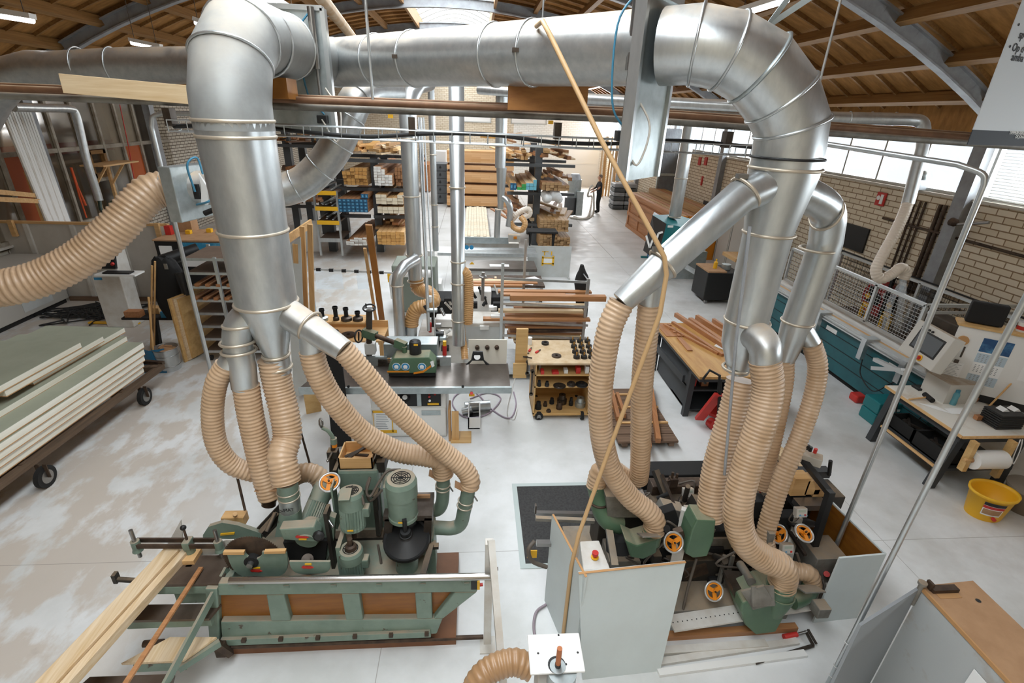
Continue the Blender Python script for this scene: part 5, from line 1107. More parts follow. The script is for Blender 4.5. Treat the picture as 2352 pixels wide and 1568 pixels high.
for k in range(34):
    c = PY(rr.uniform(985, 1145), rr.uniform(672, 800), rr.uniform(8.1, 8.35)); mm = M[rr.choice(('white', 'whited', 'black', 'steel', 'white', 'blackm', 'plate', 'dispb'))]
    if rr.random() < .6: part('fitting', t, MB().box(c, (rr.uniform(.05, .2), rr.uniform(.05, .15), rr.uniform(.04, .14))), mm, bevel=.008)
    else: part('rod', t, MB().cyl(c, c + V((rr.uniform(-.12, .12), rr.uniform(-.1, .1), rr.uniform(.05, .2))), rr.uniform(.012, .03), n=10), mm)
part('tall_spindle', t, MB().cyl(PY(1108, 690, 8.6), PY(1110, 625, 8.6), .03, n=12).ring(PY(1109, 635, 8.6), (0, 0, 1), .06, .015), M['steel'])
# vertical ducts in the middle
def vduct(label, px0, px1, Y, r0, r1=None, extra=(), rings=(), m='galvb'):
    a, b = PY(*px0, Y), PY(*px1, Y); b.x = a.x
    t = thing('vertical_duct', label, 'duct', (a.x, Y, b.z))
    P = [PY(*q) for q in extra] + [a, b]; part('tube', t, MB().tube(P, [r0] * len(extra) + [r0, r1 or r0], 22), M[m])
    for y in rings: z = PY(px0[0], y, Y).z; part('band', t, MB().ring((a.x, Y, z), (0, 0, 1), r0 * 1.04, .012, 22, 6), M['band'])
    return t
vduct('tall zinc duct with bend at the top behind the service beam left of centre', (936, 260), (957, 640), 9.0, .14, .13, ((985, 188, 9.6), (958, 196, 9.3), (942, 220, 9.05)), (318, 450, 585, 645))
vduct('tall straight zinc duct in the middle running down to the steel table', (1048, 190), (1045, 790), 7.1, .1, .1, ((1048, 190, 7.1),), (430, 600, 650, 735))
t = vduct('slim zinc duct far behind between the two tall ducts', (990, 205), (990, 575), 12.5, .075, None, (), (355, 470, 520))
a = PY(990, 575, 12.5); part('white_pipe', t, MB().cyl((a.x, 12.5, a.z), (a.x, 12.5, .35), .09, n=16).bb(a.x - .25, a.x + .25, 12.3, 12.8, 0, .4), M['white'])
vduct('zinc duct with tapered foot far right of the middle ducts', (1153, 215), (1150, 385), 12.5, .14, .125, (), (335,))
t = vduct('tapered lower end of the far zinc duct joining a small machine', (1152, 385), (1145, 480), 12.5, .125, .07, (), (480,)); 
part('lower_tube', t, MB().cyl(PY(1144, 482, 12.5), PY(1141, 545, 12.5), .075, n=18), M['galvb'])
part('side_tube', t, MB().tube(spline([PY(1152, 452, 12.5), PY(1166, 462, 12.4), PY(1172, 485, 12.4), PY(1168, 520, 12.4)], 5), .075, 18), M['galvb'])
vduct('zinc duct rising from the teal machine with the white zigzag', (1592, 245), (1562, 500), 14.9, .18, None, (), (410, 498))
vduct('short side duct left of the tall zinc duct', (912, 650), (922, 780), 8.4, .1, None, ((955, 595, 8.8), (930, 610, 8.5), (914, 632, 8.4)), (655, 772))
top('duct_conduits', 'bundle of thin conduits strapped along the tall left zinc duct', 'conduit', MB().cyl(PY(962, 270, 8.85), PY(984, 760, 8.0), .022, n=8).cyl(PY(968, 270, 8.85), PY(986, 760, 8.0), .015, n=8).cyl(PY(973, 270, 8.85), PY(1000, 780, 7.8), .012, n=8), M['galv'])
hose('amber hose in an S below the tall left zinc duct', [PY(*q) for q in ((957, 640, 9.0), (960, 662, 9.0), (985, 672, 8.8), (996, 690, 8.6), (980, 702, 8.5), (958, 708, 8.5), (946, 730, 8.5), (945, 748, 8.5))], .125, .045, 'hosed')
part('duct_stub', [o for o in col.objects if o.name.startswith('white_planer')][0], MB().cyl(PY(945, 745, 8.5), PY(942, 800, 8.5), .11, n=20), M['galvb'])
hose('amber hose hanging beside the straight middle duct', [PY(*q) for q in ((1056, 618, 7.1), (1072, 630, 7.1), (1076, 660, 7.1), (1076, 700, 7.1), (1074, 742, 7.1))], .075, .03, 'hosed')
hose('amber hose end below the straight middle duct', [PY(*q) for q in ((1060, 738, 7.2), (1062, 770, 7.15), (1066, 800, 7.1), (1068, 825, 7.0))], .055, .03, 'hosed')
hose('amber hose loop at the far small machine', [PY(*q) for q in ((1170, 505, 12.4), (1180, 522, 12.4), (1198, 528, 12.3), (1206, 512, 12.3), (1196, 498, 12.4))], .07, .05, 'hosed')
hose('grey hose loop above the amber loop at the far small machine', [PY(*q) for q in ((1176, 505, 12.6), (1192, 488, 12.6), (1212, 480, 12.6), (1216, 492, 12.6), (1200, 500, 12.6))], .07, .05, 'hosew')
# tool stand with cutters behind the pale riser
t = thing('cutter_stand', 'open wooden stand with cutter heads left of the feeder', 'stand', (-1.9, 7.7, 0))
a, b = PY(722, 732, 7.9), PY(842, 738, 7.9)
part('shelf', t, MB().bb(a.x, b.x, 7.75, 8.1, a.z - .03, a.z), M['pinex']); a2, b2 = PY(725, 765, 7.9), PY(886, 772, 7.9)
part('shelf', t, MB().bb(a2.x, b2.x, 7.6, 8.2, a2.z - .03, a2.z), M['pinex']); part('rim', t, MB().bb(a2.x, b2.x, 8.18, 8.21, a2.z, a2.z + .12), M['pinex'])
for x in (a2.x + .03, b2.x - .03):
    for y in (7.63, 8.17): part('leg', t, MB().bb(x - .03, x + .03, y - .03, y + .03, 0, a2.z - .03), M['pinez'])
for x in (a.x + .03, b.x - .03): part('riser', t, MB().bb(x - .02, x + .02, 7.9, 7.95, a2.z, a.z - .03), M['pinez'])
labs = ['pale saw-toothed cutter head first from the left on the stand', 'tall thin cutter arbor second on the stand', 'dark cutter head third on the stand', 'double cutter disc last on the top board of the stand']
for i, (x, r, h) in enumerate(((741, .09, .2), (772, .05, .24), (796, .09, .22), (822, .085, .16))):
    p = PY(x, 731, 7.85); p.z = a.z
    c = thing('cutter_tool', labs[i], 'cutter', p, 0, 'cutter heads on the stand')
    part('disc', c, MB().lathe([(.03, 0), (r, .0), (r, .05), (r * .6, .07), (.03, .07)], (0, 0, 0), (0, 0, 1), 16), M['steeld' if i else 'plate'], world=False); part('arbor', c, MB().cyl((0, 0, .05), (0, 0, h), .035, n=12).cyl((0, 0, h - .04), (0, 0, h), .045, n=12), M['blackm'], world=False)
for i, (x, r) in enumerate(((765, .1), (800, .12))):
    p = PY(x, 768, 7.8); p.z = a2.z; top('saw_disc', ['dark cutter ring on the lower board of the stand', 'flat saw disc on the lower board of the stand'][i], 'cutter', MB().lathe([(.03, 0), (r, 0), (r, .03 + .05 * (1 - i)), (.03, .03 + .05 * (1 - i)), (.03, 0)], p, (0, 0, 1), 20), M['steeld'])
top('timber_post', 'tall amber hardwood post standing beside the feeder stand', 'post', MB().beam(PZ(885, 790, .3), PY(847, 516, 7.6), .1, .03, (0, 1, 0)), mat('amber_post', '#a9722f', .5, 0, '#946025', 3, (1, 1, .3)))
top('timber_lath', 'slim amber lath standing just left of the tall post', 'lath', MB().beam(PZ(872, 790, .3), PY(838, 570, 7.6), .045, .03, (0, 1, 0)), M['pinez'])
# sheet stand right beside the pale riser
t = thing('sheet_stand', 'stand of grey sheets with pine battens right behind the pale riser', 'rack', (-2.6, 7, 0))
part('grey_sheet', t, ppx(MB(), [(652, 578), (690, 545), (704, 905), (676, 912)], 7.3, .02), M['grey'])
part('top_batten', t, MB().beam(PY(652, 555, 7.3), PY(715, 512, 8.2), .03, .12), M['pinex'])
for x0, y0, x1, y1, Y in ((722, 900, 712, 515, 7.0), (700, 905, 678, 560, 6.9), (712, 905, 694, 520, 7.2)): part('batten', t, MB().beam(PZ(x0, y0, 0), PY(x1, y1, Y + .4), .07, .04, (0, 1, 0)), M['pinez'])
part('ply_foot', t, MB().beam(PZ(700, 925, .2), PZ(735, 918, .2), .03, .4), M['plyt'])
top('white_sheet', 'white sheet standing on the floor before the yellow-edged trolley', 'sheet', ppx(MB(), [(690, 505), (738, 508), (738, 579), (690, 581)], 16.85, .03), M['white'])
t = thing('strip_rail', 'grey rail with black clips holding clear plastic sheets in the middle distance', 'rail', (-3, 11, 0))
a, b = PY(712, 618, 10.5), PY(905, 627, 10.5); part('rail', t, MB().beam(a, b, .03, .03), M['galvb'])
for k in range(6): p = a.lerp(b, .1 + .15 * k); part('clip', t, MB().box(p, (.09, .05, .06)), M['black'])
plm = glassy('clear_plastic', (.93, .96, .98), .75, (.9, .93, .95))
for x0, x1 in ((722, 790), (818, 848)): part('plastic_sheet', t, bpx(MB(), (x0, 622), (x1, 664), 10.5, .004), plm)
for p in (a, b): part('post', t, MB().cyl((p.x, p.y, 0), p, .02, n=8), M['galvb'])

# ================================================================ TOOL TROLLEY
t = thing('tool_trolley', 'plywood tool trolley on castors between the spindle moulder and the pallet', 'trolley', (1.4, 6.9, 0))
x0, x1, y0, y1 = PY(1224, 945, 6.65).x, PY(1352, 945, 6.65).x, 6.65, 7.25; zt = 1.03
z1, z2, z3 = PY(1290, 860, 6.65).z, PY(1290, 887, 6.65).z, PY(1290, 948, 6.65).z
for n_, z in (('shelf', z1), ('shelf', z2), ('base', z3)): part(n_, t, MB().bb(x0, x1, y0, y1, z - .025, z), M['plyt'])
part('base_rail', t, MB().bb(x0, x1, y0 - .01, y0 + .03, z3 - .04, z3 - .025), M['plyt'])
part('top_board', t, MB().bb(x0 - .12, x1 + .06, y0 - .05, y1 + .2, zt - .03, zt), mat('dusty_top', '#cdb898', .8, 0, '#b99d77', 5), 'dusty top board')
for x in (x0, x1 - .02): part('side', t, MB().bb(x, x + .02, y0, y1, z3 - .05, zt - .03), M['plyt'])
part('back', t, MB().bb(x0, x1, y1, y1 + .02, z3, zt - .03), M['plyt'])
for x in (x0 + .1, x1 - .1):
    for y in (y0 + .01, y1 - .08):
        ax_ = V((0, .022, 0)) if x < 1.4 else V((.022, 0, 0)); c = part('castor', t, MB().cyl(V((x, y, .068)) - ax_, V((x, y, .068)) + ax_, .068, n=18), M['blackm']); part('hub', c, MB().cyl(V((x, y, .068)) - ax_ * 1.1, V((x, y, .068)) + ax_ * 1.1, .03, n=12), M['steel']); part('fork', c, MB().bb(x - .035, x - .022, y - .03, y + .03, .06, z3 - .09).bb(x + .022, x + .035, y - .03, y + .03, .06, z3 - .09), M['steel'])
part('tool_panel', t, MB().bb(x0 - .3, x0 - .12, y0 + .15, y0 + .19, .78, 1.5).bb(x0 - .33, x0 - .12, y0 + .1, y0 + .13, .7, .95), M['plyt'], 'upright plywood tool panel')
def spanner(x, z, l, y, lab): top('spanner', lab, 'spanner', MB().bb(x - .014, x + .014, y, y + .012, z, z + l).cyl((x, y, z), (x, y + .012, z), .032, n=10).cyl((x, y, z + l), (x, y + .012, z + l), .03, n=10), M['steeld'])
p = PY(1220, 905, 6.62); spanner(p.x, p.z, .4, 6.62, 'long dark spanner hanging on the left edge of the tool trolley')
p = PY(1211, 858, 6.72); spanner(p.x, p.z, .2, 6.72, 'small bright spanner hanging on the tool panel of the trolley')
# cutters on the top: two rows of six, dark with brass pins
k = 0
for i in range(3):
    for j in range(4):
        p = PZ(1318 + 17 * i + 3 * j - 3, 786 + 12 * j, zt)
        c = thing('cutter_tool', 'black cutter head with brass pin at the right end of the trolley top', 'cutter', p, 0, 'cutter heads on the trolley')
        part('body', c, MB().lathe([(.02, 0), (.05, 0), (.05, .04), (.045, .05), (.02, .05)], (0, 0, 0), (0, 0, 1), 14), M['black'], world=False); part('pin', c, MB().cyl((0, 0, .04), (0, 0, .1), .012, n=8), mat('brass', '#b98c4a', .4, .6) if 'brass' not in M else M['brass'], world=False)
def lz(name, lab, px, z, prof, m, cat='part', grp=None, n=16): p = PZ(px[0], px[1], z); return top(name, lab, cat, MB().lathe(prof, p, (0, 0, 1), n), M[m], grp)
lz('grinding_disc', 'flat grey disc lying in the middle of the trolley top', (1278, 818), zt, [(.02, 0), (.075, 0), (.075, .02), (.02, .02)], 'steeld', 'disc')
lz('cutter_ring', 'black ring lying at the back of the trolley top', (1252, 790), zt, [(.03, 0), (.06, 0), (.06, .035), (.03, .035), (.03, 0)], 'black', 'ring')
lz('white_tin', 'white tin standing at the back left of the trolley top', (1216, 790), zt, [(0, 0), (.04, 0), (.04, .12), (0, .12)], 'white', 'tin')
for i, (x, y, m, a, lab) in enumerate(((1206, 812, 'red', .4, 'red-handled pliers at the left of the trolley top'), (1218, 802, 'red', 1.2, 'red screwdriver lying behind the pliers on the trolley top'), (1212, 820, 'steeld', -.4, 'dark steel key lying at the front left of the trolley top'), (1236, 806, 'red', .9, 'black and red hand tool right of the pliers'))):
    p = PZ(x, y, zt + .015); d = V((math.cos(a), math.sin(a), 0)) * .07; q = top('hand_tool', lab, 'tool', MB().beam(p - d, p, .03, .02).mat(1).beam(p, p + d, .018, .012), [M[m], M['steeld']])
items = [(1246, 860, z1, .05, .06, 'red', 'red box at the left on the upper trolley shelf'), (1276, 860, z1, .1, .04, 'red', 'red and white carton in the middle of the upper trolley shelf'), (1300, 858, z1, .06, .06, 'white', 'white carton right of the red carton on the upper shelf'), (1328, 858, z1, .07, .1, 'red', 'red-lidded bin near the right on the upper trolley shelf'), (1348, 858, z1, .06, .12, 'white', 'stack of white cartons at the right end of the upper shelf'), (1240, 850, z1, .03, .1, 'plate', 'pale bottle at the far left of the upper trolley shelf')]
for x, y, z, w_, h_, m, lab in items: p = PZ(x, y, z); top('carton', lab, 'carton', MB().bb(p.x - w_ / 2, p.x + w_ / 2, p.y, p.y + .1, z, z + h_), M[m], bevel=.004)
for x, y, z, r, h_, m, lab in ((1256, 886, z2, .035, .08, 'black', 'black pot on the middle trolley shelf'), (1285, 886, z2, .1, .012, 'steeld', 'flat saw blade on the middle trolley shelf'), (1312, 884, z2, .07, .05, 'steeld', 'thick cutter disc right of the saw blade'), (1336, 884, z2, .095, .04, 'black', 'stack of black discs at the right of the middle shelf'), (1238, 886, z2, .03, .1, 'blackm', 'dark bolt standing at the left of the middle shelf'),
    (1236, 938, z3, .05, .13, 'blackm', 'black cutter at the left of the bottom trolley shelf'), (1252, 932, z3, .035, .08, 'rust', 'rusty sleeve on the bottom trolley shelf'), (1267, 926, z3, .04, .1, 'blackm', 'dark sleeve behind on the bottom trolley shelf'), (1290, 925, z3, .08, .16, 'steeld', 'stepped cutter stack in the middle of the bottom shelf'), (1284, 938, z3, .05, .12, 'rust', 'round cutter in front of the stepped stack'), (1311, 930, z3, .035, .14, 'black', 'narrow black box on the bottom trolley shelf'), (1332, 932, z3, .085, .16, 'plate', 'large bright cylinder at the right of the bottom shelf'), (1260, 945, z3, .04, .04, 'rust', 'small ring at the front of the bottom trolley shelf')):
    p = PZ(x, y, z); top('cutter_part', lab, 'cutter', MB().lathe([(.012, 0), (r, 0), (r, h_ * .5), (r * .75, h_ * .55), (r * .7, h_), (.012, h_)], p, (0, 0, 1), 16), M[m])

# ================================================================ RACK TROLLEY WITH HARDWOOD BOARDS
t = thing('board_rack', 'zinc rack trolley loaded with long hardwood boards behind the tool trolley', 'rack', (1.3, 8.6, 0))
for px, py0, py1, Y in ((1155, 605, 800, 8.0), (1352, 640, 775, 8.2), (1208, 550, 665, 9.6)):
    a, b = PY(px, py0, Y), PY(px, py1, Y); part('upright', t, MB().beam((a.x, Y, .1), a, .05, .05), M['galvb'])
for y in (697, 739, 770, 640): a, b = PY(1155, y, 8.05), PY(1350, y + 8, 8.2); part('shelf_rail', t, MB().beam(a, b, .03, .04), M['galvb'])
part('base', t, MB().bb(.5, 2.0, 7.95, 8.9, .12, .18), M['galvb'])
for x in (.6, 1.9): part('castor', t, MB().cyl((x - .02, 8.05, .06), (x + .02, 8.05, .06), .06, n=14), M['black'])
bl = [(1144, 1359, 668, 675, 8.5, 'merx'), (1172, 1392, 679, 693, 8.05, 'merx'), (1150, 1300, 676, 682, 8.3, 'merx'), (1200, 1345, 700, 706, 8.4, 'palex'), (1180, 1320, 706, 709, 8.4, 'merx'), (1145, 1340, 713, 720, 8.2, 'palex'), (1230, 1345, 709, 714, 8.5, 'chip'), (1160, 1345, 723, 729, 8.3, 'merx'), (1110, 1356, 732, 739, 8.1, 'merx'), (1165, 1330, 728, 733, 8.6, 'palex'), (1138, 1338, 743, 748, 8.3, 'merx'), (1160, 1345, 749, 755, 8.2, 'merx'), (1190, 1340, 757, 762, 8.2, 'rust'), (1165, 1340, 764, 769, 8.3, 'merx'), (1175, 1335, 773, 778, 8.2, 'palex'), (1180, 1330, 781, 786, 8.2, 'palex'), (1070, 1235, 648, 653, 9.4, 'merx'), (1060, 1200, 654, 660, 9.3, 'merx'), (1040, 1245, 644, 646, 9.5, 'palex')]
for i, (x0, x1, y0, y1, Y, m) in enumerate(bl):
    lab = {0: 'long topmost hardwood board on the rack trolley', 1: 'notched hardwood rail sticking out right on top of the rack trolley'}.get(i, 'hardwood or pale board lying in the levels of the rack trolley')
    top('hardwood_board', lab, 'board', bpx(MB(), (x0, y0), (x1, y1), Y, .12), M[m], None if i < 2 else 'boards on the rack trolley', bevel=.003)
t = thing('black_jacket', 'black work jacket hanging at the right end of the rack trolley', 'jacket', PY(1337, 700, 8.9))
part('body', t, MB().loft([[PY(1337, yy, 8.7) + V((w_ * math.cos(a * math.pi / 8), .1 * math.sin(a * math.pi / 8) * (w_ / .12) ** .5, 0)) for a in range(16)] for yy, w_ in ((608, .03), (620, .06), (632, .11), (648, .15), (668, .13), (700, .12), (725, .1))]), M['blackm'])
part('collar', t, MB().lathe([(.05, 0), (.06, .05), (.03, .1), (0, .11)], PY(1337, 626, 8.7), (0, 0, 1), 12), M['black'])
part('hook', t, MB().cyl(PY(1352, 645, 8.25), PY(1338, 626, 8.7), .012, n=6), M['galvb'])
rr = random.Random(77)
for k in range(24):
    y = rr.choice((702, 718, 730, 744, 752, 760, 768, 776, 784)) + rr.uniform(-3, 3); x0 = rr.uniform(1160, 1200); Y = rr.uniform(8.25, 8.9)
    top('hardwood_board', 'hardwood or pale board lying in the levels of the rack trolley', 'board', bpx(MB(), (x0, y), (rr.uniform(1300, 1350), y + rr.uniform(2.5, 5)), Y, rr.uniform(.06, .14)), M[rr.choice(('merx', 'merx', 'palex', 'mer', 'rust', 'merx'))], 'boards on the rack trolley')
# ================================================================ PALLET WITH HARDWOOD
t = thing('low_dolly', 'weathered plank dolly on the floor behind the hanging tan hoses', 'dolly', (2.5, 6.6, 0))
M['oldwood'] = wood('weathered_plank', '#7d6450', '#5f4a3a', 'x', .85, 5)
a, b = V((2.1, 5.85, 0)), V((3.0, 7.4, 0))
for k in range(8): y = a.y + (b.y - a.y) * k / 8; part('plank', t, MB().bb(a.x, b.x, y + .008, y + .185, .1, .135), M['oldwood'])
for x in (a.x + .1, b.x - .1): part('runner', t, MB().bb(x - .04, x + .04, a.y, b.y, .05, .1), M['oldwood'])
for x in (a.x + .1, b.x - .1): part('wheel', t, MB().cyl((x - .02, a.y + .15, .035), (x + .02, a.y + .15, .035), .035, n=12), M['black'])
for y in (6.3, 6.75, 7.15): part('cross_lath', t, MB().bb(a.x + .1, b.x, y, y + .04, .136, .16), M['pinex'])
for i, (q0, q1, w_, lab) in enumerate((((1405, 900), (1420, 962), .06, 'short grooved hardwood profile on the left of the dolly'), ((1417, 905), (1434, 955), .05, 'second grooved hardwood profile on the left of the dolly'), ((1492, 872), (1512, 1012), .07, 'long hardwood post on the right of the dolly'), ((1488, 985), (1492, 1030), .05, 'hardwood offcut at the front right of the dolly'))):
    top('hardwood_profile', lab, 'timber', MB().beam(PZ(*q0, .2), PZ(*q1, .2), w_, .08), M['mer'])

# ================================================================ WORKBENCH WITH HARDWOOD
t = thing('workbench', 'black-framed workbench with worn wooden top right of the hanging hoses', 'workbench', (3.9, 7.6, 0))
bx0, bx1, by0, by1 = 3.4, 4.75, 6.4, 8.55
part('top_board', t, MB().bb(bx0, bx1, by0, by1, .86, .9), mat('worn_top', '#c99d5f', .5, 0, '#b07f45', 2, (3, .5, 1)), 'worn yellow-brown top')
M['bench'] = mat('charcoal_paint', '#37393b', .6)
part('apron', t, MB().bb(bx0 + .02, bx1 - .02, by0 + .02, by1 - .02, .8, .86), M['bench'])
for x in (bx0 + .06, bx1 - .06):
    for y in (by0 + .35, by1 - .2): part('leg', t, MB().beam((x, y, 0), (x, y, .8), .09, .09), M['bench'])
part('cabinet', t, MB().bb(bx0 + .1, bx1 - .1, by0 + .4, by0 + 1.1, .05, .08).bb(bx0 + .1, bx0 + .13, by0 + .4, by1 - .3, .05, .8).bb(bx1 - .13, bx1 - .1, by0 + .4, by1 - .3, .05, .8).bb(bx0 + .1, bx1 - .1, by1 - .33, by1 - .3, .05, .8).bb(bx0 + .1, bx1 - .1, by0 + .4, by0 + 1, .42, .45), M['bench'])
part('brace', t, MB().beam((bx0, by0 + .5, .6), (bx0, by1 - .3, .55), .04, .12), M['bench'])
for i, (q0, q1, w_, h_) in enumerate((((1552, 722), (1672, 800), .07, .08), ((1545, 740), (1660, 815), .06, .05), ((1585, 732), (1690, 805), .08, .06), ((1600, 728), (1700, 790), .07, .1), ((1638, 735), (1690, 770), .06, .08), ((1560, 775), (1585, 805), .09, .02), ((1530, 748), (1650, 812), .05, .04))):
    top('hardwood_moulding', ['longest ridge of hardwood moulding at the top of the workbench pile', 'hardwood moulding lying left of the ridge on the workbench', 'hardwood moulding in the middle of the workbench', 'tall hardwood board standing on edge on the workbench', 'short hardwood piece at the far right of the workbench', 'single flat hardwood block at the front of the workbench', 'leftmost thin hardwood moulding on the workbench'][i], 'moulding', MB().beam(PZ(*q0, .9 + h_ / 2), PZ(*q1, .9 + h_ / 2), w_, h_), M['mer'], bevel=.004)
kz = MB(); 
for i in range(4):
    for j in range(2): p = PZ(1525 + 10 * i, 748 + 8 * i - 0, .9) + V((.08 * j, 0, 0)); kz.bb(p.x, p.x + .05, p.y - .04, p.y + .04, .9, .93)
top('peg_tray', 'small wooden tray with raised pegs at the far left corner of the workbench', 'tray', kz.bb(3.42, 3.7, 7.9, 8.5, .9, .912), M['mer'])
top('paper_sheet', 'white paper sheet lying on the workbench beside the mouldings', 'paper', (lambda Q: MB().prism([(p.x, p.y) for p in Q], (0, 0, .905), (1, 0, 0), (0, 1, 0), (0, 0, .002)))([PZ(*q, .9) for q in ((1640, 795), (1672, 808), (1682, 795), (1650, 785))]), M['paper'])
t = thing('pallet_truck', 'red hand pallet truck parked at the near end of the workbench', 'pallet truck', PZ(1625, 960, 0))
part('mast', t, MB().beam(PZ(1606, 962, .12), PY(1652, 905, 6.15), .14, .05, (0, 1, 0)), M['red'])
part('handle', t, MB().tube([PY(1650, 900, 6.15), PY(1653, 862, 6.2), PY(1630, 850, 6.2), PY(1615, 870, 6.2), PY(1620, 880, 6.2)], .02, 10).cyl(PY(1650, 960, 6.1), PY(1655, 870, 6.2), .025, n=10), M['black'])
part('wheel', t, MB().cyl(PZ(1630, 968, .08), PZ(1640, 976, .08), .08, n=16), M['red'])
part('fork', t, MB().beam(PZ(1640, 955, .1), PZ(1690, 900, .1), .16, .05), M['red'])
for i, (x, y, m, lab) in enumerate(((1598, 898, 'red', 'red carton in the open end of the workbench'), (1620, 890, 'mer', 'brown-red box in the open end of the workbench'))): p = PZ(x, y, .45); top('carton', lab, 'carton', MB().bb(p.x - .06, p.x + .06, 6.9, 7.1, .455, .6), M[m])
# ================================================================ RIGHT SIDE: teal clamp bench, guard fence, desk
M['teal'] = mat('teal_paint', '#1f5f66', .45, 0, '#1a545b', 3)
M['tealb'] = mat('teal_bright', '#1d7276', .4)
M['alu'] = mat('aluminium_profile', '#c9cbca', .35, .6)
t = thing('clamping_bench', 'long teal clamping bench along the right brick wall', 'machine', (7.3, 8.2, 0))
bz0, bz1, bx0 = .12, 1.02, 6.85
part('body', t, MB().bb(bx0, 7.5, 5.9, 10.9, bz0, bz1), M['teal'], bevel=.015)
gv = MB()
for z in (.36, .58, .8): gv.bb(bx0 - .006, bx0, 5.9, 10.9, z, z + .012)
part('panel_grooves', t, gv, M['black'])
part('plinth', t, MB().bb(bx0 + .1, 7.45, 5.95, 10.85, 0, bz0), M['blackm'])
part('top_rail', t, MB().bb(bx0 - .1, bx0 + .02, 5.7, 10.9, bz1 - .02, bz1 + .08).bb(bx0 - .13, bx0 - .1, 5.7, 10.9, bz1, bz1 + .02).bb(bx0 - .13, bx0 - .1, 5.7, 10.9, bz1 + .05, bz1 + .07), M['alu'])
part('work_surface', t, MB().bb(bx0 + .02, 7.45, 5.9, 10.9, bz1, bz1 + .04), M['white']); part('wood_lip', t, MB().bb(bx0 + .02, bx0 + .1, 5.9, 10.9, bz1 + .04, bz1 + .07), M['pine'])
for y in (8.6, 7.35, 6.5):
    part('clamp_bracket', t, MB().bb(bx0 - .18, bx0 - .1, y - .05, y + .05, bz1 - .28, bz1 + .1).bb(bx0 - .2, bx0 + .05, y - .08, y + .08, bz1 + .08, bz1 + .12), M['galvb'])
for y, s in ((8.35, .3), (6.75, .3)): part('maker_plate', t, MB().bb(bx0 - .008, bx0, y - s / 2, y + s / 2, .82, .9), M['white'], 'white lettered plate')
for q in ([(6.72, 7.3, .75), (6.7, 7.2, .5), (6.75, 6.9, .35), (6.8, 6.7, .6), (6.83, 6.6, .72)], [(6.7, 6.35, .6), (6.66, 6.25, .3), (6.7, 6.05, .2), (6.8, 5.95, .5)]): part('cable', t, MB().tube(spline([V(p) for p in q], 6), .01, 6), M['black'])
for a, b in (((2010, 825), (2080, 858)), ((2005, 845), (2075, 850))): part('side_arm', t, MB().beam(PX(a[0], a[1], 6.6), PX(b[0], b[1], 6.5), .07, .06), M['alu'])
# fence of aluminium profile and steel mesh
t = thing('guard_fence', 'aluminium and wire mesh safety fence above the teal bench', 'fence', (7.6, 8.2, 1))
fx, fb, z0, z1 = 7.15, 8.35, 1.17, 1.88; fy0, fy1 = 6.95, 10.6
for z in (z0, z1): part('rail', t, MB().bb(fx - .025, fx + .025, fy0, fy1, z - .025, z + .025), M['alu'])
part('rail', t, MB().bb(fb - .025, fb + .025, 5.8, fy1, 1.78, 1.83), M['alu']); part('rail', t, MB().bb(fx, 8.9, fy0 - .025, fy0 + .025, z1 - .025, z1 + .025), M['alu'])
part('rail', t, MB().bb(fx, 8.9, fy0 - .1, fy0 - .06, z1 - .11, z1 - .07), M['alu'])
for y in (fy0, 8.0, 9.2, fy1): part('post', t, MB().bb(fx - .025, fx + .025, y - .025, y + .025, z0, z1), M['alu'])
for y in (5.9, fy0, 8.4, fy1): part('post', t, MB().bb(fb - .025, fb + .025, y - .025, y + .025, 0, 1.8), M['alu'])
def mesh_wires(x, y0, y1, z0, z1, st, r=.0035):
    m = MB(); y = y0
    while y <= y1: m.cyl((x, y, z0), (x, y, z1), r, n=4, cap=False); y += st
    z = z0
    while z <= z1: m.cyl((x, y0, z), (x, y1, z), r, n=4, cap=False); z += st
    return m
part('wire_mesh', t, mesh_wires(fx, fy0, fy1, z0, z1, .06), M['alu']); part('wire_mesh', t, mesh_wires(fb, 5.9, fy1, .9, 1.78, .08), M['black'])
t = thing('perimeter_fence', 'low black mesh fence in front of the right brick wall', 'fence', (8.7, 8, 0))
part('top_rail', t, MB().bb(8.68, 8.72, 5, 11.2, 1.72, 1.76), M['black']); part('wire_mesh', t, mesh_wires(8.7, 5, 11.2, .4, 1.72, .1, .004), M['black'])
for y in (5, 7.2, 9.4, 11.2): part('post', t, MB().bb(8.67, 8.73, y - .03, y + .03, 0, 1.76), M['black'])
t = thing('fire_hose_reel', 'red fire hose reel on the wall behind the mesh fence', 'hose reel', (8.85, 9.9, 1.2))
part('disc', t, MB().cyl((8.8, 9.75, 1.0), (8.92, 9.75, 1.0), .42, n=30), M['red']); part('hub', t, MB().cyl((8.76, 9.75, 1.0), (8.8, 9.75, 1.0), .13, n=18), M['blackm'])
part('label', t, MB().bb(8.79, 8.795, 9.5, 9.62, 1.08, 1.2), M['paper']); part('pedestal', t, MB().bb(8.85, 8.95, 9.65, 9.85, 0, 1), M['red'])
for i, y in enumerate((8.75, 8.2)):
    t = thing('yellow_stand', ['yellow bracket stand inside the fence nearer the fire hose reel', 'yellow bracket stand inside the fence nearer the control panel'][i], 'stand', (7.75, y, 0))
    part('frame', t, MB().bb(7.7, 7.76, y - .1, y - .06, 0, 1.25).bb(7.7, 7.76, y + .06, y + .1, 0, 1.25).bb(7.7, 7.76, y - .1, y + .1, 1.2, 1.26), M['yellow']); part('head', t, MB().bb(7.7, 7.8, y - .04, y + .04, 1.3, 1.6), M['blackm'])
    part('warning_diamond', t, MB().box((7.69, y, 1.42), (.01, .1, .1), Matrix.Rotation(math.pi / 4, 3, 'X')), M['yellow'])
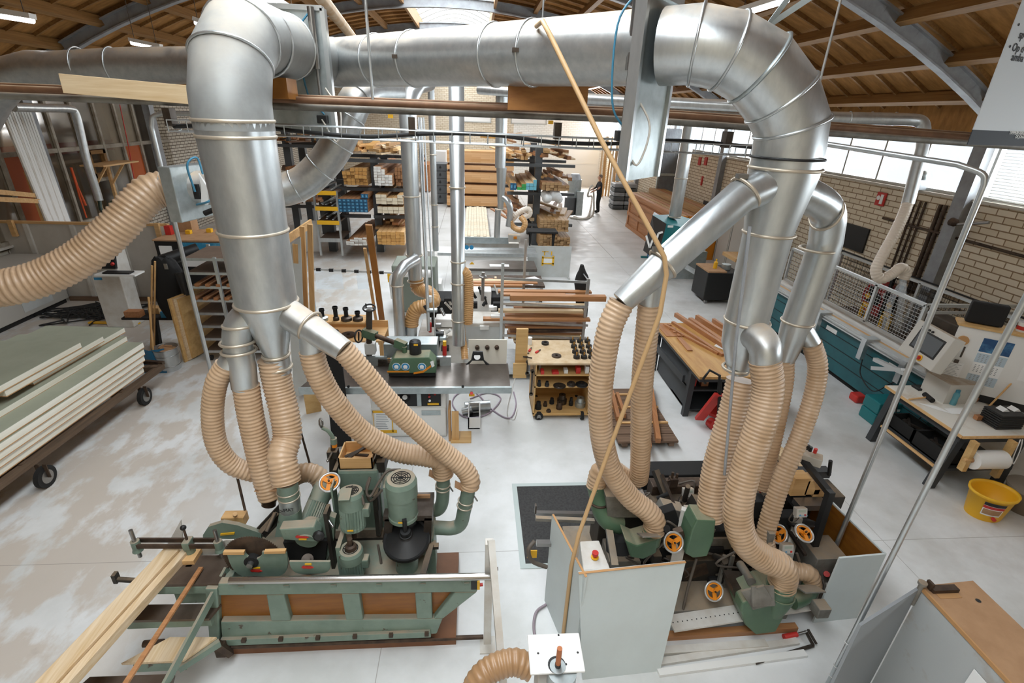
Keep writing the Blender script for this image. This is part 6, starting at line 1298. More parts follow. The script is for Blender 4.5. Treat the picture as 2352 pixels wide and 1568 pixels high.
top('machine_mass', 'dark machine body between the safety fence and the brick wall', 'machine', MB().bb(7.95, 8.25, 6.6, 7.9, 0, 1.5).bb(7.7, 8.2, 7.9, 9.6, 0, .9), mat('dark_brown_machine', '#3d342c', .6, 0, '#52463a', 3), bevel=.03)
# ducts that serve it
t = thing('wall_duct', 'zinc duct under the roof turning down to the white hose at the right wall', 'duct', (7, 8.4, 4.4))
dd = [PY(1100, 206, 12.6), PY(1340, 226, 11), PY(1740, 246, 9.2), PY(1905, 270, 8.8), PY(2080, 274, 8.4), PY(2112, 278, 8.35), PY(2122, 296, 8.3), PY(2118, 340, 8.25), PY(2085, 468, 8.1)]
part('tube', t, MB().tube(dd[:4] + spline(dd[4:8], 4) + [dd[8]], .095, 18), M['galv'])
for q in ((1950, 271, 8.7), (2000, 272, 8.6), (2055, 273, 8.5)): part('seam_ring', t, MB().ring(PY(*q), (1, -.2, 0), .098, .01, 18, 5), M['galvb'])
t = thing('parallel_duct', 'second zinc duct running just below the wall duct behind the right riser', 'duct', (3, 12, 4.2));
for q in (PY(1450, 252, 12.8), PY(1650, 262, 12.3)): part('hanger', t, MB().cyl(q, (q.x, q.y, arc_z(q.x, .3)), .012, n=6), M['steeld'])
part('tube', t, MB().tube([PY(1330, 246, 13), PY(1760, 268, 12)], .1, 16), M['galvb'])
hose('white to amber hose hanging from the wall duct and curling over the fence', [PY(*q) for q in ((2085, 466, 8.1), (2072, 500, 8.0), (2050, 545, 7.9), (2025, 590, 7.8), (2012, 620, 7.75), (2022, 640, 7.7), (2048, 630, 7.7), (2068, 615, 7.7), (2080, 625, 7.7), (2074, 640, 7.7))], .085, .045, 'hosew')
part('y_pipe', [o for o in col.objects if o.name == 'wall_duct'][0], MB().tube([PY(2074, 640, 7.7), PY(2074, 670, 7.7), PY(2060, 760, 7.7)], .05, 12).tube([PY(2070, 655, 7.7), PY(2045, 690, 7.7), PY(2030, 760, 7.7)], .05, 12), plm)
# wall fittings
def wbox(name, lab, cat, px, py, sy, sz, m, X=8.96, dx=.05): p = PX(px, py, X); return top(name, lab, cat, MB().bb(X, X + dx - .01, p.y - sy / 2, p.y + sy / 2, p.z - sz / 2, p.z + sz / 2), M[m] if isinstance(m, str) else m)
t = thing('fire_sign', 'red and white fire hose sign on the brick wall below the windows', 'sign', PX(2023, 457, 8.95))
p = PX(2023, 457, 8.97); part('board', t, MB().bb(8.96, 8.985, p.y - .13, p.y + .13, p.z - .14, p.z + .14), M['red']); part('pictogram', t, MB().bb(8.95, 8.96, p.y - .08, p.y + .0, p.z - .1, p.z + .1).cyl((8.95, p.y + .06, p.z + .02), (8.96, p.y + .06, p.z + .02), .05, n=12), M['paper'])
wbox('hatch_window', 'dark serving hatch in the brick wall behind the right duct branch', 'hatch', 1953, 543, 1.0, .55, M['black'], 8.95)
for i, (x, y0, y1) in enumerate(((2102, 460, 640), (2114, 462, 640), (2126, 464, 650), (2160, 470, 690), (2172, 472, 690))):
    a, b = PX(x, y0, 8.95), PX(x - 38, y1, 8.95); b.y = a.y; top('wall_conduit', 'brown conduit in the group running down the right brick wall', 'conduit', MB().cyl((8.96, a.y, min(a.z, 3.25)), (8.96, a.y, b.z), .022 if i < 3 else .035, n=8), M['rust'], 'conduits on the right brick wall')
top('wall_pipe', 'long horizontal rusty pipe across the right brick wall', 'pipe', MB().cyl((8.95, 4, 2.55), (8.95, 10.5, 2.62), .025, n=8), M['rust'])
t = thing('window_blind', 'white venetian blind in the window right of the steel column', 'blind', (8.9, 6.2, 3.3)); 
sl = MB(); z = 3.34
while z < 4.24: sl.box((8.93, 6.2, z), (.05, 4.3, .004), Matrix.Rotation(.5, 3, 'Y')); z += .05
part('slat', t, sl, M['white']); part('head_rail', t, MB().bb(8.9, 8.96, 4.05, 8.35, 4.24, 4.29), M['white'])
t = thing('wall_cup_holder', 'steel arm with a dark cup fixed across the right steel column', 'bracket', PX(2270, 512, 8.7)); part('arm', t, MB().cyl(PX(2190, 515, 8.7), PX(2272, 511, 8.75), .025, n=10), M['steel']); part('cup', t, MB().lathe([(.03, 0), (.07, .06), (.075, .14)], PX(2200, 514, 8.7), (0, .9, .1), 14), M['rust'])
t = thing('heater_unit', 'small dark unit with clutter on the window sill beside the wall duct', 'unit', PX(2110, 430, 9.0)); p = PX(2110, 434, 9.0); part('box', t, MB().bb(8.85, 9.02, p.y - .15, p.y + .15, 3.31, 3.5), M['arch']); part('plant_pot', t, MB().ball((8.92, p.y - .1, 3.58), .1, 10, 6), M['plate'])
# control panel
t = thing('control_station', 'grey control panel with touch screen on an arm above the desk', 'control panel', PX(2130, 800, 6.3))
cs = [PX(2112, 733, 6.4), PX(2195, 778, 6.3), PX(2150, 852, 6.15), PX(2072, 808, 6.25)]
ux = (cs[1] - cs[0]).normalized(); uy = (cs[3] - cs[0]); uy = (uy - ux * uy.dot(ux)).normalized(); un = ux.cross(uy)
if un.dot(EYE - cs[0]) < 0: un = -un
o = cs[0]; W_ = (cs[1] - cs[0]).length; H_ = (cs[3] - cs[0]).length
def face(mb, u0, u1, v0, v1, d0, d1): return mb.prism([(u0 * W_, v0 * H_), (u1 * W_, v0 * H_), (u1 * W_, v1 * H_), (u0 * W_, v1 * H_)], o + un * d0, ux, uy, un * (d1 - d0))
part('case', t, face(MB(), 0, 1, 0, 1, -.16, 0), M['dispb'], bevel=.01); part('screen', t, face(MB(), .22, .85, .22, .68, 0, .006), mat('screen_grey', '#5f6468', .25)); part('screen_bezel', t, face(MB(), .18, .89, .17, .73, 0, .003), M['black'])
part('yellow_ring', t, MB().cyl(o + ux * W_ * .6 + uy * H_ * .86, o + ux * W_ * .6 + uy * H_ * .86 + un * .01, .045, n=16), M['yellow']); part('stop_button', t, MB().cyl(o + ux * W_ * .6 + uy * H_ * .86, o + ux * W_ * .6 + uy * H_ * .86 + un * .05, .028, n=14), M['red'])
for k in range(4): q = o + ux * W_ * (.22 + .09 * k) + uy * H_ * (.12); part('push_button', t, MB().cyl(q, q + un * .02, .016, n=10), M['black'])
part('support_arm', t, MB().beam(o + un * -.2 + uy * .3, (6.9, 6.1, .9), .06, .06).bb(6.6, 7.1, 5.6, 6.0, .7, 1.2), M['dispb'])
# desk
t = thing('work_desk', 'black-legged desk with white top and shelf at the right edge', 'desk', (6.9, 5.3, 0))
dx0, dx1, dy0, dy1 = 6.17, 7.25, 4.83, 6.13
part('top_board', t, MB().bb(dx0, dx1, dy0, dy1, .87, .9), mat('worn_white_top', '#dcd8ce', .5, 0, '#bfae98', 2.2, lo=.5, hi=.7)); part('edge_trim', t, MB().bb(dx0 - .012, dx0, dy0, dy1, .865, .903).bb(dx0, dx1, dy0 - .012, dy0, .865, .903), M['pine'])
for x, y in ((dx0 + .12, dy0 + .12), (dx0 + .1, dy1 - .12), (dx1 - .1, dy0 + .12), (dx1 - .1, dy1 - .12)): part('leg', t, MB().beam((x - (.12 if x < 6.6 else 0), y, 0), (x, y, .87), .1, .1), M['bench'])
part('apron', t, MB().bb(dx0 + .06, dx1 - .06, dy0 + .06, dy1 - .06, .76, .87), M['bench']); part('lower_shelf', t, MB().bb(dx0, dx1, dy0 + .1, dy1 - .05, .27, .31), M['bench'])
part('shelf_edge', t, MB().bb(dx0 - .03, dx0, dy0 + .15, dy1 - .2, .3, .33), M['pine'])
wr = M['plyt']; part('roll_bracket', t, MB().bb(dx0 + .1, dx0 + .16, dy0 - .1, dy0 - .02, .42, .86), wr); part('roll_bracket', t, MB().bb(dx0 + .62, dx0 + .68, dy0 - .1, dy0 - .02, .3, .86), wr)
pr = thing('paper_roll', 'large white paper roll on a dowel under the front of the desk', 'paper roll', (6.55, 4.76, .6)); part('roll', pr, MB().cyl((6.34, 4.74, .6), (6.76, 4.74, .6), .12, n=28), M['white']); part('core', pr, MB().cyl((6.33, 4.74, .6), (6.34, 4.74, .6), .035, n=14), M['chip']); part('dowel', pr, MB().cyl((6.24, 4.74, .6), (6.86, 4.74, .6), .02, n=10), M['pinex'])
for i, (x, y, w_, l, h_, m, lab) in enumerate(((6.42, 5.75, .3, .45, .2, 'blackm', 'black crate of tools on the lower desk shelf at the far end'), (6.4, 5.25, .3, .5, .22, 'blackm', 'second black crate of tools on the lower desk shelf'))):
    b = thing('tool_bin', lab, 'crate', (x, y, .31)); part('tray', b, MB().bb(x - w_ / 2, x + w_ / 2, y - l / 2, y - l / 2 + .02, .31, .31 + h_).bb(x - w_ / 2, x + w_ / 2, y + l / 2 - .02, y + l / 2, .31, .31 + h_).bb(x - w_ / 2, x - w_ / 2 + .02, y - l / 2, y + l / 2, .31, .31 + h_).bb(x + w_ / 2 - .02, x + w_ / 2, y - l / 2, y + l / 2, .31, .31 + h_).bb(x - w_ / 2, x + w_ / 2, y - l / 2, y + l / 2, .31, .33), M[m])
    part('contents', b, MB().beam((x - .1, y - .1, .45), (x + .08, y + .14, .47), .03, .03).beam((x + .1, y - .15, .44), (x - .05, y + .1, .46), .04, .03).ball((x, y + .1, .43), .05, 10, 6), M['steeld'])
p = PZ(2130, 912, .92); t = thing('rubber_mallet', 'black rubber mallet with wooden handle lying on the desk', 'mallet', p); part('handle', t, MB().cyl(PZ(2088, 917, .915), PZ(2128, 912, .93), .012, n=8), M['pinex']); part('head', t, MB().cyl(PZ(2124, 905, .935), PZ(2142, 920, .935), .035, n=14), M['blackm'])
p = PZ(2187, 928, .9); t = thing('water_bottle', 'clear blue drinking bottle standing on the desk', 'bottle', p); part('body', t, MB().lathe([(0, 0), (.04, 0), (.042, .05), (.036, .1), (.042, .15), (.03, .19)], p, (0, 0, 1), 16), mat('blue_plastic', '#5f9aa5', .2)); part('cap', t, MB().cyl(p + V((0, 0, .19)), p + V((0, 0, .23)), .028, n=12), mat('cap_blue', '#3c7f92', .4))
for i, (q, lab) in enumerate(((((2108, 925), (2150, 940), (2192, 952), (2150, 932)), 'left white sheet of paper lying on the desk'), (((2168, 938), (2215, 936), (2220, 952), (2185, 950)), 'right white sheet of paper lying on the desk'))): Q = [PZ(*k, .902 + i * .001) for k in q]; top('paper_sheet', lab, 'paper', MB().prism([(v.x, v.y) for v in Q], (0, 0, .902 + i * .002), (1, 0, 0), (0, 1, 0), (0, 0, .001)), M['paper'])
for i, (x, y, w_, l, h_, m, lab) in enumerate(((2115, 892, .2, .14, .03, 'black', 'black calculator at the back of the desk'), (2165, 898, .08, .08, .1, 'rust', 'brown pot of pens on the desk left of the bottle'), (2215, 918, .3, .12, .06, 'mer', 'wooden pen tray on the desk right of the bottle'), (2190, 905, .12, .1, .05, 'pine', 'pine offcut block behind the bottle on the desk'))): p = PZ(x, y, .9); top('desk_item', lab, 'desk item', MB().bb(p.x - w_ / 2, p.x + w_ / 2, p.y - l / 2, p.y + l / 2, .9, .9 + h_), M[m], bevel=.005)
for k in range(7): p = PZ(2310, 985, .9); top('black_tray', 'black plastic tray in the stack on the right end of the desk', 'tray', MB().bb(p.x - .16, p.x + .2, p.y - .02, p.y + .24, .903 + k * .03, .928 + k * .03), M['black'], 'stacked black trays on the desk', bevel=.006)
for i, dx in enumerate((-.06, .1)): top('white_wedge', ['left white wedge on the stack of black trays', 'right white wedge on the stack of black trays'][i], 'wedge', MB().prism([(0, 0), (.1, 0), (.05, .04)], (p.x + dx, p.y + .08, 1.112), (1, 0, 0), (0, 0, 1), (0, .1, 0)), M['paper'])
t = thing('hand_brush', 'long wooden brush leaning from the desk to the white pin board', 'brush', PZ(2255, 955, .9)); part('handle', t, MB().cyl(PZ(2255, 950, .93), PY(2352, 850, 5.6), .012, n=8), M['pinez']); part('head', t, MB().box(PZ(2255, 958, .94), (.18, .06, .06)), M['mer'])
# pin board with calendars behind the desk
t = thing('pin_board', 'white pin board with calendar and notes standing on the back of the desk', 'board', (6.9, 5.9, .9))
b0, b1 = PX(2205, 745, 6.75), PX(2425, 835, 7.6); b0.z = 1.95; zb = 1.02
bu = V((b1.x - b0.x, b1.y - b0.y, 0)).normalized(); bn = V((-bu.y, bu.x, 0)); bn = bn if bn.dot(EYE - b0) > 0 else -bn
LB = 1.5
def onb(mb, u0, u1, z0, z1, d0, d1): a = V((b0.x, b0.y, 0)); return mb.prism([(u0, z0), (u1, z0), (u1, z1), (u0, z1)], a + bn * d0, bu, (0, 0, 1), bn * (d1 - d0))
part('board', t, onb(MB(), 0, LB, zb, 1.95, -.02, 0), M['white']); part('ledge', t, onb(MB(), -.02, LB, 1.95, 1.98, -.3, .02), M['plyt'])
part('lower_back', t, onb(MB(), 0, LB, .9, zb, -.06, -.03), M['black'])
cal = part('calendar', t, onb(MB(), .3, .62, 1.15, 1.82, 0, .006), M['paper'], 'wall calendar with blue picture')
part('picture', cal, onb(MB(), .3, .62, 1.64, 1.84, .006, .009), mat('calendar_blue', '#1f4a78', .5, 0, '#5f9ac0', 5, lo=.5, hi=.8))
dg = MB()
for bl_ in range(3):
    for r in range(5):
        for c_ in range(7): onb(dg, .33 + c_ * .038, .347 + c_ * .038, 1.59 - bl_ * .155 - r * .024, 1.6 - bl_ * .155 - r * .024, .006, .007)
part('day_grid', cal, dg, M['arch']); M['pblue'] = mat('pale_blue', '#b6c6d0', .7); part('month_shade', cal, onb(MB(), .3, .62, 1.48, 1.62, .006, .0065), M['pblue']); part('month_shade', cal, onb(MB(), .3, .62, 1.16, 1.3, .006, .0065), M['pblue'])
nt = part('note', t, onb(MB(), .03, .22, 1.1, 1.42, .0, .012), M['paper']); ln = MB()
for k in range(11): onb(ln, .05, .2 - (k * 5 % 7) * .008, 1.38 - k * .022, 1.385 - k * .022, .012, .0125)
part('print_lines', nt, ln, M['arch']); part('clip', nt, onb(MB(), .1, .15, 1.41, 1.46, .012, .03), M['steeld'])
part('sheet', t, onb(MB(), .8, 1.2, 1.35, 1.85, 0, .004), M['paper']); q = V((b0.x, b0.y, 1.75)) + bu * .1; part('tape_measure', t, MB().cyl(q, q + bn * .03, .065, n=18), M['mdf'])
for u in (.06, .14): part('knife', t, onb(MB(), u, u + .02, 1.5, 1.66, 0, .012), M['steeld'])
q = V((b0.x, b0.y, 1.98)) + bu * .25 - bn * .15
top('desk_monitor', 'dark monitor standing on the ledge of the pin board', 'monitor', MB().box(q + V((0, 0, .16)), (.4, .12, .3), Matrix.Rotation(math.atan2(bu.y, bu.x), 3, 'Z')), M['blackm'], bevel=.02)
q += bu * .4; t = thing('paper_cup', 'white and red cup on the ledge of the pin board', 'cup', q); part('cup', t, MB().lathe([(0, 0), (.05, 0), (.06, .13), (.055, .13)], q, (0, 0, 1), 16), M['white']); part('band', t, MB().cyl(q + V((0, 0, .03)), q + V((0, 0, .08)), .058, n=16), M['red'])
# cases, buckets
for k in range(2):
    p = PZ(2010, 978, 0); t = thing('tool_case', ['lower teal tool case on the floor at the end of the desk', 'upper teal tool case in the stack at the end of the desk'][k], 'case', (p.x + .2, p.y + .2, .21 * k))
    part('case', t, MB().bb(p.x - .05, p.x + .38, p.y, p.y + .34, .21 * k, .21 * k + .2), M['tealb'], bevel=.02); part('label', t, MB().bb(p.x + .12, p.x + .32, p.y - .004, p.y, .21 * k + .06, .21 * k + .1), M['paper']); part('latch', t, MB().bb(p.x + .1, p.x + .16, p.y - .012, p.y, .21 * k + .12, .21 * k + .17), M['red'])
t = thing('cordless_tool', 'red machine foot pedal with black cable on the floor beside the teal cases', 'pedal', PZ(1975, 918, 0)); part('body', t, MB().bb(*(lambda p: (p.x - .2, p.x + .0, p.y - .1, p.y + .1, .0, .14))(PZ(1980, 920, 0))), M['red'], bevel=.03); part('toe', t, MB().bb(*(lambda p: (p.x, p.x + .18, p.y - .08, p.y + .08, .0, .09))(PZ(1980, 920, 0))), M['blackm'], bevel=.02)
part('cable', t, MB().tube(spline([PZ(1995, 922, .03), PZ(2000, 905, .03), PZ(1992, 885, .03), PZ(2010, 870, .2)], 6), .012, 6), M['black'])
p = PZ(2256, 1178, 0); p.z = 0
t = thing('yellow_bucket', 'yellow plastic tub with label on the floor in front of the desk', 'bucket', p)
def oval(r, z, e=.82): return [V((p.x + r * math.cos(math.pi * a / 14), p.y + r * e * math.sin(math.pi * a / 14), z)) for a in range(28)]
part('tub', t, MB().loft([oval(.2, 0), oval(.205, .02), oval(.25, .33), oval(.27, .335), oval(.275, .37), oval(.25, .37), oval(.24, .33), oval(.195, .02), oval(.01, .02)], True, False), M['yellow'])
def tubpatch(a0, a1, z0, z1, off, m, n): # a label wrapped on the tub
    mb = MB(); rs = []
    for z in (z0, z1): r = .205 + (.045) * (z - .02) / .31 + off; rs.append([V((p.x + r * math.cos(a0 + (a1 - a0) * k / 10), p.y + r * .82 * math.sin(a0 + (a1 - a0) * k / 10), z)) for k in range(11)])
    return part(n, t, mb.add(rs[0] + rs[1], [(k, k + 1, 12 + k, 11 + k) for k in range(10)], True), m)
tubpatch(-2.55, -1.6, .1, .3, .003, M['paper'], 'label'); tubpatch(-2.55, -1.6, .21, .25, .005, M['red'], 'label_band'); tubpatch(-2.5, -1.65, .12, .2, .005, M['chip'], 'label_picture'); tubpatch(-2.55, -1.6, .255, .3, .005, M['black'], 'label_band')
q = V((p.x - .085, p.y - .185, .09)); part('red_plug', t, MB().cyl(q, q + V((-.01, -.03, 0)), .022, n=12), M['red'])
p = PZ(2345, 1165, 0); t = thing('dark_tub', 'grey-brown tub with lid behind the yellow bucket', 'tub', p); part('tub', t, MB().lathe([(0, 0), (.2, 0), (.24, .3), (.0, .3)], p, (0, 0, 1), 26), mat('brown_tub', '#6d6050', .7)); part('lid', t, MB().lathe([(.25, .3), (.25, .33), (0, .33)], p, (0, 0, 1), 26), mat('grey_lid', '#8d8478', .7))
top('looped_string', 'pale looped cord hanging at the right end of the desk', 'cord', MB().tube(spline([V((6.95, 4.8, .86)), V((6.93, 4.76, .6)), V((6.97, 4.75, .52)), V((7.0, 4.78, .7)), V((6.98, 4.8, .86))], 6), .007, 6), M['paper'])
# grey cabinet lower right
t = thing('dust_cabinet', 'tall grey cabinet with dusty brown top at the lower right corner', 'cabinet', (4.0, 2.0, 0))
zc = 1.3; P0 = PZ(2115, 1345, zc); P1 = PZ(2235, 1333, zc); P2 = PZ(2400, 1490, zc); P3 = PZ(1950, 1500, zc)
e1 = (P1 - P0); e1.z = 0; e2 = V((P2.x - P1.x, P2.y - P1.y, 0)).normalized()
A = V((P0.x, P0.y, 0)); B = V((P1.x, P1.y, 0)); Cc = B + e2 * 1.1; Dd = A + e2 * 1.1
e3 = V((-.34, -.27, 0)); w0 = PZ(2112, 1342, zc) 
part('top_panel', t, MB().prism([(v.x, v.y) for v in (A, B, Cc, Dd)], (0, 0, zc - .02), (1, 0, 0), (0, 1, 0), (0, 0, .02)), M['chip'], 'dusty brown top')
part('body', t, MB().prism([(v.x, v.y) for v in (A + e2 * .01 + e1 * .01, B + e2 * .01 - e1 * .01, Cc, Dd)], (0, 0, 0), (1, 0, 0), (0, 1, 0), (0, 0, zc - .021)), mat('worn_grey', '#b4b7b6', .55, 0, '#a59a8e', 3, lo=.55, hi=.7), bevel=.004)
part('edge_strip', t, MB().beam(A + V((0, 0, zc - .012)), Dd + V((0, 0, zc - .012)), .012, .03), M['mdf'])
lf = A + V((PZ(1960, 1440, zc).x - A.x, PZ(1960, 1440, zc).y - A.y, 0)) * .9
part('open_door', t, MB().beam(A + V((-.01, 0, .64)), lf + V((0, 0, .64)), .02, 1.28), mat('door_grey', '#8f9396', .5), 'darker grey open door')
part('hinge_pin', t, MB().cyl(A + V((-.01, -.01, 1.12)), A + V((-.01, -.01, 1.34)), .018, n=12).cyl(A + V((-.01, -.01, 1.33)), A + V((-.01, -.01, 1.35)), .03, n=14), M['gunk'])
hc = PZ(2168, 1352, zc + .02); part('latch_flap', t, MB().box(hc, (.2, .05, .03)).box(hc + V((-.1, .02, .02)), (.02, .05, .06)), M['rust'])
part('latch_plate', t, MB().box(PZ(2180, 1368, zc + .002), (.17, .04, .003)), M['mdf'])
q = PZ(2247, 1379, zc + .001); part('hole', t, MB().lathe([(0, .001), (.018, .001)], q, (0, 0, 1), 12), M['black'])
sg = MB(); a = Dd - A; sd = A + e2 * .52 + V((0, 0, .85)); nn = V((e2.y, -e2.x, 0)); nn = nn if nn.dot(EYE - A) > 0 else -nn
nb = part('notice', t, MB().prism([(0, 0), (.3, 0), (.3, .3), (0, .3)], sd + nn * .003, e2, (0, 0, 1), nn * .004), M['paper']); ln = MB()
for k in range(8): ln.prism([(.05, .2 - .025 * k), (.22 - (k * 5 % 7) * .015, .2 - .025 * k), (.22 - (k * 5 % 7) * .015, .206 - .025 * k), (.05, .206 - .025 * k)], sd + nn * .008, e2, (0, 0, 1), nn * .001)
part('print_lines', nb, ln, M['black']); part('stamp', nb, MB().ring(sd + nn * .009 + e2 * .14 + V((0, 0, .26)), nn, .03, .004, 20, 4), M['black'])
# hanging banner
t = thing('hanging_banner', 'grey hanging banner with text at the upper right corner', 'banner', PY(2300, 300, 4.4))
bA, bB = PY(2240, 285, 4.35), PY(2460, 300, 4.9); zt_, zm, zb_ = 5.5, 4.42, 4.3; bu2 = V((bB.x - bA.x, bB.y - bA.y, 0)).normalized(); bn2 = V((-bu2.y, bu2.x, 0)); bn2 = bn2 if bn2.dot(EYE - bA) > 0 else -bn2
a0 = V((bA.x, bA.y, 0))
part('panel', t, MB().prism([(0, zm), (1.3, zm), (1.3, zt_), (0, zt_)], a0, bu2, (0, 0, 1), bn2 * -.006), mat('banner_grey', '#b9bdbf', .6)); part('foot_band', t, MB().prism([(-.0, zb_), (1.3, zb_), (1.3, zm), (0, zm)], a0, bu2, (0, 0, 1), bn2 * -.006), mat('banner_dark', '#272b30', .75))
Rb = Matrix((bu2, V((0, 0, 1)), bn2)).transposed()
def btext(s, px, py, size, m, al='LEFT'): r = _ray(px, py); k = (a0 - EYE).dot(bn2) / r.dot(bn2); text('lettering', t, s, size, m, EYE + r * k + bn2 * .004, Rb, align=al)
btext('\u2022', 2333, 66, .085, M['black']); btext('sp', 2337, 88, .085, M['black']); btext('\u2022 Op d', 2313, 116, .085, M['black']); btext('amba', 2320, 139, .085, M['black'])
btext('TIMMERFABRIEK', 2316, 308, .04, M['paper']); btext('DE JONG', 2330, 317, .036, M['paper'])
# ================================================================ LEFT SIDE
M['sheetg'] = mat('grey_green_face', '#a3a794', .6, 0, '#9a9e8b', 2)
M['core'] = mat('cream_core', '#e9e6da', .6, 0, '#dcd6c4', 3, (1, .3, 6))
dl = V((-.12, -2.31, 0)).normalized(); pl_ = V((-dl.y * -1, 0, 0)); pl_ = V((dl.y, -dl.x, 0))  # along the stack, and towards the left
def slab(corner, L, W_, th, lab, grp=None):
    c = V(corner); q = [c, c + dl * L, c + dl * L + pl_ * W_, c + pl_ * W_]
    mb = MB(); mb.prism([(v.x, v.y) for v in q], (0, 0, c.z - th + .012), (1, 0, 0), (0, 1, 0), (0, 0, th - .018)).mat(2).prism([(v.x, v.y) for v in q], (0, 0, c.z - th), (1, 0, 0), (0, 1, 0), (0, 0, .012))
    o = top('door_blank', lab, 'panel', mb.mat(1).prism([(v.x, v.y) for v in q], (0, 0, c.z - .006), (1, 0, 0), (0, 1, 0), (0, 0, .006)), [M['core'], M['sheetg'], M['mdf']], grp); return o
for k in range(5):
    z = .95 - .1 * k; c = PZ(326 + (4 if k in (1, 2) else 2), 786 + [0, 16, 30, 44, 57][k], z)
    slab((c.x, c.y, z), 3.7, 1.7, .094, 'grey-green door panel with cream edge in the tall lower pile on the dolly', 'door panels on the dolly')
for px, z, L, W_, lab in (((290, 772), 1.03, 3.4, 1.4, 'grey-green door panel lying first above the tall lower pile'), ((285, 752), 1.12, 1.7, 1.2, 'short far door panel on top of the pile, behind the others'), ((236, 772), 1.21, 1.6, 1.2, 'middle short door panel on top of the pile'), ((184, 786), 1.3, 1.4, 1.2, 'topmost short door panel nearest the left edge')):
    c = PZ(px[0], px[1], z); slab((c.x, c.y, z), L, W_, .085, lab)
t = thing('panel_dolly', 'long rusty steel dolly on black wheels carrying the door panels', 'dolly', (-5.4, 6.2, 0))
M['dollyw'] = wood('dolly_timber', '#66523f', '#4a3a2c', 'y', .8, 4)
part('frame', t, MB().beam((-5.2, 7.8, .37), (-5.42, 4.2, .37), .08, .09).beam((-6.5, 7.6, .37), (-6.6, 4.2, .37), .08, .09), M['dollyw'])
for s, y in ((-5.2, 7.7), (-5.25, 6.9), (-5.34, 5.2)): part('cross_bar', t, MB().beam((s, y, .38), (s - 1.4, y - .1, .38), .1, .09), M['dollyw'])
part('end_frame', t, MB().beam((-5.17, 7.8, .42), (-5.8, 7.9, .42), .06, .06), M['rust'])
for x, y in ((-5.2, 7.2), (-5.27, 5.28), (-6.4, 7.2)):
    c = part('wheel', t, MB().cyl((x - .03, y, .14), (x + .03, y, .14), .14, n=24), M['blackm']); part('rim', c, MB().cyl((x - .035, y, .14), (x + .035, y, .14), .085, n=18), M['steel']); part('fork', c, MB().beam((x + .045, y, .13), (x + .045, y, .32), .05, .012).beam((x - .045, y, .13), (x - .045, y, .32), .05, .012), M['rust'])
# screened machine on the far left
t = thing('machine_enclosure', 'grey panelled machine enclosure with pine top rail at the far left', 'enclosure', (-9, 12.2, 0))
M['encl'] = mat('enclosure_grey', '#c9c3b9', .6, 0, '#bdb6ab', 1.5)
a0_ = PX(0, 510, -10.2); b0_ = V((-7.15, 12.0, 0)); zt2 = 1.8
for k in range(4):
    xa, xb = -11.0 + k * .98, -11.0 + (k + 1) * .98; part('panel', t, MB().bb(xa + .01, xb - .01, 12.0, 12.03, .0, zt2), M['encl']); part('stud', t, MB().bb(xb - .07, xb + .02, 11.95, 12.0, 0, zt2), M['whited'])
part('top_rail', t, MB().bb(-11.2, -7.0, 11.97, 12.07, zt2, zt2 + .05), M['pinex'])
for x in (-10.3, -8.55, -7.2): part('cleat', t, MB().bb(x - .05, x + .05, 11.9, 11.97, zt2 - .28, zt2 + .08), M['pinex'])
part('floor_batten', t, MB().bb(-9.6, -7.1, 11.9, 11.96, 0, .1), M['oldwood'])
t = thing('grey_machine', 'low grey machine housing with doors in front of the enclosure', 'machine', (-9.9, 10.8, 0)); part('housing', t, MB().bb(-10.5, -9.55, 9.9, 11.85, .1, 1.15), mat('housing_grey', '#b4b0a8', .5), bevel=.02); part('door', t, MB().bb(-9.56, -9.54, 10.6, 11.4, .2, 1.05), M['grey']); part('plinth', t, MB().bb(-10.45, -9.6, 9.95, 11.8, 0, .1), M['blackm']); part('roller', t, MB().cyl((-10.4, 10.4, 1.3), (-9.75, 10.4, 1.3), .12, n=20), M['whited'])
part('clamp_jaw', t, MB().bb(-10.3, -9.6, 9.6, 9.9, .35, .8).cyl((-9.6, 9.8, .5), (-9.45, 9.8, .5), .04, n=10), M['steeld'])
t = thing('control_console', 'white control console with black monitor and keyboard tray at the left', 'console', (-7.4, 10.3, 0))
part('column', t, MB().bb(-7.75, -7.2, 10.3, 10.7, 0, 1.75), M['whited'], bevel=.02); s = part('monitor', t, MB().box((-7.3, 10.2, 1.58), (.42, .06, .5), Matrix.Rotation(-.25, 3, 'X')), M['blackm'], bevel=.01)
part('button_row', s, MB().box((-7.3, 10.13, 1.36), (.36, .02, .06), Matrix.Rotation(-.25, 3, 'X')), M['steel']); part('stop_button', s, MB().cyl((-7.12, 10.12, 1.45), (-7.12, 10.08, 1.44), .03, n=12), M['red'])
part('keyboard_tray', t, MB().box((-7.0, 10.05, 1.27), (.75, .32, .03)), M['white']); part('keyboard', t, MB().box((-7.0, 10.02, 1.3), (.5, .16, .03)), M['black']); part('blue_tag', t, MB().bb(-7.7, -7.55, 10.29, 10.3, 1.05, 1.1), M['signblue'])
cb = MB()
for k in range(14):
    rr = random.Random(k); c = PZ(150 + 9 * k, 705 + rr.random() * 25, .03); c = V((c.x, c.y, .03)); cb.tube(spline([c + V((rr.uniform(-.7, .7), rr.uniform(-.5, .5), rr.uniform(0, .04))) for _ in range(8)], 6), .016, 6)
top('cable_tangle', 'tangle of black cables on the floor between enclosure and console', 'cables', cb, M['black'], kind='stuff')
for i, (a, b, m, r, lab) in enumerate((((205, 740), (320, 742), 'yellow', .03, 'yellow and black bar lying on the floor under the console'), ((255, 735), (322, 733), 'pale', .05, 'pale plank lying on the floor under the console'))): top('floor_bar', lab, 'bar', MB().beam(PZ(*a, .03), PZ(*b, .03), .08, r), M[m])
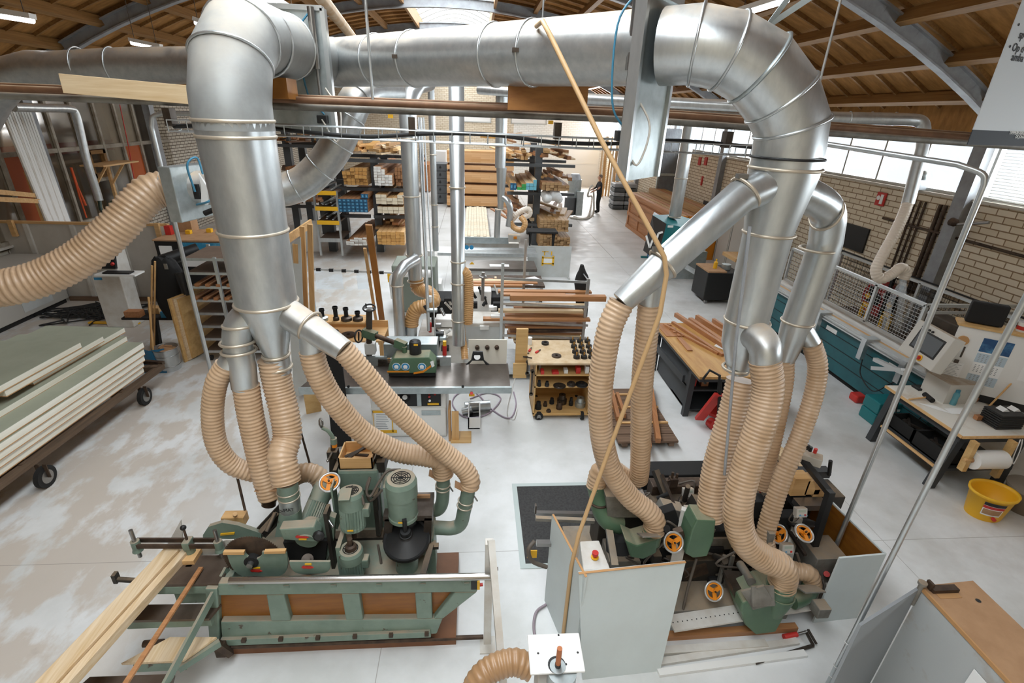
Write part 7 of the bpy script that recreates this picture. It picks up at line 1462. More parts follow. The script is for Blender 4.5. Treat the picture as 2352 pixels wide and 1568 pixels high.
t = thing('black_stool', 'black stool table with offcuts behind the blue shovel', 'table', (-6.1, 9.3, 0)); part('top_board', t, MB().bb(-6.7, -5.6, 9.3, 9.75, .58, .62), M['blackm'])
for x in (-6.25, -5.75): part('leg', t, MB().beam((x, 9.45, 0), (x + .06, 9.45, .58), .09, .09), M['blackm'])
for i, (x, y, w_, m, lab) in enumerate(((-6.5, 9.4, .28, 'mer', 'reddish offcut block on the black stool'), (-5.85, 9.4, .26, 'signblue', 'blue and white box on the black stool'), (-6.22, 9.6, .2, 'pine', 'stack of pine offcuts on the black stool'))): top('offcut_block', lab, 'block', MB().bb(x - w_ / 2, x + w_ / 2, y - .08, y + .08, .622, .74), M[m])
for i, (x, y0, y1, lab) in enumerate(((347, 808, 610, 'broom stick leaning by the stool, left one'), (354, 808, 600, 'broom stick leaning by the stool, right one'))): top('broom_stick', lab, 'stick', MB().cyl(PZ(x, y0, .02), PY(x + 2, y1, 8.9), .017, n=8), M['pinez'])
p = PZ(355, 858, .0); t = thing('blue_shovel', 'blue plastic snow shovel standing beside the metal bucket', 'shovel', p); part('blade', t, MB().add([p + V((-.2 + .1 * i, .02 + .05 * abs(i - 2) * (j / 4), j * .11)) for j in range(5) for i in range(5)], [(j * 5 + i, j * 5 + i + 1, j * 5 + i + 6, j * 5 + i + 5) for j in range(4) for i in range(4)], True), mat('shovel_blue', '#2f6f94', .4)); part('handle', t, MB().cyl(p + V((.02, .1, .4)), p + V((.1, .25, 1.35)), .018, n=8), M['pinez'])
p = PZ(392, 846, 0); t = thing('metal_bucket', 'shiny metal bucket full of offcuts on the floor left of the shelf trolley', 'bucket', p); part('bucket', t, MB().lathe([(0, 0), (.17, 0), (.2, .42), (.19, .42), (.165, .05)], p, (0, 0, 1), 26), M['galvb']); part('rim', t, MB().ring(p + V((0, 0, .42)), (0, 0, 1), .2, .009), M['steel']); part('rib', t, MB().ring(p + V((0, 0, .3)), (0, 0, 1), .194, .006).ring(p + V((0, 0, .1)), (0, 0, 1), .18, .006), M['steel']); part('shavings', t, MB().lathe([(.19, .36), (.1, .41), (0, .42)], p, (0, 0, 1), 18).box(p + V((.05, .03, .42)), (.12, .03, .06)).box(p + V((-.06, 0, .42)), (.03, .14, .05)), M['chip'])
# coat bar and jacket
t = thing('roll_bar', 'black padded bar holding the black jacket', 'bar', (-5.9, 9.5, 1.3)); part('roll', t, MB().cyl(PY(372, 600, 9.5), PY(455, 572, 9.9), .12, n=20), M['black']); part('post', t, MB().cyl((-5.85, 9.55, 0), (-5.85, 9.55, 1.5), .03, n=10), M['black'])
t = thing('hanging_jacket', 'black jacket hanging from the padded bar beside the zinc shelves', 'jacket', PY(392, 660, 9.2)); rg_ = []
for yy, cx_, w_, dpt in ((592, 372, .12, .06), (602, 376, .2, .1), (625, 384, .26, .12), (665, 388, .28, .11), (700, 396, .25, .1), (728, 405, .17, .07)):
    c = PY(cx_, yy, 9.2); rg_.append([c + V((w_ * math.cos(a * math.pi / 9), dpt * math.sin(a * math.pi / 9) * (1 + .25 * (a % 2)), .04 * math.sin(a * 2.1))) for a in range(18)])
part('body', t, MB().loft(rg_), M['blackm']); part('sleeve', t, MB().tube([PY(415, 625, 9.1), PY(428, 668, 9.05), PY(433, 718, 9.05)], [.1, .085, .07], 14), M['black']); part('print', t, MB().box(PY(381, 612, 9.06), (.06, .01, .1)), M['steel'])
# box with calendar
t = thing('calendar_box', 'black box with dusty board top and a 2025 calendar on its front', 'box', (-6, 11, 0)); c = [PZ(365, 545, 1.75), PZ(410, 542, 1.75), PZ(512, 510, 1.75), PZ(450, 505, 1.75)]
x0, x1, y0, y1 = -6.75, -5.35, 10.9, 12.0
part('body', t, MB().bb(x0 + .02, x1 - .02, y0 + .02, y1, 0, 1.72), M['blackm']); part('lid', t, MB().bb(x0, x1, y0, y1, 1.72, 1.75), M['chip'])
cl = part('calendar', t, MB().bb(-6.2, -5.36, y0 - .004, y0 + .02, 1.18, 1.7), M['paper']); part('banner', cl, MB().bb(-6.2, -5.36, y0 - .008, y0, 1.45, 1.7), mat('calendar_sky', '#2c86ad', .5, 0, '#7bbcd4', 6, lo=.5, hi=.8)); text('lettering', cl, '2025', .17, M['paper'], (-6.17, y0 - .012, 1.5), frame3((1, 0, 0), (0, 0, 1)))
part('notice', t, MB().bb(-6.65, -6.4, y0, y0 + .02, 1.3, 1.62), M['paper'])
for i, (x, y, s, m, lab) in enumerate(((-6.3, 11.5, .1, 'yellow', 'yellow tape measure on the lid of the calendar box'), (-5.95, 11.7, .1, 'yellow', 'yellow block at the back of the calendar box lid'), (-6.65, 11.4, .12, 'red', 'red bottle at the left of the calendar box lid'), (-6.45, 11.8, .3, 'chip', 'open cardboard box on the calendar box lid'))): top('small_item', lab, 'item', MB().bb(x - s / 2, x + s / 2, y - s / 2, y + s / 2, 1.752, 1.752 + s * (1.6 if m in ('red', 'chip') else .8)), M[m])
# zinc shelf trolley
t = thing('shelf_trolley', 'zinc shelf trolley with dark shelves half hidden by the pale riser', 'trolley', (-4.6, 8.4, 0)); sx0, sx1, sy0, sy1 = -4.97, -3.85, 8.72, 9.6
for x, y in ((sx0, sy0), (sx0, sy1), (sx1, sy0), (sx1, sy1), (-4.45, sy0 - .02)): part('upright', t, MB().bb(x - .025, x + .025, y - .025, y + .025, .1, 2.0), M['galvb'])
M['shelfb'] = mat('brown_shelf', '#6b5a4c', .6, 0, '#5d4c3f', 3)
for k in range(8): z = .2 + .25 * k; part('shelf', t, MB().bb(sx0, sx1, sy0, sy1, z, z + .02), M['shelfb']); part('shelf_edge', t, MB().bb(sx0, sx1, sy0 - .02, sy0, z - .02, z + .025), M['galvb'])
for x in (sx0 + .05, sx1 - .05): part('castor', t, MB().cyl((x - .02, sy0 + .05, .05), (x + .02, sy0 + .05, .05), .05, n=12), M['blackm'])
for k in range(9): rr = random.Random(k + 40); zz = (1.22, 1.47)[k % 2]; top('wood_strip', 'dark hardwood strip lying on the middle shelves of the zinc trolley', 'strip', MB().beam((sx0 + .05 + .09 * k, sy0 - .05, zz + .03), (sx0 + .1 + .09 * k + rr.uniform(-.05, .05), sy1, zz + .03), .07, .05), M['mer'], 'strips on the zinc trolley')
t = thing('plywood_sheets', 'pale plywood sheets standing between the metal bucket and the zinc trolley', 'sheet', (-5.3, 8.9, 0)); 
q0 = PZ(424, 832, 0)
for k in range(3): part('sheet', t, MB().beam((q0.x + .05 * k, q0.y + .05 * k, .62), (-5.04 + .02 * k, 9.75, .62), .035, 1.24 - .04 * k), M['plyt'] if k % 2 == 0 else M['pale'])
# leaning profiles, straps, shelf, suction arm at the left wall
for k in range(16):
    a, b = PX(2 + 4.2 * k, 250 - (k % 3) * 6, -10.28), PX(104 + 3.4 * k, 500, -9.9); b.z = 1.3 if False else b.z; d = (b - a); 
    e = a + d * ((a.z - .02) / (a.z - b.z)) if a.z > b.z else b
    top('white_profile', 'long white profile in the bundle leaning on the glazed left wall', 'profile', MB().beam(a, a + d * ((a.z - .03) / max(.1, a.z - b.z)), .055, .04, (1, 0, 0)), M['white' if k % 4 else 'whited'], 'white profiles at the left wall')
for i, (p, q, m, w_, lab) in enumerate((((62, 395, -10.1), (128, 580, -9.85), 'pinez', .12, 'pine board leaning just left of the white profiles'), ((90, 358, -10.2), (170, 580, -9.9), 'pinez', .08, 'pine lath leaning right behind the white profiles'), ((-10, 440, -10.0), (92, 450, -10.0), 'pinex', .1, 'horizontal pine rail at the left edge, upper one'), ((-10, 457, -9.97), (92, 462, -9.97), 'pinex', .1, 'horizontal pine rail at the left edge, lower one'))): top('pine_board', lab, 'board', MB().beam(PX(*p), PX(*q), w_, .05, (1, 0, 0)), M[m])
t = thing('wall_shelf', 'timber shelf on pine brackets in front of the left windows', 'shelf', PX(260, 382, -9.9)); a, b = PX(228, 380, -9.9), PX(312, 376, -9.9)
part('board', t, MB().bb(-10.4, -9.8, a.y, b.y, a.z - .04, a.z), M['pine'])
for y in (a.y + .3, b.y - .5): part('bracket', t, MB().bb(-10.45, -10.38, y, y + .08, 1.3, a.z).beam((-10.4, y + .04, a.z - .6), (-9.95, y + .04, a.z - .04), .05, .05), M['pine'])
top('ratchet_strap', 'orange ratchet strap hanging at the left window with the brown sash', 'strap', MB().tube([PX(163, 385, -10.3), PX(178, 430, -10.2), PX(197, 472, -10.1)], .03, 6).tube([PX(163, 385, -10.3), PX(182, 450, -10.1), PX(199, 500, -10.0)], .02, 6), mat('strap_orange', '#d6561f', .6))
top('wall_tube', 'grey suction tube coming down in front of the left windows', 'tube', MB().tube(spline([PX(30, 246, -9.6), PX(100, 248, -9.6), PX(160, 250, -9.6), PX(174, 262, -9.6), PX(184, 300, -9.6), PX(200, 370, -9.6), PX(222, 440, -9.6), PX(228, 460, -9.6)], 6), .09, 14), M['galvh'])
top('wall_hose', 'dark green hose end below the grey suction tube', 'hose', MB().tube(spline([PX(228, 458, -9.6), PX(232, 480, -9.55), PX(242, 490, -9.5), PX(252, 470, -9.5), PX(262, 460, -9.5)], 6), .045, 10), mat('hose_green', '#26382c', .4))
top('red_rope', 'thin red rope hanging by the steel column at the left windows', 'rope', MB().tube([PX(275, 240, -9.9), PX(296, 340, -9.9), PX(308, 410, -9.9)], .012, 6), M['red'])
top('leaflet', 'white paper sheets lying on the brick parapet under the suction tube', 'paper', MB().box((-10.25, 13.6, 1.34), (.5, .9, .01), Matrix.Rotation(.35, 3, 'Y')), M['paper'])
# coiled wires near the tray end
cw = MB()
for k in range(8): cw.tube(spline([PY(455 + 1.5 * k, 262, 6.5), PY(452 + 3 * k, 285 + 2 * k, 6.5), PY(462 + 2 * k, 300 + 1.2 * k, 6.5), PY(470, 280, 6.5)], 6), .012, 6)
top('wire_coil', 'loops of pale wire hanging under the tray left of the pale riser', 'wire', cw, M['dispb'], kind='stuff')

# ================================================================ FAR RACKS
def stack(px0, px1, Y, L, cw_, ch_, label, group, endm, bodym, skip=None, jit=.0, name='timber_beam', cat='beam', seed=0):
    """beams lying along the hall, near ends at distance Y; px0 upper left, px1 lower right of the pile's end face"""
    a, b = PY(px0[0], px0[1], Y), PY(px1[0], px1[1], Y); nx = max(1, round((b.x - a.x) / cw_)); nz = max(1, round((a.z - b.z) / ch_)); cw2, ch2 = (b.x - a.x) / nx, (a.z - b.z) / nz
    me = mesh_of(name, MB().bb(-cw2 / 2 + .004, cw2 / 2 - .004, .012, L, .003, ch2 - .003).mat(1).bb(-cw2 / 2 + .004, cw2 / 2 - .004, 0, .012, .003, ch2 - .003).mat(2).bb(-cw2 * .2, cw2 * .2, -.004 if endm == 'blue_end' else .004, .008, ch2 * .3, ch2 * .7), [M[bodym], M[endm], M['blue_sq' if endm == 'blue_end' else endm]])
    rr = random.Random(seed)
    for i in range(nx):
        for k in range(nz):
            if skip and skip(i, k, nx, nz): continue
            o = bpy.data.objects.new(name, me); o.location = (a.x + (i + .5) * cw2, Y + rr.uniform(-jit, jit), b.z + k * ch2); col.objects.link(o); props(o, label, cat, group)
M['white_end'] = mat('primed_white', '#dedcd6', .6); M['cream'] = mat('cream_timber', '#d9cdb6', .6, 0, '#cbbb9d', 5); M['amber'] = mat('amber_end', '#c99a58', .6, 0, '#b98543', 8)
M['blue_end'] = mat('blue_end', '#24597a', .5); M['blue_sq'] = mat('blue_square', '#5f9cba', .5); M['ltblue'] = mat('light_blue_end', '#6fb4c6', .5); M['grn_end'] = mat('green_end', '#3c9a50', .5); M['org_end'] = mat('orange_end', '#e08a1a', .5)
M['tan'] = wood('tan_timber', '#b08a5c', '#94703f', 'y', .6, 5); M['brn'] = wood('brown_timber', '#9c704a', '#7f5837', 'y', .6, 5); M['tan_end'] = mat('tan_end', '#b5936a', .7, 0, '#a07f55', 20)
M['rackm'] = mat('rack_steel', '#56595b', .5, .3)
def rack(lab, cols, arms, Y, L, nm='cantilever_rack'):
    t = thing(nm, lab, 'rack', PY(cols[0][0], cols[0][2], Y))
    for x, y0, y1 in cols:
        a, b = PY(x, y0, Y + .5), PY(x, y1, Y + .5)
        for dy in (0, L * .55): part('column', t, MB().bb(a.x - .12, a.x + .12, Y + .5 + dy, Y + .75 + dy, 0, a.z), M['rackm'])
    for x0, x1, y in arms:
        a, b = PY(x0, y, Y + .3), PY(x1, y, Y + .3)
        for dy in (.0, L * .55): part('arm', t, MB().bb(a.x, b.x, Y + .3 + dy, Y + .42 + dy, a.z - .1, a.z), M['rackm'])
    return t
YL = 16.4
rack('dark steel cantilever rack with timber behind the pale riser', [(733, 300, 600), (858, 362, 560)], [(735, 940, 362), (735, 930, 428), (770, 850, 492), (858, 940, 494)], YL, 3.4)
def loose(n, box, Y, L, label, group, ms, seed, tilt=.25):
    rr = random.Random(seed)
    for i in range(n):
        x = box[0] + (box[2] - box[0]) * (i + rr.random() * .8) / n; y = box[3] - (box[3] - box[1]) * rr.random() * (1 - abs(2 * (i + .5) / n - 1) * .7); p = PY(x, y, Y + rr.uniform(0, .5)); w_ = rr.choice((.1, .14, .2)); h_ = rr.choice((.05, .08, .12)); a = rr.uniform(-tilt, tilt)
        d = V((math.sin(a), math.cos(a), rr.uniform(-.02, .02))) * L * rr.uniform(.5, 1); top('loose_timber', label, 'timber', MB().beam(p, p + d, w_, h_), M[rr.choice(ms)], group)
loose(20, (742, 318, 860, 352), YL, 2.4, 'loose pale timber heaped on the top level of the rack behind the pale riser', 'timber heaped on the left rack top', ('pinex', 'tan', 'pine', 'amber'), 1, .5)
loose(10, (862, 330, 925, 356), YL, 2.0, 'loose pale timber on the right of the left rack top', 'timber on the left rack top right', ('pine', 'tan', 'pale'), 2, .4)
stack((785, 385), (845, 426), YL, 3, .13, .11, 'amber beam end in the second level of the left rack', 'amber beams in the left rack', 'amber', 'tan', lambda i, k, n, m: k == m - 1 and i < 2, .1)
stack((857, 382), (902, 427), YL - .2, 3.2, .1, .075, 'white primed beam in the stepped pile on the left rack', 'white primed beams in the left rack', 'white_end', 'brn', lambda i, k, n, m: k > m * .5 and i > n - 1 - (k - m * .4) * .9, .05)
stack((906, 385), (928, 427), YL + .2, 3, .1, .1, 'brown beam beside the stepped white pile in the left rack', 'brown beams in the left rack', 'brn', 'brn', None, .1)
stack((775, 456), (846, 488), YL - .4, 3.2, .13, .11, 'hardwood beam with blue painted end in the left rack', 'blue-ended beams in the left rack', 'blue_end', 'brn', lambda i, k, n, m: False, .01)
stack((828, 445), (846, 456), YL - .4, 3.2, .13, .1, 'blue-ended beam in the raised step of the blue pile', 'blue-ended beams in the left rack step', 'blue_end', 'brn', None, .01)
stack((862, 446), (926, 470), YL - .3, 3, .16, .09, 'cream beam in the upper cream bundle of the left rack', 'cream beams, upper bundle', 'cream', 'tan', lambda i, k, n, m: k == m - 1 and i in (2, 3), .05)
stack((866, 474), (928, 491), YL - .3, 3, .16, .09, 'cream beam in the lower cream bundle of the left rack', 'cream beams, lower bundle', 'cream', 'tan', None, .03)
stack((793, 545), (843, 564), YL - .6, 3, .12, .07, 'white primed beam in the low pile on the floor left of the yellow pile', 'white primed beams on the floor', 'white_end', 'brn', lambda i, k, n, m: k > m * .4 and i < (k - m * .3), .05)
stack((865, 532), (930, 563), YL - .5, 2.6, .14, .1, 'yellow pine beam in the low pile under the cream bundles', 'yellow beams on the floor', 'amber', 'pine', None, .06)
loose(9, (868, 500, 935, 530), YL, 2.2, 'loose reddish timber above the low yellow pile', 'timber above the yellow pile', ('mer', 'tan', 'pine'), 3, .2)
# dark rack at far left behind the riser
rack('dark rack with boards seen left of the curved duct', [(652, 300, 520), (720, 300, 520)], [(630, 740, 330), (630, 740, 400), (640, 740, 470)], 19, 3)
loose(12, (632, 300, 735, 326), 19, 2.4, 'brown board on the upper arms of the dark rack left of the curved duct', 'boards in the dark rack, upper', ('mer', 'brn', 'tan'), 5, .3); loose(9, (645, 372, 740, 398), 19, 2, 'brown board on the middle arms of the dark rack', 'boards in the dark rack, middle', ('mer', 'brn', 'oldwood'), 6, .3); loose(9, (645, 440, 740, 468), 18.5, 2, 'dark board on the lower arms of the dark rack', 'boards in the dark rack, lower', ('brn', 'oldwood', 'mer'), 7, .3)
t = thing('profile_trolley', 'zinc trolley with yellow-edged shelves of metal profiles', 'trolley', PZ(760, 570, 0)); a, b = PY(735, 560, 16.0), PY(785, 560, 16.0)
for x in (a.x, b.x):
    for y in (16.0, 17.2): part('upright', t, MB().bb(x - .03, x + .03, y - .03, y + .03, .1, 2.1), M['galvb'])
for y_ in (440, 476, 508, 548): z = PY(760, y_, 16).z; part('shelf', t, MB().bb(a.x, b.x, 16, 17.2, z - .05, z), M['shelfb']); part('shelf_edge', t, MB().bb(a.x, b.x, 15.96, 16, z - .1, z + .02), M['yellow' if y_ < 540 else 'galvb'])
for k in range(14): rr = random.Random(k + 70); z = PY(760, (440, 476, 508)[k % 3], 16).z; x = a.x + .08 + (b.x - a.x - .16) * rr.random(); top('metal_profile', 'thin metal profile on the shelves of the yellow-edged trolley', 'profile', MB().beam((x, 15.95, z + .06 + .03 * (k % 4)), (x + rr.uniform(-.1, .1), 17.3, z + .06 + .03 * (k % 4)), .05, .03), M['galvb'], 'metal profiles on the yellow-edged trolley')
# right rack
YR = 17.8
rack('dark steel cantilever rack full of timber in the middle of the far hall', [(1240, 335, 560)], [(1160, 1322, 374), (1165, 1320, 440), (1170, 1315, 512)], YR, 3.4)
loose(16, (1160, 318, 1218, 368), YR, 2.8, 'pale beam heaped on the top left of the middle rack', 'beams on the middle rack top left', ('pine', 'tan', 'pale', 'brn'), 11, .25); loose(14, (1245, 322, 1318, 370), YR, 2.4, 'mixed beam heaped on the top right of the middle rack', 'beams on the middle rack top right', ('tan', 'brn', 'pale', 'mer'), 12, .2); loose(10, (1158, 306, 1212, 318), YR + 2, 2, 'short timber on the far end of the middle rack top', 'short timber on the middle rack', ('amber', 'tan', 'mer'), 13, .6)
stack((1172, 420), (1186, 437), YR - .4, 3.2, .12, .25, 'beam with blue end on the left of the middle rack', 'blue-ended beam in the middle rack', 'blue_end', 'tan', None, 0); stack((1188, 422), (1208, 437), YR - .4, 3.2, .16, .12, 'beam with green end in the middle rack', 'green-ended beams in the middle rack', 'grn_end', 'tan', lambda i, k, n, m: k == 1 and i == 0, 0)
stack((1209, 412), (1232, 437), YR - .4, 3.2, .12, .1, 'beam with light blue end in the middle rack', 'light blue-ended beams in the middle rack', 'ltblue', 'pale', lambda i, k, n, m: k > 1 and i < n - k + 1, 0); stack((1245, 418), (1308, 439), YR - .2, 3, .13, .085, 'brown tan board in the neat pile right of the rack column', 'tan boards in the middle rack', 'tan_end', 'brn', lambda i, k, n, m: k == m - 1 and i > n - 3, .08); loose(9, (1245, 388, 1312, 414), YR, 2.6, 'brown beam lying above the neat tan pile in the middle rack', 'brown beams above the tan pile', ('brn', 'tan', 'brn'), 14, .15)
stack((1241, 505), (1305, 532), YR - .6, 3, .12, .07, 'greyed tan board in the floor pile right of the rack column', 'tan boards on the floor, upper pile', 'tan_end', 'tan', None, .06); stack((1241, 540), (1308, 572), YR - .6, 3, .12, .07, 'tan board in the lowest floor pile right of the rack column', 'tan boards on the floor, lower pile', 'tan_end', 'tan', lambda i, k, n, m: k == m - 1 and i > 4, .06); loose(12, (1168, 450, 1226, 505), YR, 2.6, 'dark timber in the lower left of the middle rack', 'timber in the middle rack, lower left', ('brn', 'tan', 'mer', 'pale'), 15, .3); loose(10, (1244, 465, 1300, 505), YR, 2.4, 'timber in the messy level below the white bag', 'timber below the white bag', ('brn', 'tan', 'pale'), 16, .35)
b = PY(1268, 452, YR); bg = MB()
for k in range(7): rr = random.Random(k); bg.ball(b + V((rr.uniform(-.3, .3), rr.uniform(-.1, .2), rr.uniform(-.12, .12))), rr.uniform(.14, .24), 10, 6)
top('plastic_bag', 'crumpled white plastic bag stuffed in the middle rack', 'bag', bg, mat('bag_white', '#e2e4e4', .4)); t = thing('trestle_table', 'black trestle table in front of the lowest tan pile', 'table', PZ(1245, 575, 0)); a, b = PY(1213, 532, 15.8), PY(1282, 532, 15.8); part('top_board', t, MB().bb(a.x, b.x, 15.8, 16.4, a.z - .05, a.z), M['blackm'])
for x in (a.x + .1, b.x - .1): part('leg', t, MB().beam((x, 15.85, 0), (x, 16.3, a.z - .05), .05, .05).beam((x, 16.3, 0), (x, 15.85, a.z - .05), .05, .05), M['blackm'])
# packs in the centre
for k, (y0, y1, m) in enumerate(((345, 376, 'merx'), (378, 392, 'blackm'), (394, 421, 'merx'), (423, 447, 'merx'), (449, 475, 'merx'))):
    t = thing('panel_pack', ['topmost bare pack of laminated panels in the far centre', 'black wrapped pack in the far centre', 'wrapped pack under the black one in the far centre', 'second lowest pack of laminated panels in the far centre', 'lowest pack of laminated panels in the far centre'][k], 'panel pack', PY(1100, y1, 26)); part('panels', t, bpx(MB(), (1026, y0), (1180, y1), 26, 1.3), M['lam'] if 'lam' in M else M.setdefault('lam', brick('laminated_wood', '#d8ac7e', '#c4935f', '#bf9060', .9, .09, 'xz', .003)) if m == 'merx' else M['black']); part('bearer', t, bpx(MB(), (1035, y1), (1050, y1 + 2), 26, 1.3), M['tan'])
for k in range(5):
    y0 = 376 + 16.9 * k; t = thing('grey_crate', ['topmost', 'second', 'middle', 'fourth', 'lowest'][k] + ' dark grey crate with a tree emblem in the far centre', 'crate', PY(1010, y0 + 15, 27)); part('box', t, bpx(MB(), (998, y0), (1026, y0 + (16.7 if k < 4 else 22)), 27, 1.2), mat('crate_grey', '#55585a', .6) if k == 0 else [m for m in bpy.data.materials if m.name == 'crate_grey'][0]); part('tree_emblem', t, ppx(ppx(MB(), [(1008, y0 + 10), (1014, y0 + 10), (1011, y0 + 3)], 26.98, .01), [(1010.4, y0 + 10), (1011.6, y0 + 10), (1011.6, y0 + 12), (1010.4, y0 + 12)], 26.98, .01), M['black'])
top('white_pack', 'white sheeted pack behind the grey crates', 'pack', bpx(MB(), (1000, 347), (1026, 470), 28.3, 1), M['white']); t = thing('board_dolly', 'low steel dolly under the light pile of pale boards', 'dolly', (-.1, 19, 0)); ya = PZ(1095, 543, .55).y; xa, xb = PZ(1066, 543, .55).x, PZ(1128, 543, .55).x; part('deck', t, MB().bb(xa, xb, ya, ya + 5.5, .2, .3), M['rackm'])
for x in (xa + .1, xb - .1):
    for y in (ya + .3, ya + 5.2): part('wheel', t, MB().cyl((x - .03, y, .1), (x + .03, y, .1), .1, n=14), M['black'])
me = mesh_of('pale_board', MB().bb(-.052, .052, 0, 6, 0, .078), [M['cream']])
for i in range(round((xb - xa) / .11)):
    for k in range(3):
        o = bpy.data.objects.new('pale_board', me); o.location = (xa + .055 + i * .11, ya + .05 * ((i * 7 + k * 3) % 5), .302 + .08 * k); col.objects.link(o); props(o, 'pale board in the light pile on the floor before the panel packs', 'board', 'pale boards in the centre pile')
stack((968, 378), (988, 439), 31, 2.4, .27, .16, 'reddish beam in the tall pile behind the slim duct', 'reddish beams behind the slim duct', 'mer', 'mer', None, .02)
# far table machine and its stands
t = thing('planer_table', 'grey surface planer with long fence in the middle distance', 'machine', (.5, 13.8, 0)); part('table', t, MB().bb(-1.0, 1.75, 13.5, 14.2, .82, .9), M['galvb']); part('fence', t, bpx(MB(), (1063, 544), (1168, 560), 14.1, .06), M['plate']); part('body', t, MB().bb(-.3, 1.4, 13.6, 14.3, 0, .82), M['white']); part('switch_box', t, bpx(MB(), (1168, 540), (1195, 556), 14.0, .2), M['dispb']); part('orange_knob', t, bpx(MB(), (1180, 543), (1187, 549), 13.98, .02), M['orange']); part('hood', t, MB().bb(-.25, 1.3, 14.3, 14.9, .6, 1.0), M['whited'])
for x in (1072, 1083): p = PY(x, 568, 13.49); part('round_sign', t, MB().cyl(p, p + V((0, .01, 0)), .06, n=16), M['signblue'])
t = thing('grey_saw_table', 'long grey table with a white base in front of the planer', 'table', (.4, 12.6, 0)); part('top_board', t, MB().bb(-.2, 1.6, 12.2, 13.0, .78, .85), M['spind']); part('base', t, MB().bb(-.1, 1.4, 12.3, 12.9, 0, .78), M['white']); part('yellow_triangle', t, ppx(MB(), [(1078, 607), (1090, 607), (1084, 601)], 12.29, .01), M['yellow']); part('sheet', t, MB().bb(.4, .9, 12.4, 12.6, .852, .855), M['paper'])
t = thing('paper_bench', 'cluttered steel bench with papers before the grey table', 'bench', (.6, 11, 0)); part('top_board', t, MB().bb(-.2, 1.6, 10.7, 11.5, .85, .9), M['rust']); part('frame', t, MB().bb(-.15, -.08, 10.75, 11.4, 0, .85).bb(1.5, 1.57, 10.75, 11.4, 0, .85).bb(-.15, 1.57, 10.75, 10.8, .5, .55), M['galvb'])
for i, (x, y, a) in enumerate(((.9, 11.0, .2), (1.2, 10.9, -.3), (1.35, 11.2, .5))): top('paper_sheet', ['left white drawing on the cluttered bench', 'middle white drawing on the cluttered bench', 'right white drawing on the cluttered bench'][i], 'paper', MB().box((x, y, .905 + i * .002), (.35, .25, .002), Matrix.Rotation(a, 3, 'Z')), M['paper'])
for k in range(8): rr = random.Random(k + 90); top('small_offcut', 'small wood offcut among the papers on the cluttered bench', 'offcut', MB().box((-.1 + .12 * k, 11.0 + rr.uniform(-.2, .3), .925), (.12, .05, .04), Matrix.Rotation(rr.random() * 3, 3, 'Z')), M[rr.choice(('pine', 'mer', 'pale'))], 'offcuts on the cluttered bench')
t = thing('olive_box_machine', 'olive grey cabinet with white pipe behind the tall left duct', 'machine', (-1.6, 11.6, 0)); part('cabinet', t, MB().bb(-1.9, -.9, 11.3, 12.2, 0, 1.15), mat('olive_grey', '#7d8478', .5), bevel=.03); part('pipe', t, MB().tube(spline([V((-1.85, 11.2, .4)), V((-1.85, 11.2, .9)), V((-1.6, 11.2, 1.0)), V((-1.0, 11.2, 1.0))], 5), .09, 14), M['white']); part('switch', t, MB().bb(-2.0, -1.9, 11.3, 11.4, .75, .95), M['yellow'])
t = thing('taped_screen', 'grey board with a taped notice standing across the middle aisle', 'screen', (2.2, 14.3, 0)); a, b = PZ(1210, 637, 0), PZ(1307, 638, 0); part('board', t, MB().bb(a.x, b.x, 14.25, 14.28, .02, .95), M['grey']); part('foot', t, MB().bb(a.x, a.x + .06, 14.1, 14.5, 0, .04), M['grey']); part('foot', t, MB().bb(b.x - .06, b.x, 14.1, 14.5, 0, .04), M['grey'])
nt = part('notice', t, bpx(MB(), (1248, 593), (1270, 604), 14.24, .005), M['paper'])
for q in (((1245, 591), (1272, 593.5)), ((1245, 604), (1272, 607)), ((1245, 588), (1248, 610)), ((1269, 588), (1272, 610)), ((1245, 577), (1260, 579)), ((1250, 577), (1252, 586)), ((1266, 577), (1268, 586))): part('tape', nt, bpx(MB(), q[0], q[1], 14.235, .005), M['yellow'])
# right far side
t = thing('timber_crate', 'long brown hardwood crate on the floor at the right of the far aisle', 'crate', PZ(1500, 540, 0)); ca, cb2 = PZ(1441, 520, 0), PZ(1545, 590, 0); cx0, cy0 = 6.2, 17.5
part('box', t, MB().bb(6.85, 8.5, 17.2, 22.2, 0, 1.25), M['mer'])
for y in (17.4, 19.0, 20.6, 22.0): part('frame_post', t, MB().bb(6.81, 6.85, y, y + .18, 0, 1.25), M['mer'])
for z in (.0, .55, 1.1): part('frame_rail', t, MB().bb(6.79, 6.83, 17.2, 22.2, z, z + .15), M['mer'])
for k in range(7):
    for j in range(2 if k > 3 else 1): top('long_beam', 'long planed beam lying in the row on top of the hardwood crate', 'beam', MB().bb(6.9 + .22 * k, 7.09 + .22 * k, 16.85, 22.6, 1.26 + .2 * j, 1.45 + .2 * j).mat(1).bb(6.9 + .22 * k, 7.09 + .22 * k, 16.83, 16.85, 1.26 + .2 * j, 1.45 + .2 * j), [M['tan'] if (k + j) % 2 else M['mer'], M['org_end'] if k > 0 else M['mer']], 'beams on the hardwood crate')
top('orange_ends', 'low pile of orange-ended timber below the crate beams', 'timber', MB().bb(7.3, 8.5, 16.6, 17.15, .0, 1.15), M['org_end'])
t = thing('steel_partition', 'grey corrugated partition standing behind the beam crate', 'partition', (8.4, 22.5, 0)); cg = MB(); a, b = PY(1503, 470, 22.4), PY(1592, 470, 22.4); b.x = min(b.x, 8.94)
for k in range(30): x = a.x + (b.x - a.x) * k / 30; cg.bb(x, x + (b.x - a.x) / 60, 22.37, 22.4, 0, 4.1)
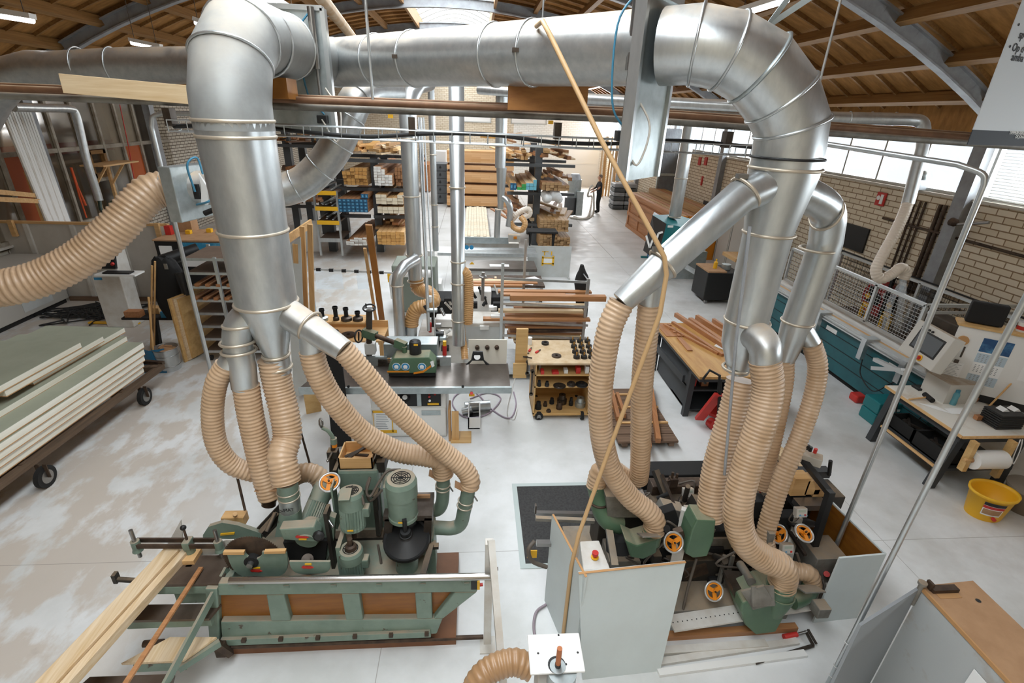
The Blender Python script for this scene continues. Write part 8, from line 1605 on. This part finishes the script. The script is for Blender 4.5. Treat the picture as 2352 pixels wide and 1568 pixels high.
part('sheet', t, cg.bb(a.x, b.x, 22.4, 22.43, 0, 4.1), M['arch']); part('frame', t, MB().bb(a.x - .06, a.x, 22.35, 22.45, 0, 4.1).bb(a.x, b.x, 22.33, 22.37, 2.2, 2.3), M['plate'])
for k in range(6):
    for j in range(2): top('wrapped_sack', 'dark wrapped sack in the pile beside the standing laths', 'sack', MB().box((7.6 + .62 * j, 27.0, .12 + .22 * k), (.6, .9, .2)), M['arch'] if k % 2 else M['rackm'], 'wrapped sacks in the pile', bevel=.05)
for k in range(12): rr = random.Random(k + 20); x = min(8.75, PY(1382 + 6 * k, 400, 31).x); top('standing_lath', 'tall lath standing upright against the far right wall', 'lath', MB().beam((x, 31 + rr.random() * .5, 0), (x + rr.uniform(-.1, .1), 31.6, rr.uniform(2.6, 3.5)), .1, .05, (0, 1, 0)), M[rr.choice(('pinez', 'pale', 'mer', 'pinez'))], 'laths at the far right wall')
t = thing('white_frame_rack', 'tall pale sheet rack behind the standing laths', 'rack', (9, 32, 0)); a, b = PY(1416, 400, 32.4), PY(1456, 400, 32.4); part('sheet', t, MB().bb(a.x, b.x, 32.4, 32.5, .0, 3.6), M['cpan']); part('frame', t, MB().bb(a.x - .05, a.x, 32.3, 32.4, 0, 3.7).bb(b.x, b.x + .05, 32.3, 32.4, 0, 3.7).beam((a.x, 32.35, .3), (b.x, 32.35, 2.6), .04, .04).bb(a.x, b.x, 32.3, 32.4, 2.9, 3.0), M['white'])
# vacuum
p = PZ(1312, 497, 0); t = thing('dust_collector', 'grey mobile dust collector beside the standing worker', 'vacuum', p); part('drum', t, MB().cyl(p + V((-.1, 0, .1)), p + V((-.1, 0, .9)), .28, n=22), M['rackm']); part('filter', t, MB().cyl(p + V((.1, .3, .9)), p + V((.1, .3, 1.7)), .32, n=22), M['plate']); part('head', t, MB().cyl(p + V((.1, .3, 1.7)), p + V((.1, .3, 1.95)), .3, .2, n=20), M['arch']); part('motor_panel', t, MB().bb(p.x + .15, p.x + .45, p.y - .3, p.y, .1, 1.2), M['plate'])
top('vacuum_hose', 'grey hose looping over the floor from the dust collector to the worker', 'hose', MB().tube(spline([PZ(1318, 497, .1), PZ(1335, 503, .05), PZ(1352, 495, .05), PZ(1358, 470, .05) + V((0, 0, .4)), PY(1350, 450, 25.2), PY(1356, 430, 25.3), PY(1362, 425, 25.3)], 7), .045, 8).tube(spline([PZ(1310, 500, .05), PZ(1345, 502, .05), PZ(1362, 492, .05), PY(1364, 460, 25.3), PY(1363, 435, 25.3)], 7), .045, 8), M['dispb'])
# teal cutting machine with white zigzag
t = thing('teal_saw_machine', 'teal and black cutting machine with a white zigzag emblem', 'machine', (5.9, 14.6, 0))
A, B, Cq = PY(1478, 600, 14.2), PY(1550, 600, 14.6), PY(1625, 560, 15)
lp = [PY(1499, 494, 14.7), PY(1531, 514, 14.3), PY(1508, 599, 14.2), PY(1477, 575, 14.5)]
rp = [PY(1531, 514, 14.3), PY(1610, 530, 14.6), PY(1590, 615, 14.4), PY(1508, 599, 14.2)]
bk = [PY(1552, 492, 15.4), PY(1618, 512, 15.3)]
part('left_cover', t, MB().add(lp + [v + V((.25, .6, 0)) for v in lp], [(0, 1, 2, 3), (4, 7, 6, 5), (0, 4, 5, 1), (1, 5, 6, 2), (2, 6, 7, 3), (3, 7, 4, 0)]), mat('cover_black', '#35302c', .4), 'black left cover')
part('right_cover', t, MB().add(rp + [v + V((.1, .9, 0)) for v in rp], [(0, 1, 2, 3), (4, 7, 6, 5), (0, 4, 5, 1), (1, 5, 6, 2), (2, 6, 7, 3), (3, 7, 4, 0)]), M['tealb'], 'teal right cover')
part('top_cover', t, MB().add([lp[0], lp[1], rp[1], bk[1], bk[0]] + [v + V((0, 0, -.05)) for v in (lp[0], lp[1], rp[1], bk[1], bk[0])], [(0, 1, 2, 3, 4), (9, 8, 7, 6, 5)] + [(k, (k + 1) % 5, 5 + (k + 1) % 5, 5 + k) for k in range(5)]), M['tealb'])
n_ = (lp[1] - lp[0]).cross(lp[3] - lp[0]).normalized(); n_ = n_ if n_.dot(EYE - lp[0]) > 0 else -n_
def onl(px, py): r = _ray(px, py); return EYE + r * ((lp[0] - EYE).dot(n_) / r.dot(n_)) + n_ * .02
zz = [(1485, 541), (1493, 569), (1501, 548), (1506, 560), (1513, 536), (1523, 533)]
part('zigzag_emblem', t, (lambda m: [m.beam(onl(*a), onl(*b), .06, .01, n_) for a, b in zip(zz, zz[1:])] and m)(MB()), M['white'])
part('base', t, MB().bb(5.6, 7.0, 14.3, 15.4, 0, .85), M['plate']); part('chute', t, MB().beam(PY(1575, 612, 13.6), PY(1640, 650, 13.2), .35, .05), M['galvb']); part('label', t, MB().box(PY(1540, 520, 14.25), (.16, .02, .06)), M['paper'])
t = thing('blue_stand', 'blue roller stand on the floor left of the teal machine', 'stand', PZ(1488, 590, 0)); p = PZ(1488, 592, 0); part('column', t, MB().cyl(p, p + V((.1, 0, .95)), .05, n=12), mat('stand_blue', '#2d6597', .5)); part('roller', t, MB().cyl(p + V((-.15, 0, .97)), p + V((.35, 0, .97)), .05, n=12), M['galvb']); part('foot', t, MB().beam(p + V((-.25, 0, .03)), p + V((.35, 0, .03)), .08, .06), M['tealb'])
t = thing('compressor_cart', 'black wheeled compressor box on the floor right of the teal machine', 'compressor', PZ(1640, 698, 0)); a, b = PZ(1606, 692, 0), PZ(1690, 700, 0); part('case', t, MB().bb(a.x, b.x, 12.1, 12.9, .1, .85), M['black'], bevel=.02); part('lid', t, MB().bb(a.x, a.x + .5, 12.1, 12.9, .85, .89), M['chip']); part('filter_cap', t, MB().cyl((b.x - .25, 12.5, .85), (b.x - .25, 12.5, .98), .12, n=16), M['plate'])
for x in (a.x + .1, b.x - .1): part('castor', t, MB().cyl((x - .03, 12.15, .05), (x + .03, 12.15, .05), .05, n=12), M['steel'])
p = V((a.x + .3, 12.4, .892)); t = thing('glue_bottle', 'amber bottle standing on the black compressor box', 'bottle', p); part('bottle', t, MB().lathe([(0, 0), (.05, 0), (.05, .16), (.02, .2), (.02, .25), (0, .25)], p, (0, 0, 1), 14), M['yellow'])
for k in range(4): a = PX(1640 + 25 * k, 560, 8.9); top('steel_locker', 'pale steel locker in the row along the right wall behind the riser', 'locker', MB().bb(8.35, 8.8, 14 + .85 * k, 14.8 + .85 * k, 0, 1.9).bb(8.335, 8.35, 14.05 + .85 * k, 14.75 + .85 * k, .08, 1.85), M['dispb'], 'lockers at the right wall')
t = thing('green_column_machine', 'green pillar machine with a coil of black cable before the lockers', 'machine', (7.6, 13.2, 0)); part('column', t, MB().bb(7.45, 7.7, 13.0, 13.3, 0, 1.9), M['greend']); part('table', t, MB().bb(7.1, 8.2, 12.8, 13.6, .95, 1.05), M['pine']); part('cable_coil', t, MB().ring((7.85, 12.7, 1.0), (0, 1, .1), .3, .03).ring((7.85, 12.66, .97), (0, 1, .1), .27, .03).ring((7.88, 12.64, 1.02), (0, 1, .15), .33, .025), M['black'])
t = thing('kitchen_unit', 'grey cabinet row with a dark television along the far right wall', 'cabinet', (8.6, 19, 0)); part('cabinet', t, MB().bb(8.4, 8.8, 22.6, 22.9, 0, 1.2).bb(8.5, 8.8, 18.7, 22, 0, 1.2), M['dispb']); part('screen', t, MB().bb(8.5, 8.56, 17.8, 18.5, 1.3, 1.75), M['black'])
wbox('red_hook', 'small red hook on the far right brick wall', 'hook', 1611, 415, .1, .35, 'red'); 
for x, l in ((1606, 'left'), (1620, 'right')): wbox('wall_notice', l + ' one of two small red notices high on the far right brick wall', 'notice', x, 370, .22, .3, 'red')
# ================================================================ PEOPLE
M['skin'] = mat('skin', '#c9977a', .6, sub=.05); M['shirt'] = mat('black_shirt', '#23252a', .8); M['hair'] = mat('grey_hair', '#6b5d52', .8)
def person(label, base, facing, arms, scale=1.0):
    t = thing('person', label, 'person', base, facing); J = {}; pts = []; edges = []; rad = []
    def j(n, p, r, par=None):
        J[n] = len(pts); pts.append(V(p) * scale); rad.append(r * scale)
        if par: edges.append((J[par], J[n]))
    j('pel', (0, 0, .95), .13); j('belly', (.02, 0, 1.1), .135, 'pel'); j('chest', (.02, 0, 1.32), .15, 'belly'); j('neck0', (.02, 0, 1.48), .075, 'chest'); j('neck', (.04, 0, 1.55), .055, 'neck0'); j('jaw', (.06, 0, 1.62), .072, 'neck'); j('head', (.05, 0, 1.7), .095, 'jaw'); j('crown', (.04, 0, 1.77), .07, 'head')
    for s, nm in ((1, 'l'), (-1, 'r')):
        j('sh' + nm, (.02, s * .19, 1.42), .07, 'chest'); e, h_ = arms[0 if s > 0 else 1]; j('el' + nm, e, .048, 'sh' + nm); j('wr' + nm, h_, .032, 'el' + nm); d = (V(h_) - V(e)).normalized(); j('palm' + nm, V(h_) + d * .08, .036, 'wr' + nm)
        for f in range(4): j('f%d%s' % (f, nm), V(h_) + d * (.16 + (.012, .02, .014, 0)[f]) + V((0, (f - 1.5) * .02, -.02)), .009, 'palm' + nm)
        j('th' + nm, V(h_) + d * .1 + V((0, s * -.03, .04)), .01, 'palm' + nm)
        j('hip' + nm, (0, s * .1, .9), .1, 'pel'); j('kn' + nm, (.03, s * .11, .5), .065, 'hip' + nm); j('an' + nm, (-.02, s * .12, .09), .048, 'kn' + nm); j('toe' + nm, (.16, s * .13, .045), .04, 'an' + nm)
    me = bpy.data.meshes.new('body'); me.from_pydata([tuple(p) for p in pts], edges, []); o = bpy.data.objects.new('body', me); col.objects.link(o)
    m = o.modifiers.new('skin', 'SKIN'); sv = me.skin_vertices[0].data if me.skin_vertices else None
    if sv is None:
        bm_ = bmesh.new(); bm_.from_mesh(me); bm_.verts.layers.skin.verify(); bm_.to_mesh(me); bm_.free(); sv = me.skin_vertices[0].data
    for i, r in enumerate(rad): sv[i].radius = (r, r); sv[i].use_root = i == 0
    s2 = o.modifiers.new('sub', 'SUBSURF'); s2.levels = 2; s2.render_levels = 2
    dg = bpy.context.evaluated_depsgraph_get(); m2 = bpy.data.meshes.new_from_object(o.evaluated_get(dg)); bpy.data.objects.remove(o)
    for k_ in ('skin', 'shirt', 'blackm'): m2.materials.append(M[k_])
    for p in m2.polygons:
        c = p.center / scale; p.use_smooth = True; arm = abs(c.y) > .24 or c.x > .25
        p.material_index = 1 if (.98 < c.z < 1.5 and not (arm and c.z < 1.28)) else 2 if c.z <= .98 and not (c.x > .22 and c.z > .5) else 0
        if arm and c.z < 1.28 and c.z > .6: p.material_index = 0
    b = bpy.data.objects.new('body', m2); col.objects.link(b); b.parent = t
    part('hair', t, MB().ball((.015 * scale, 0, 1.725 * scale), .098 * scale, 14, 8), M['hair'], world=False)
    fc = MB()
    for s in (-1, 1): fc.ball((.142 * scale, s * .035 * scale, 1.7 * scale), .011 * scale, 8, 6)
    part('eye', t, fc, M['black'], world=False); part('nose', t, MB().ball((.155 * scale, 0, 1.672 * scale), .016 * scale, 8, 6), M['skin'], world=False); part('mouth', t, MB().box((.135 * scale, 0, 1.63 * scale), (.02 * scale, .05 * scale, .01 * scale)), M['red'], world=False)
    for s in (-1, 1): part('ear', t, MB().ball((.04 * scale, s * .1 * scale, 1.69 * scale), .022 * scale, 8, 6), M['skin'], world=False)
    return t
p = PZ(1372, 489, 0); person('person in black clothes holding a vacuum tube in the far aisle', p, math.radians(185), (((.14, .23, 1.18), (.34, .12, 1.06)), ((.12, -.23, 1.18), (.34, -.08, 1.12))), 1.03)
p = PY(974, 353, 35.2); person('person partly hidden behind the slim duct with a raised hand', (p.x, 35.2, 0), math.radians(190), (((.2, .2, 1.25), (.2, .1, 1.5)), ((.05, -.25, 1.15), (.1, -.25, .9))), 1.0)
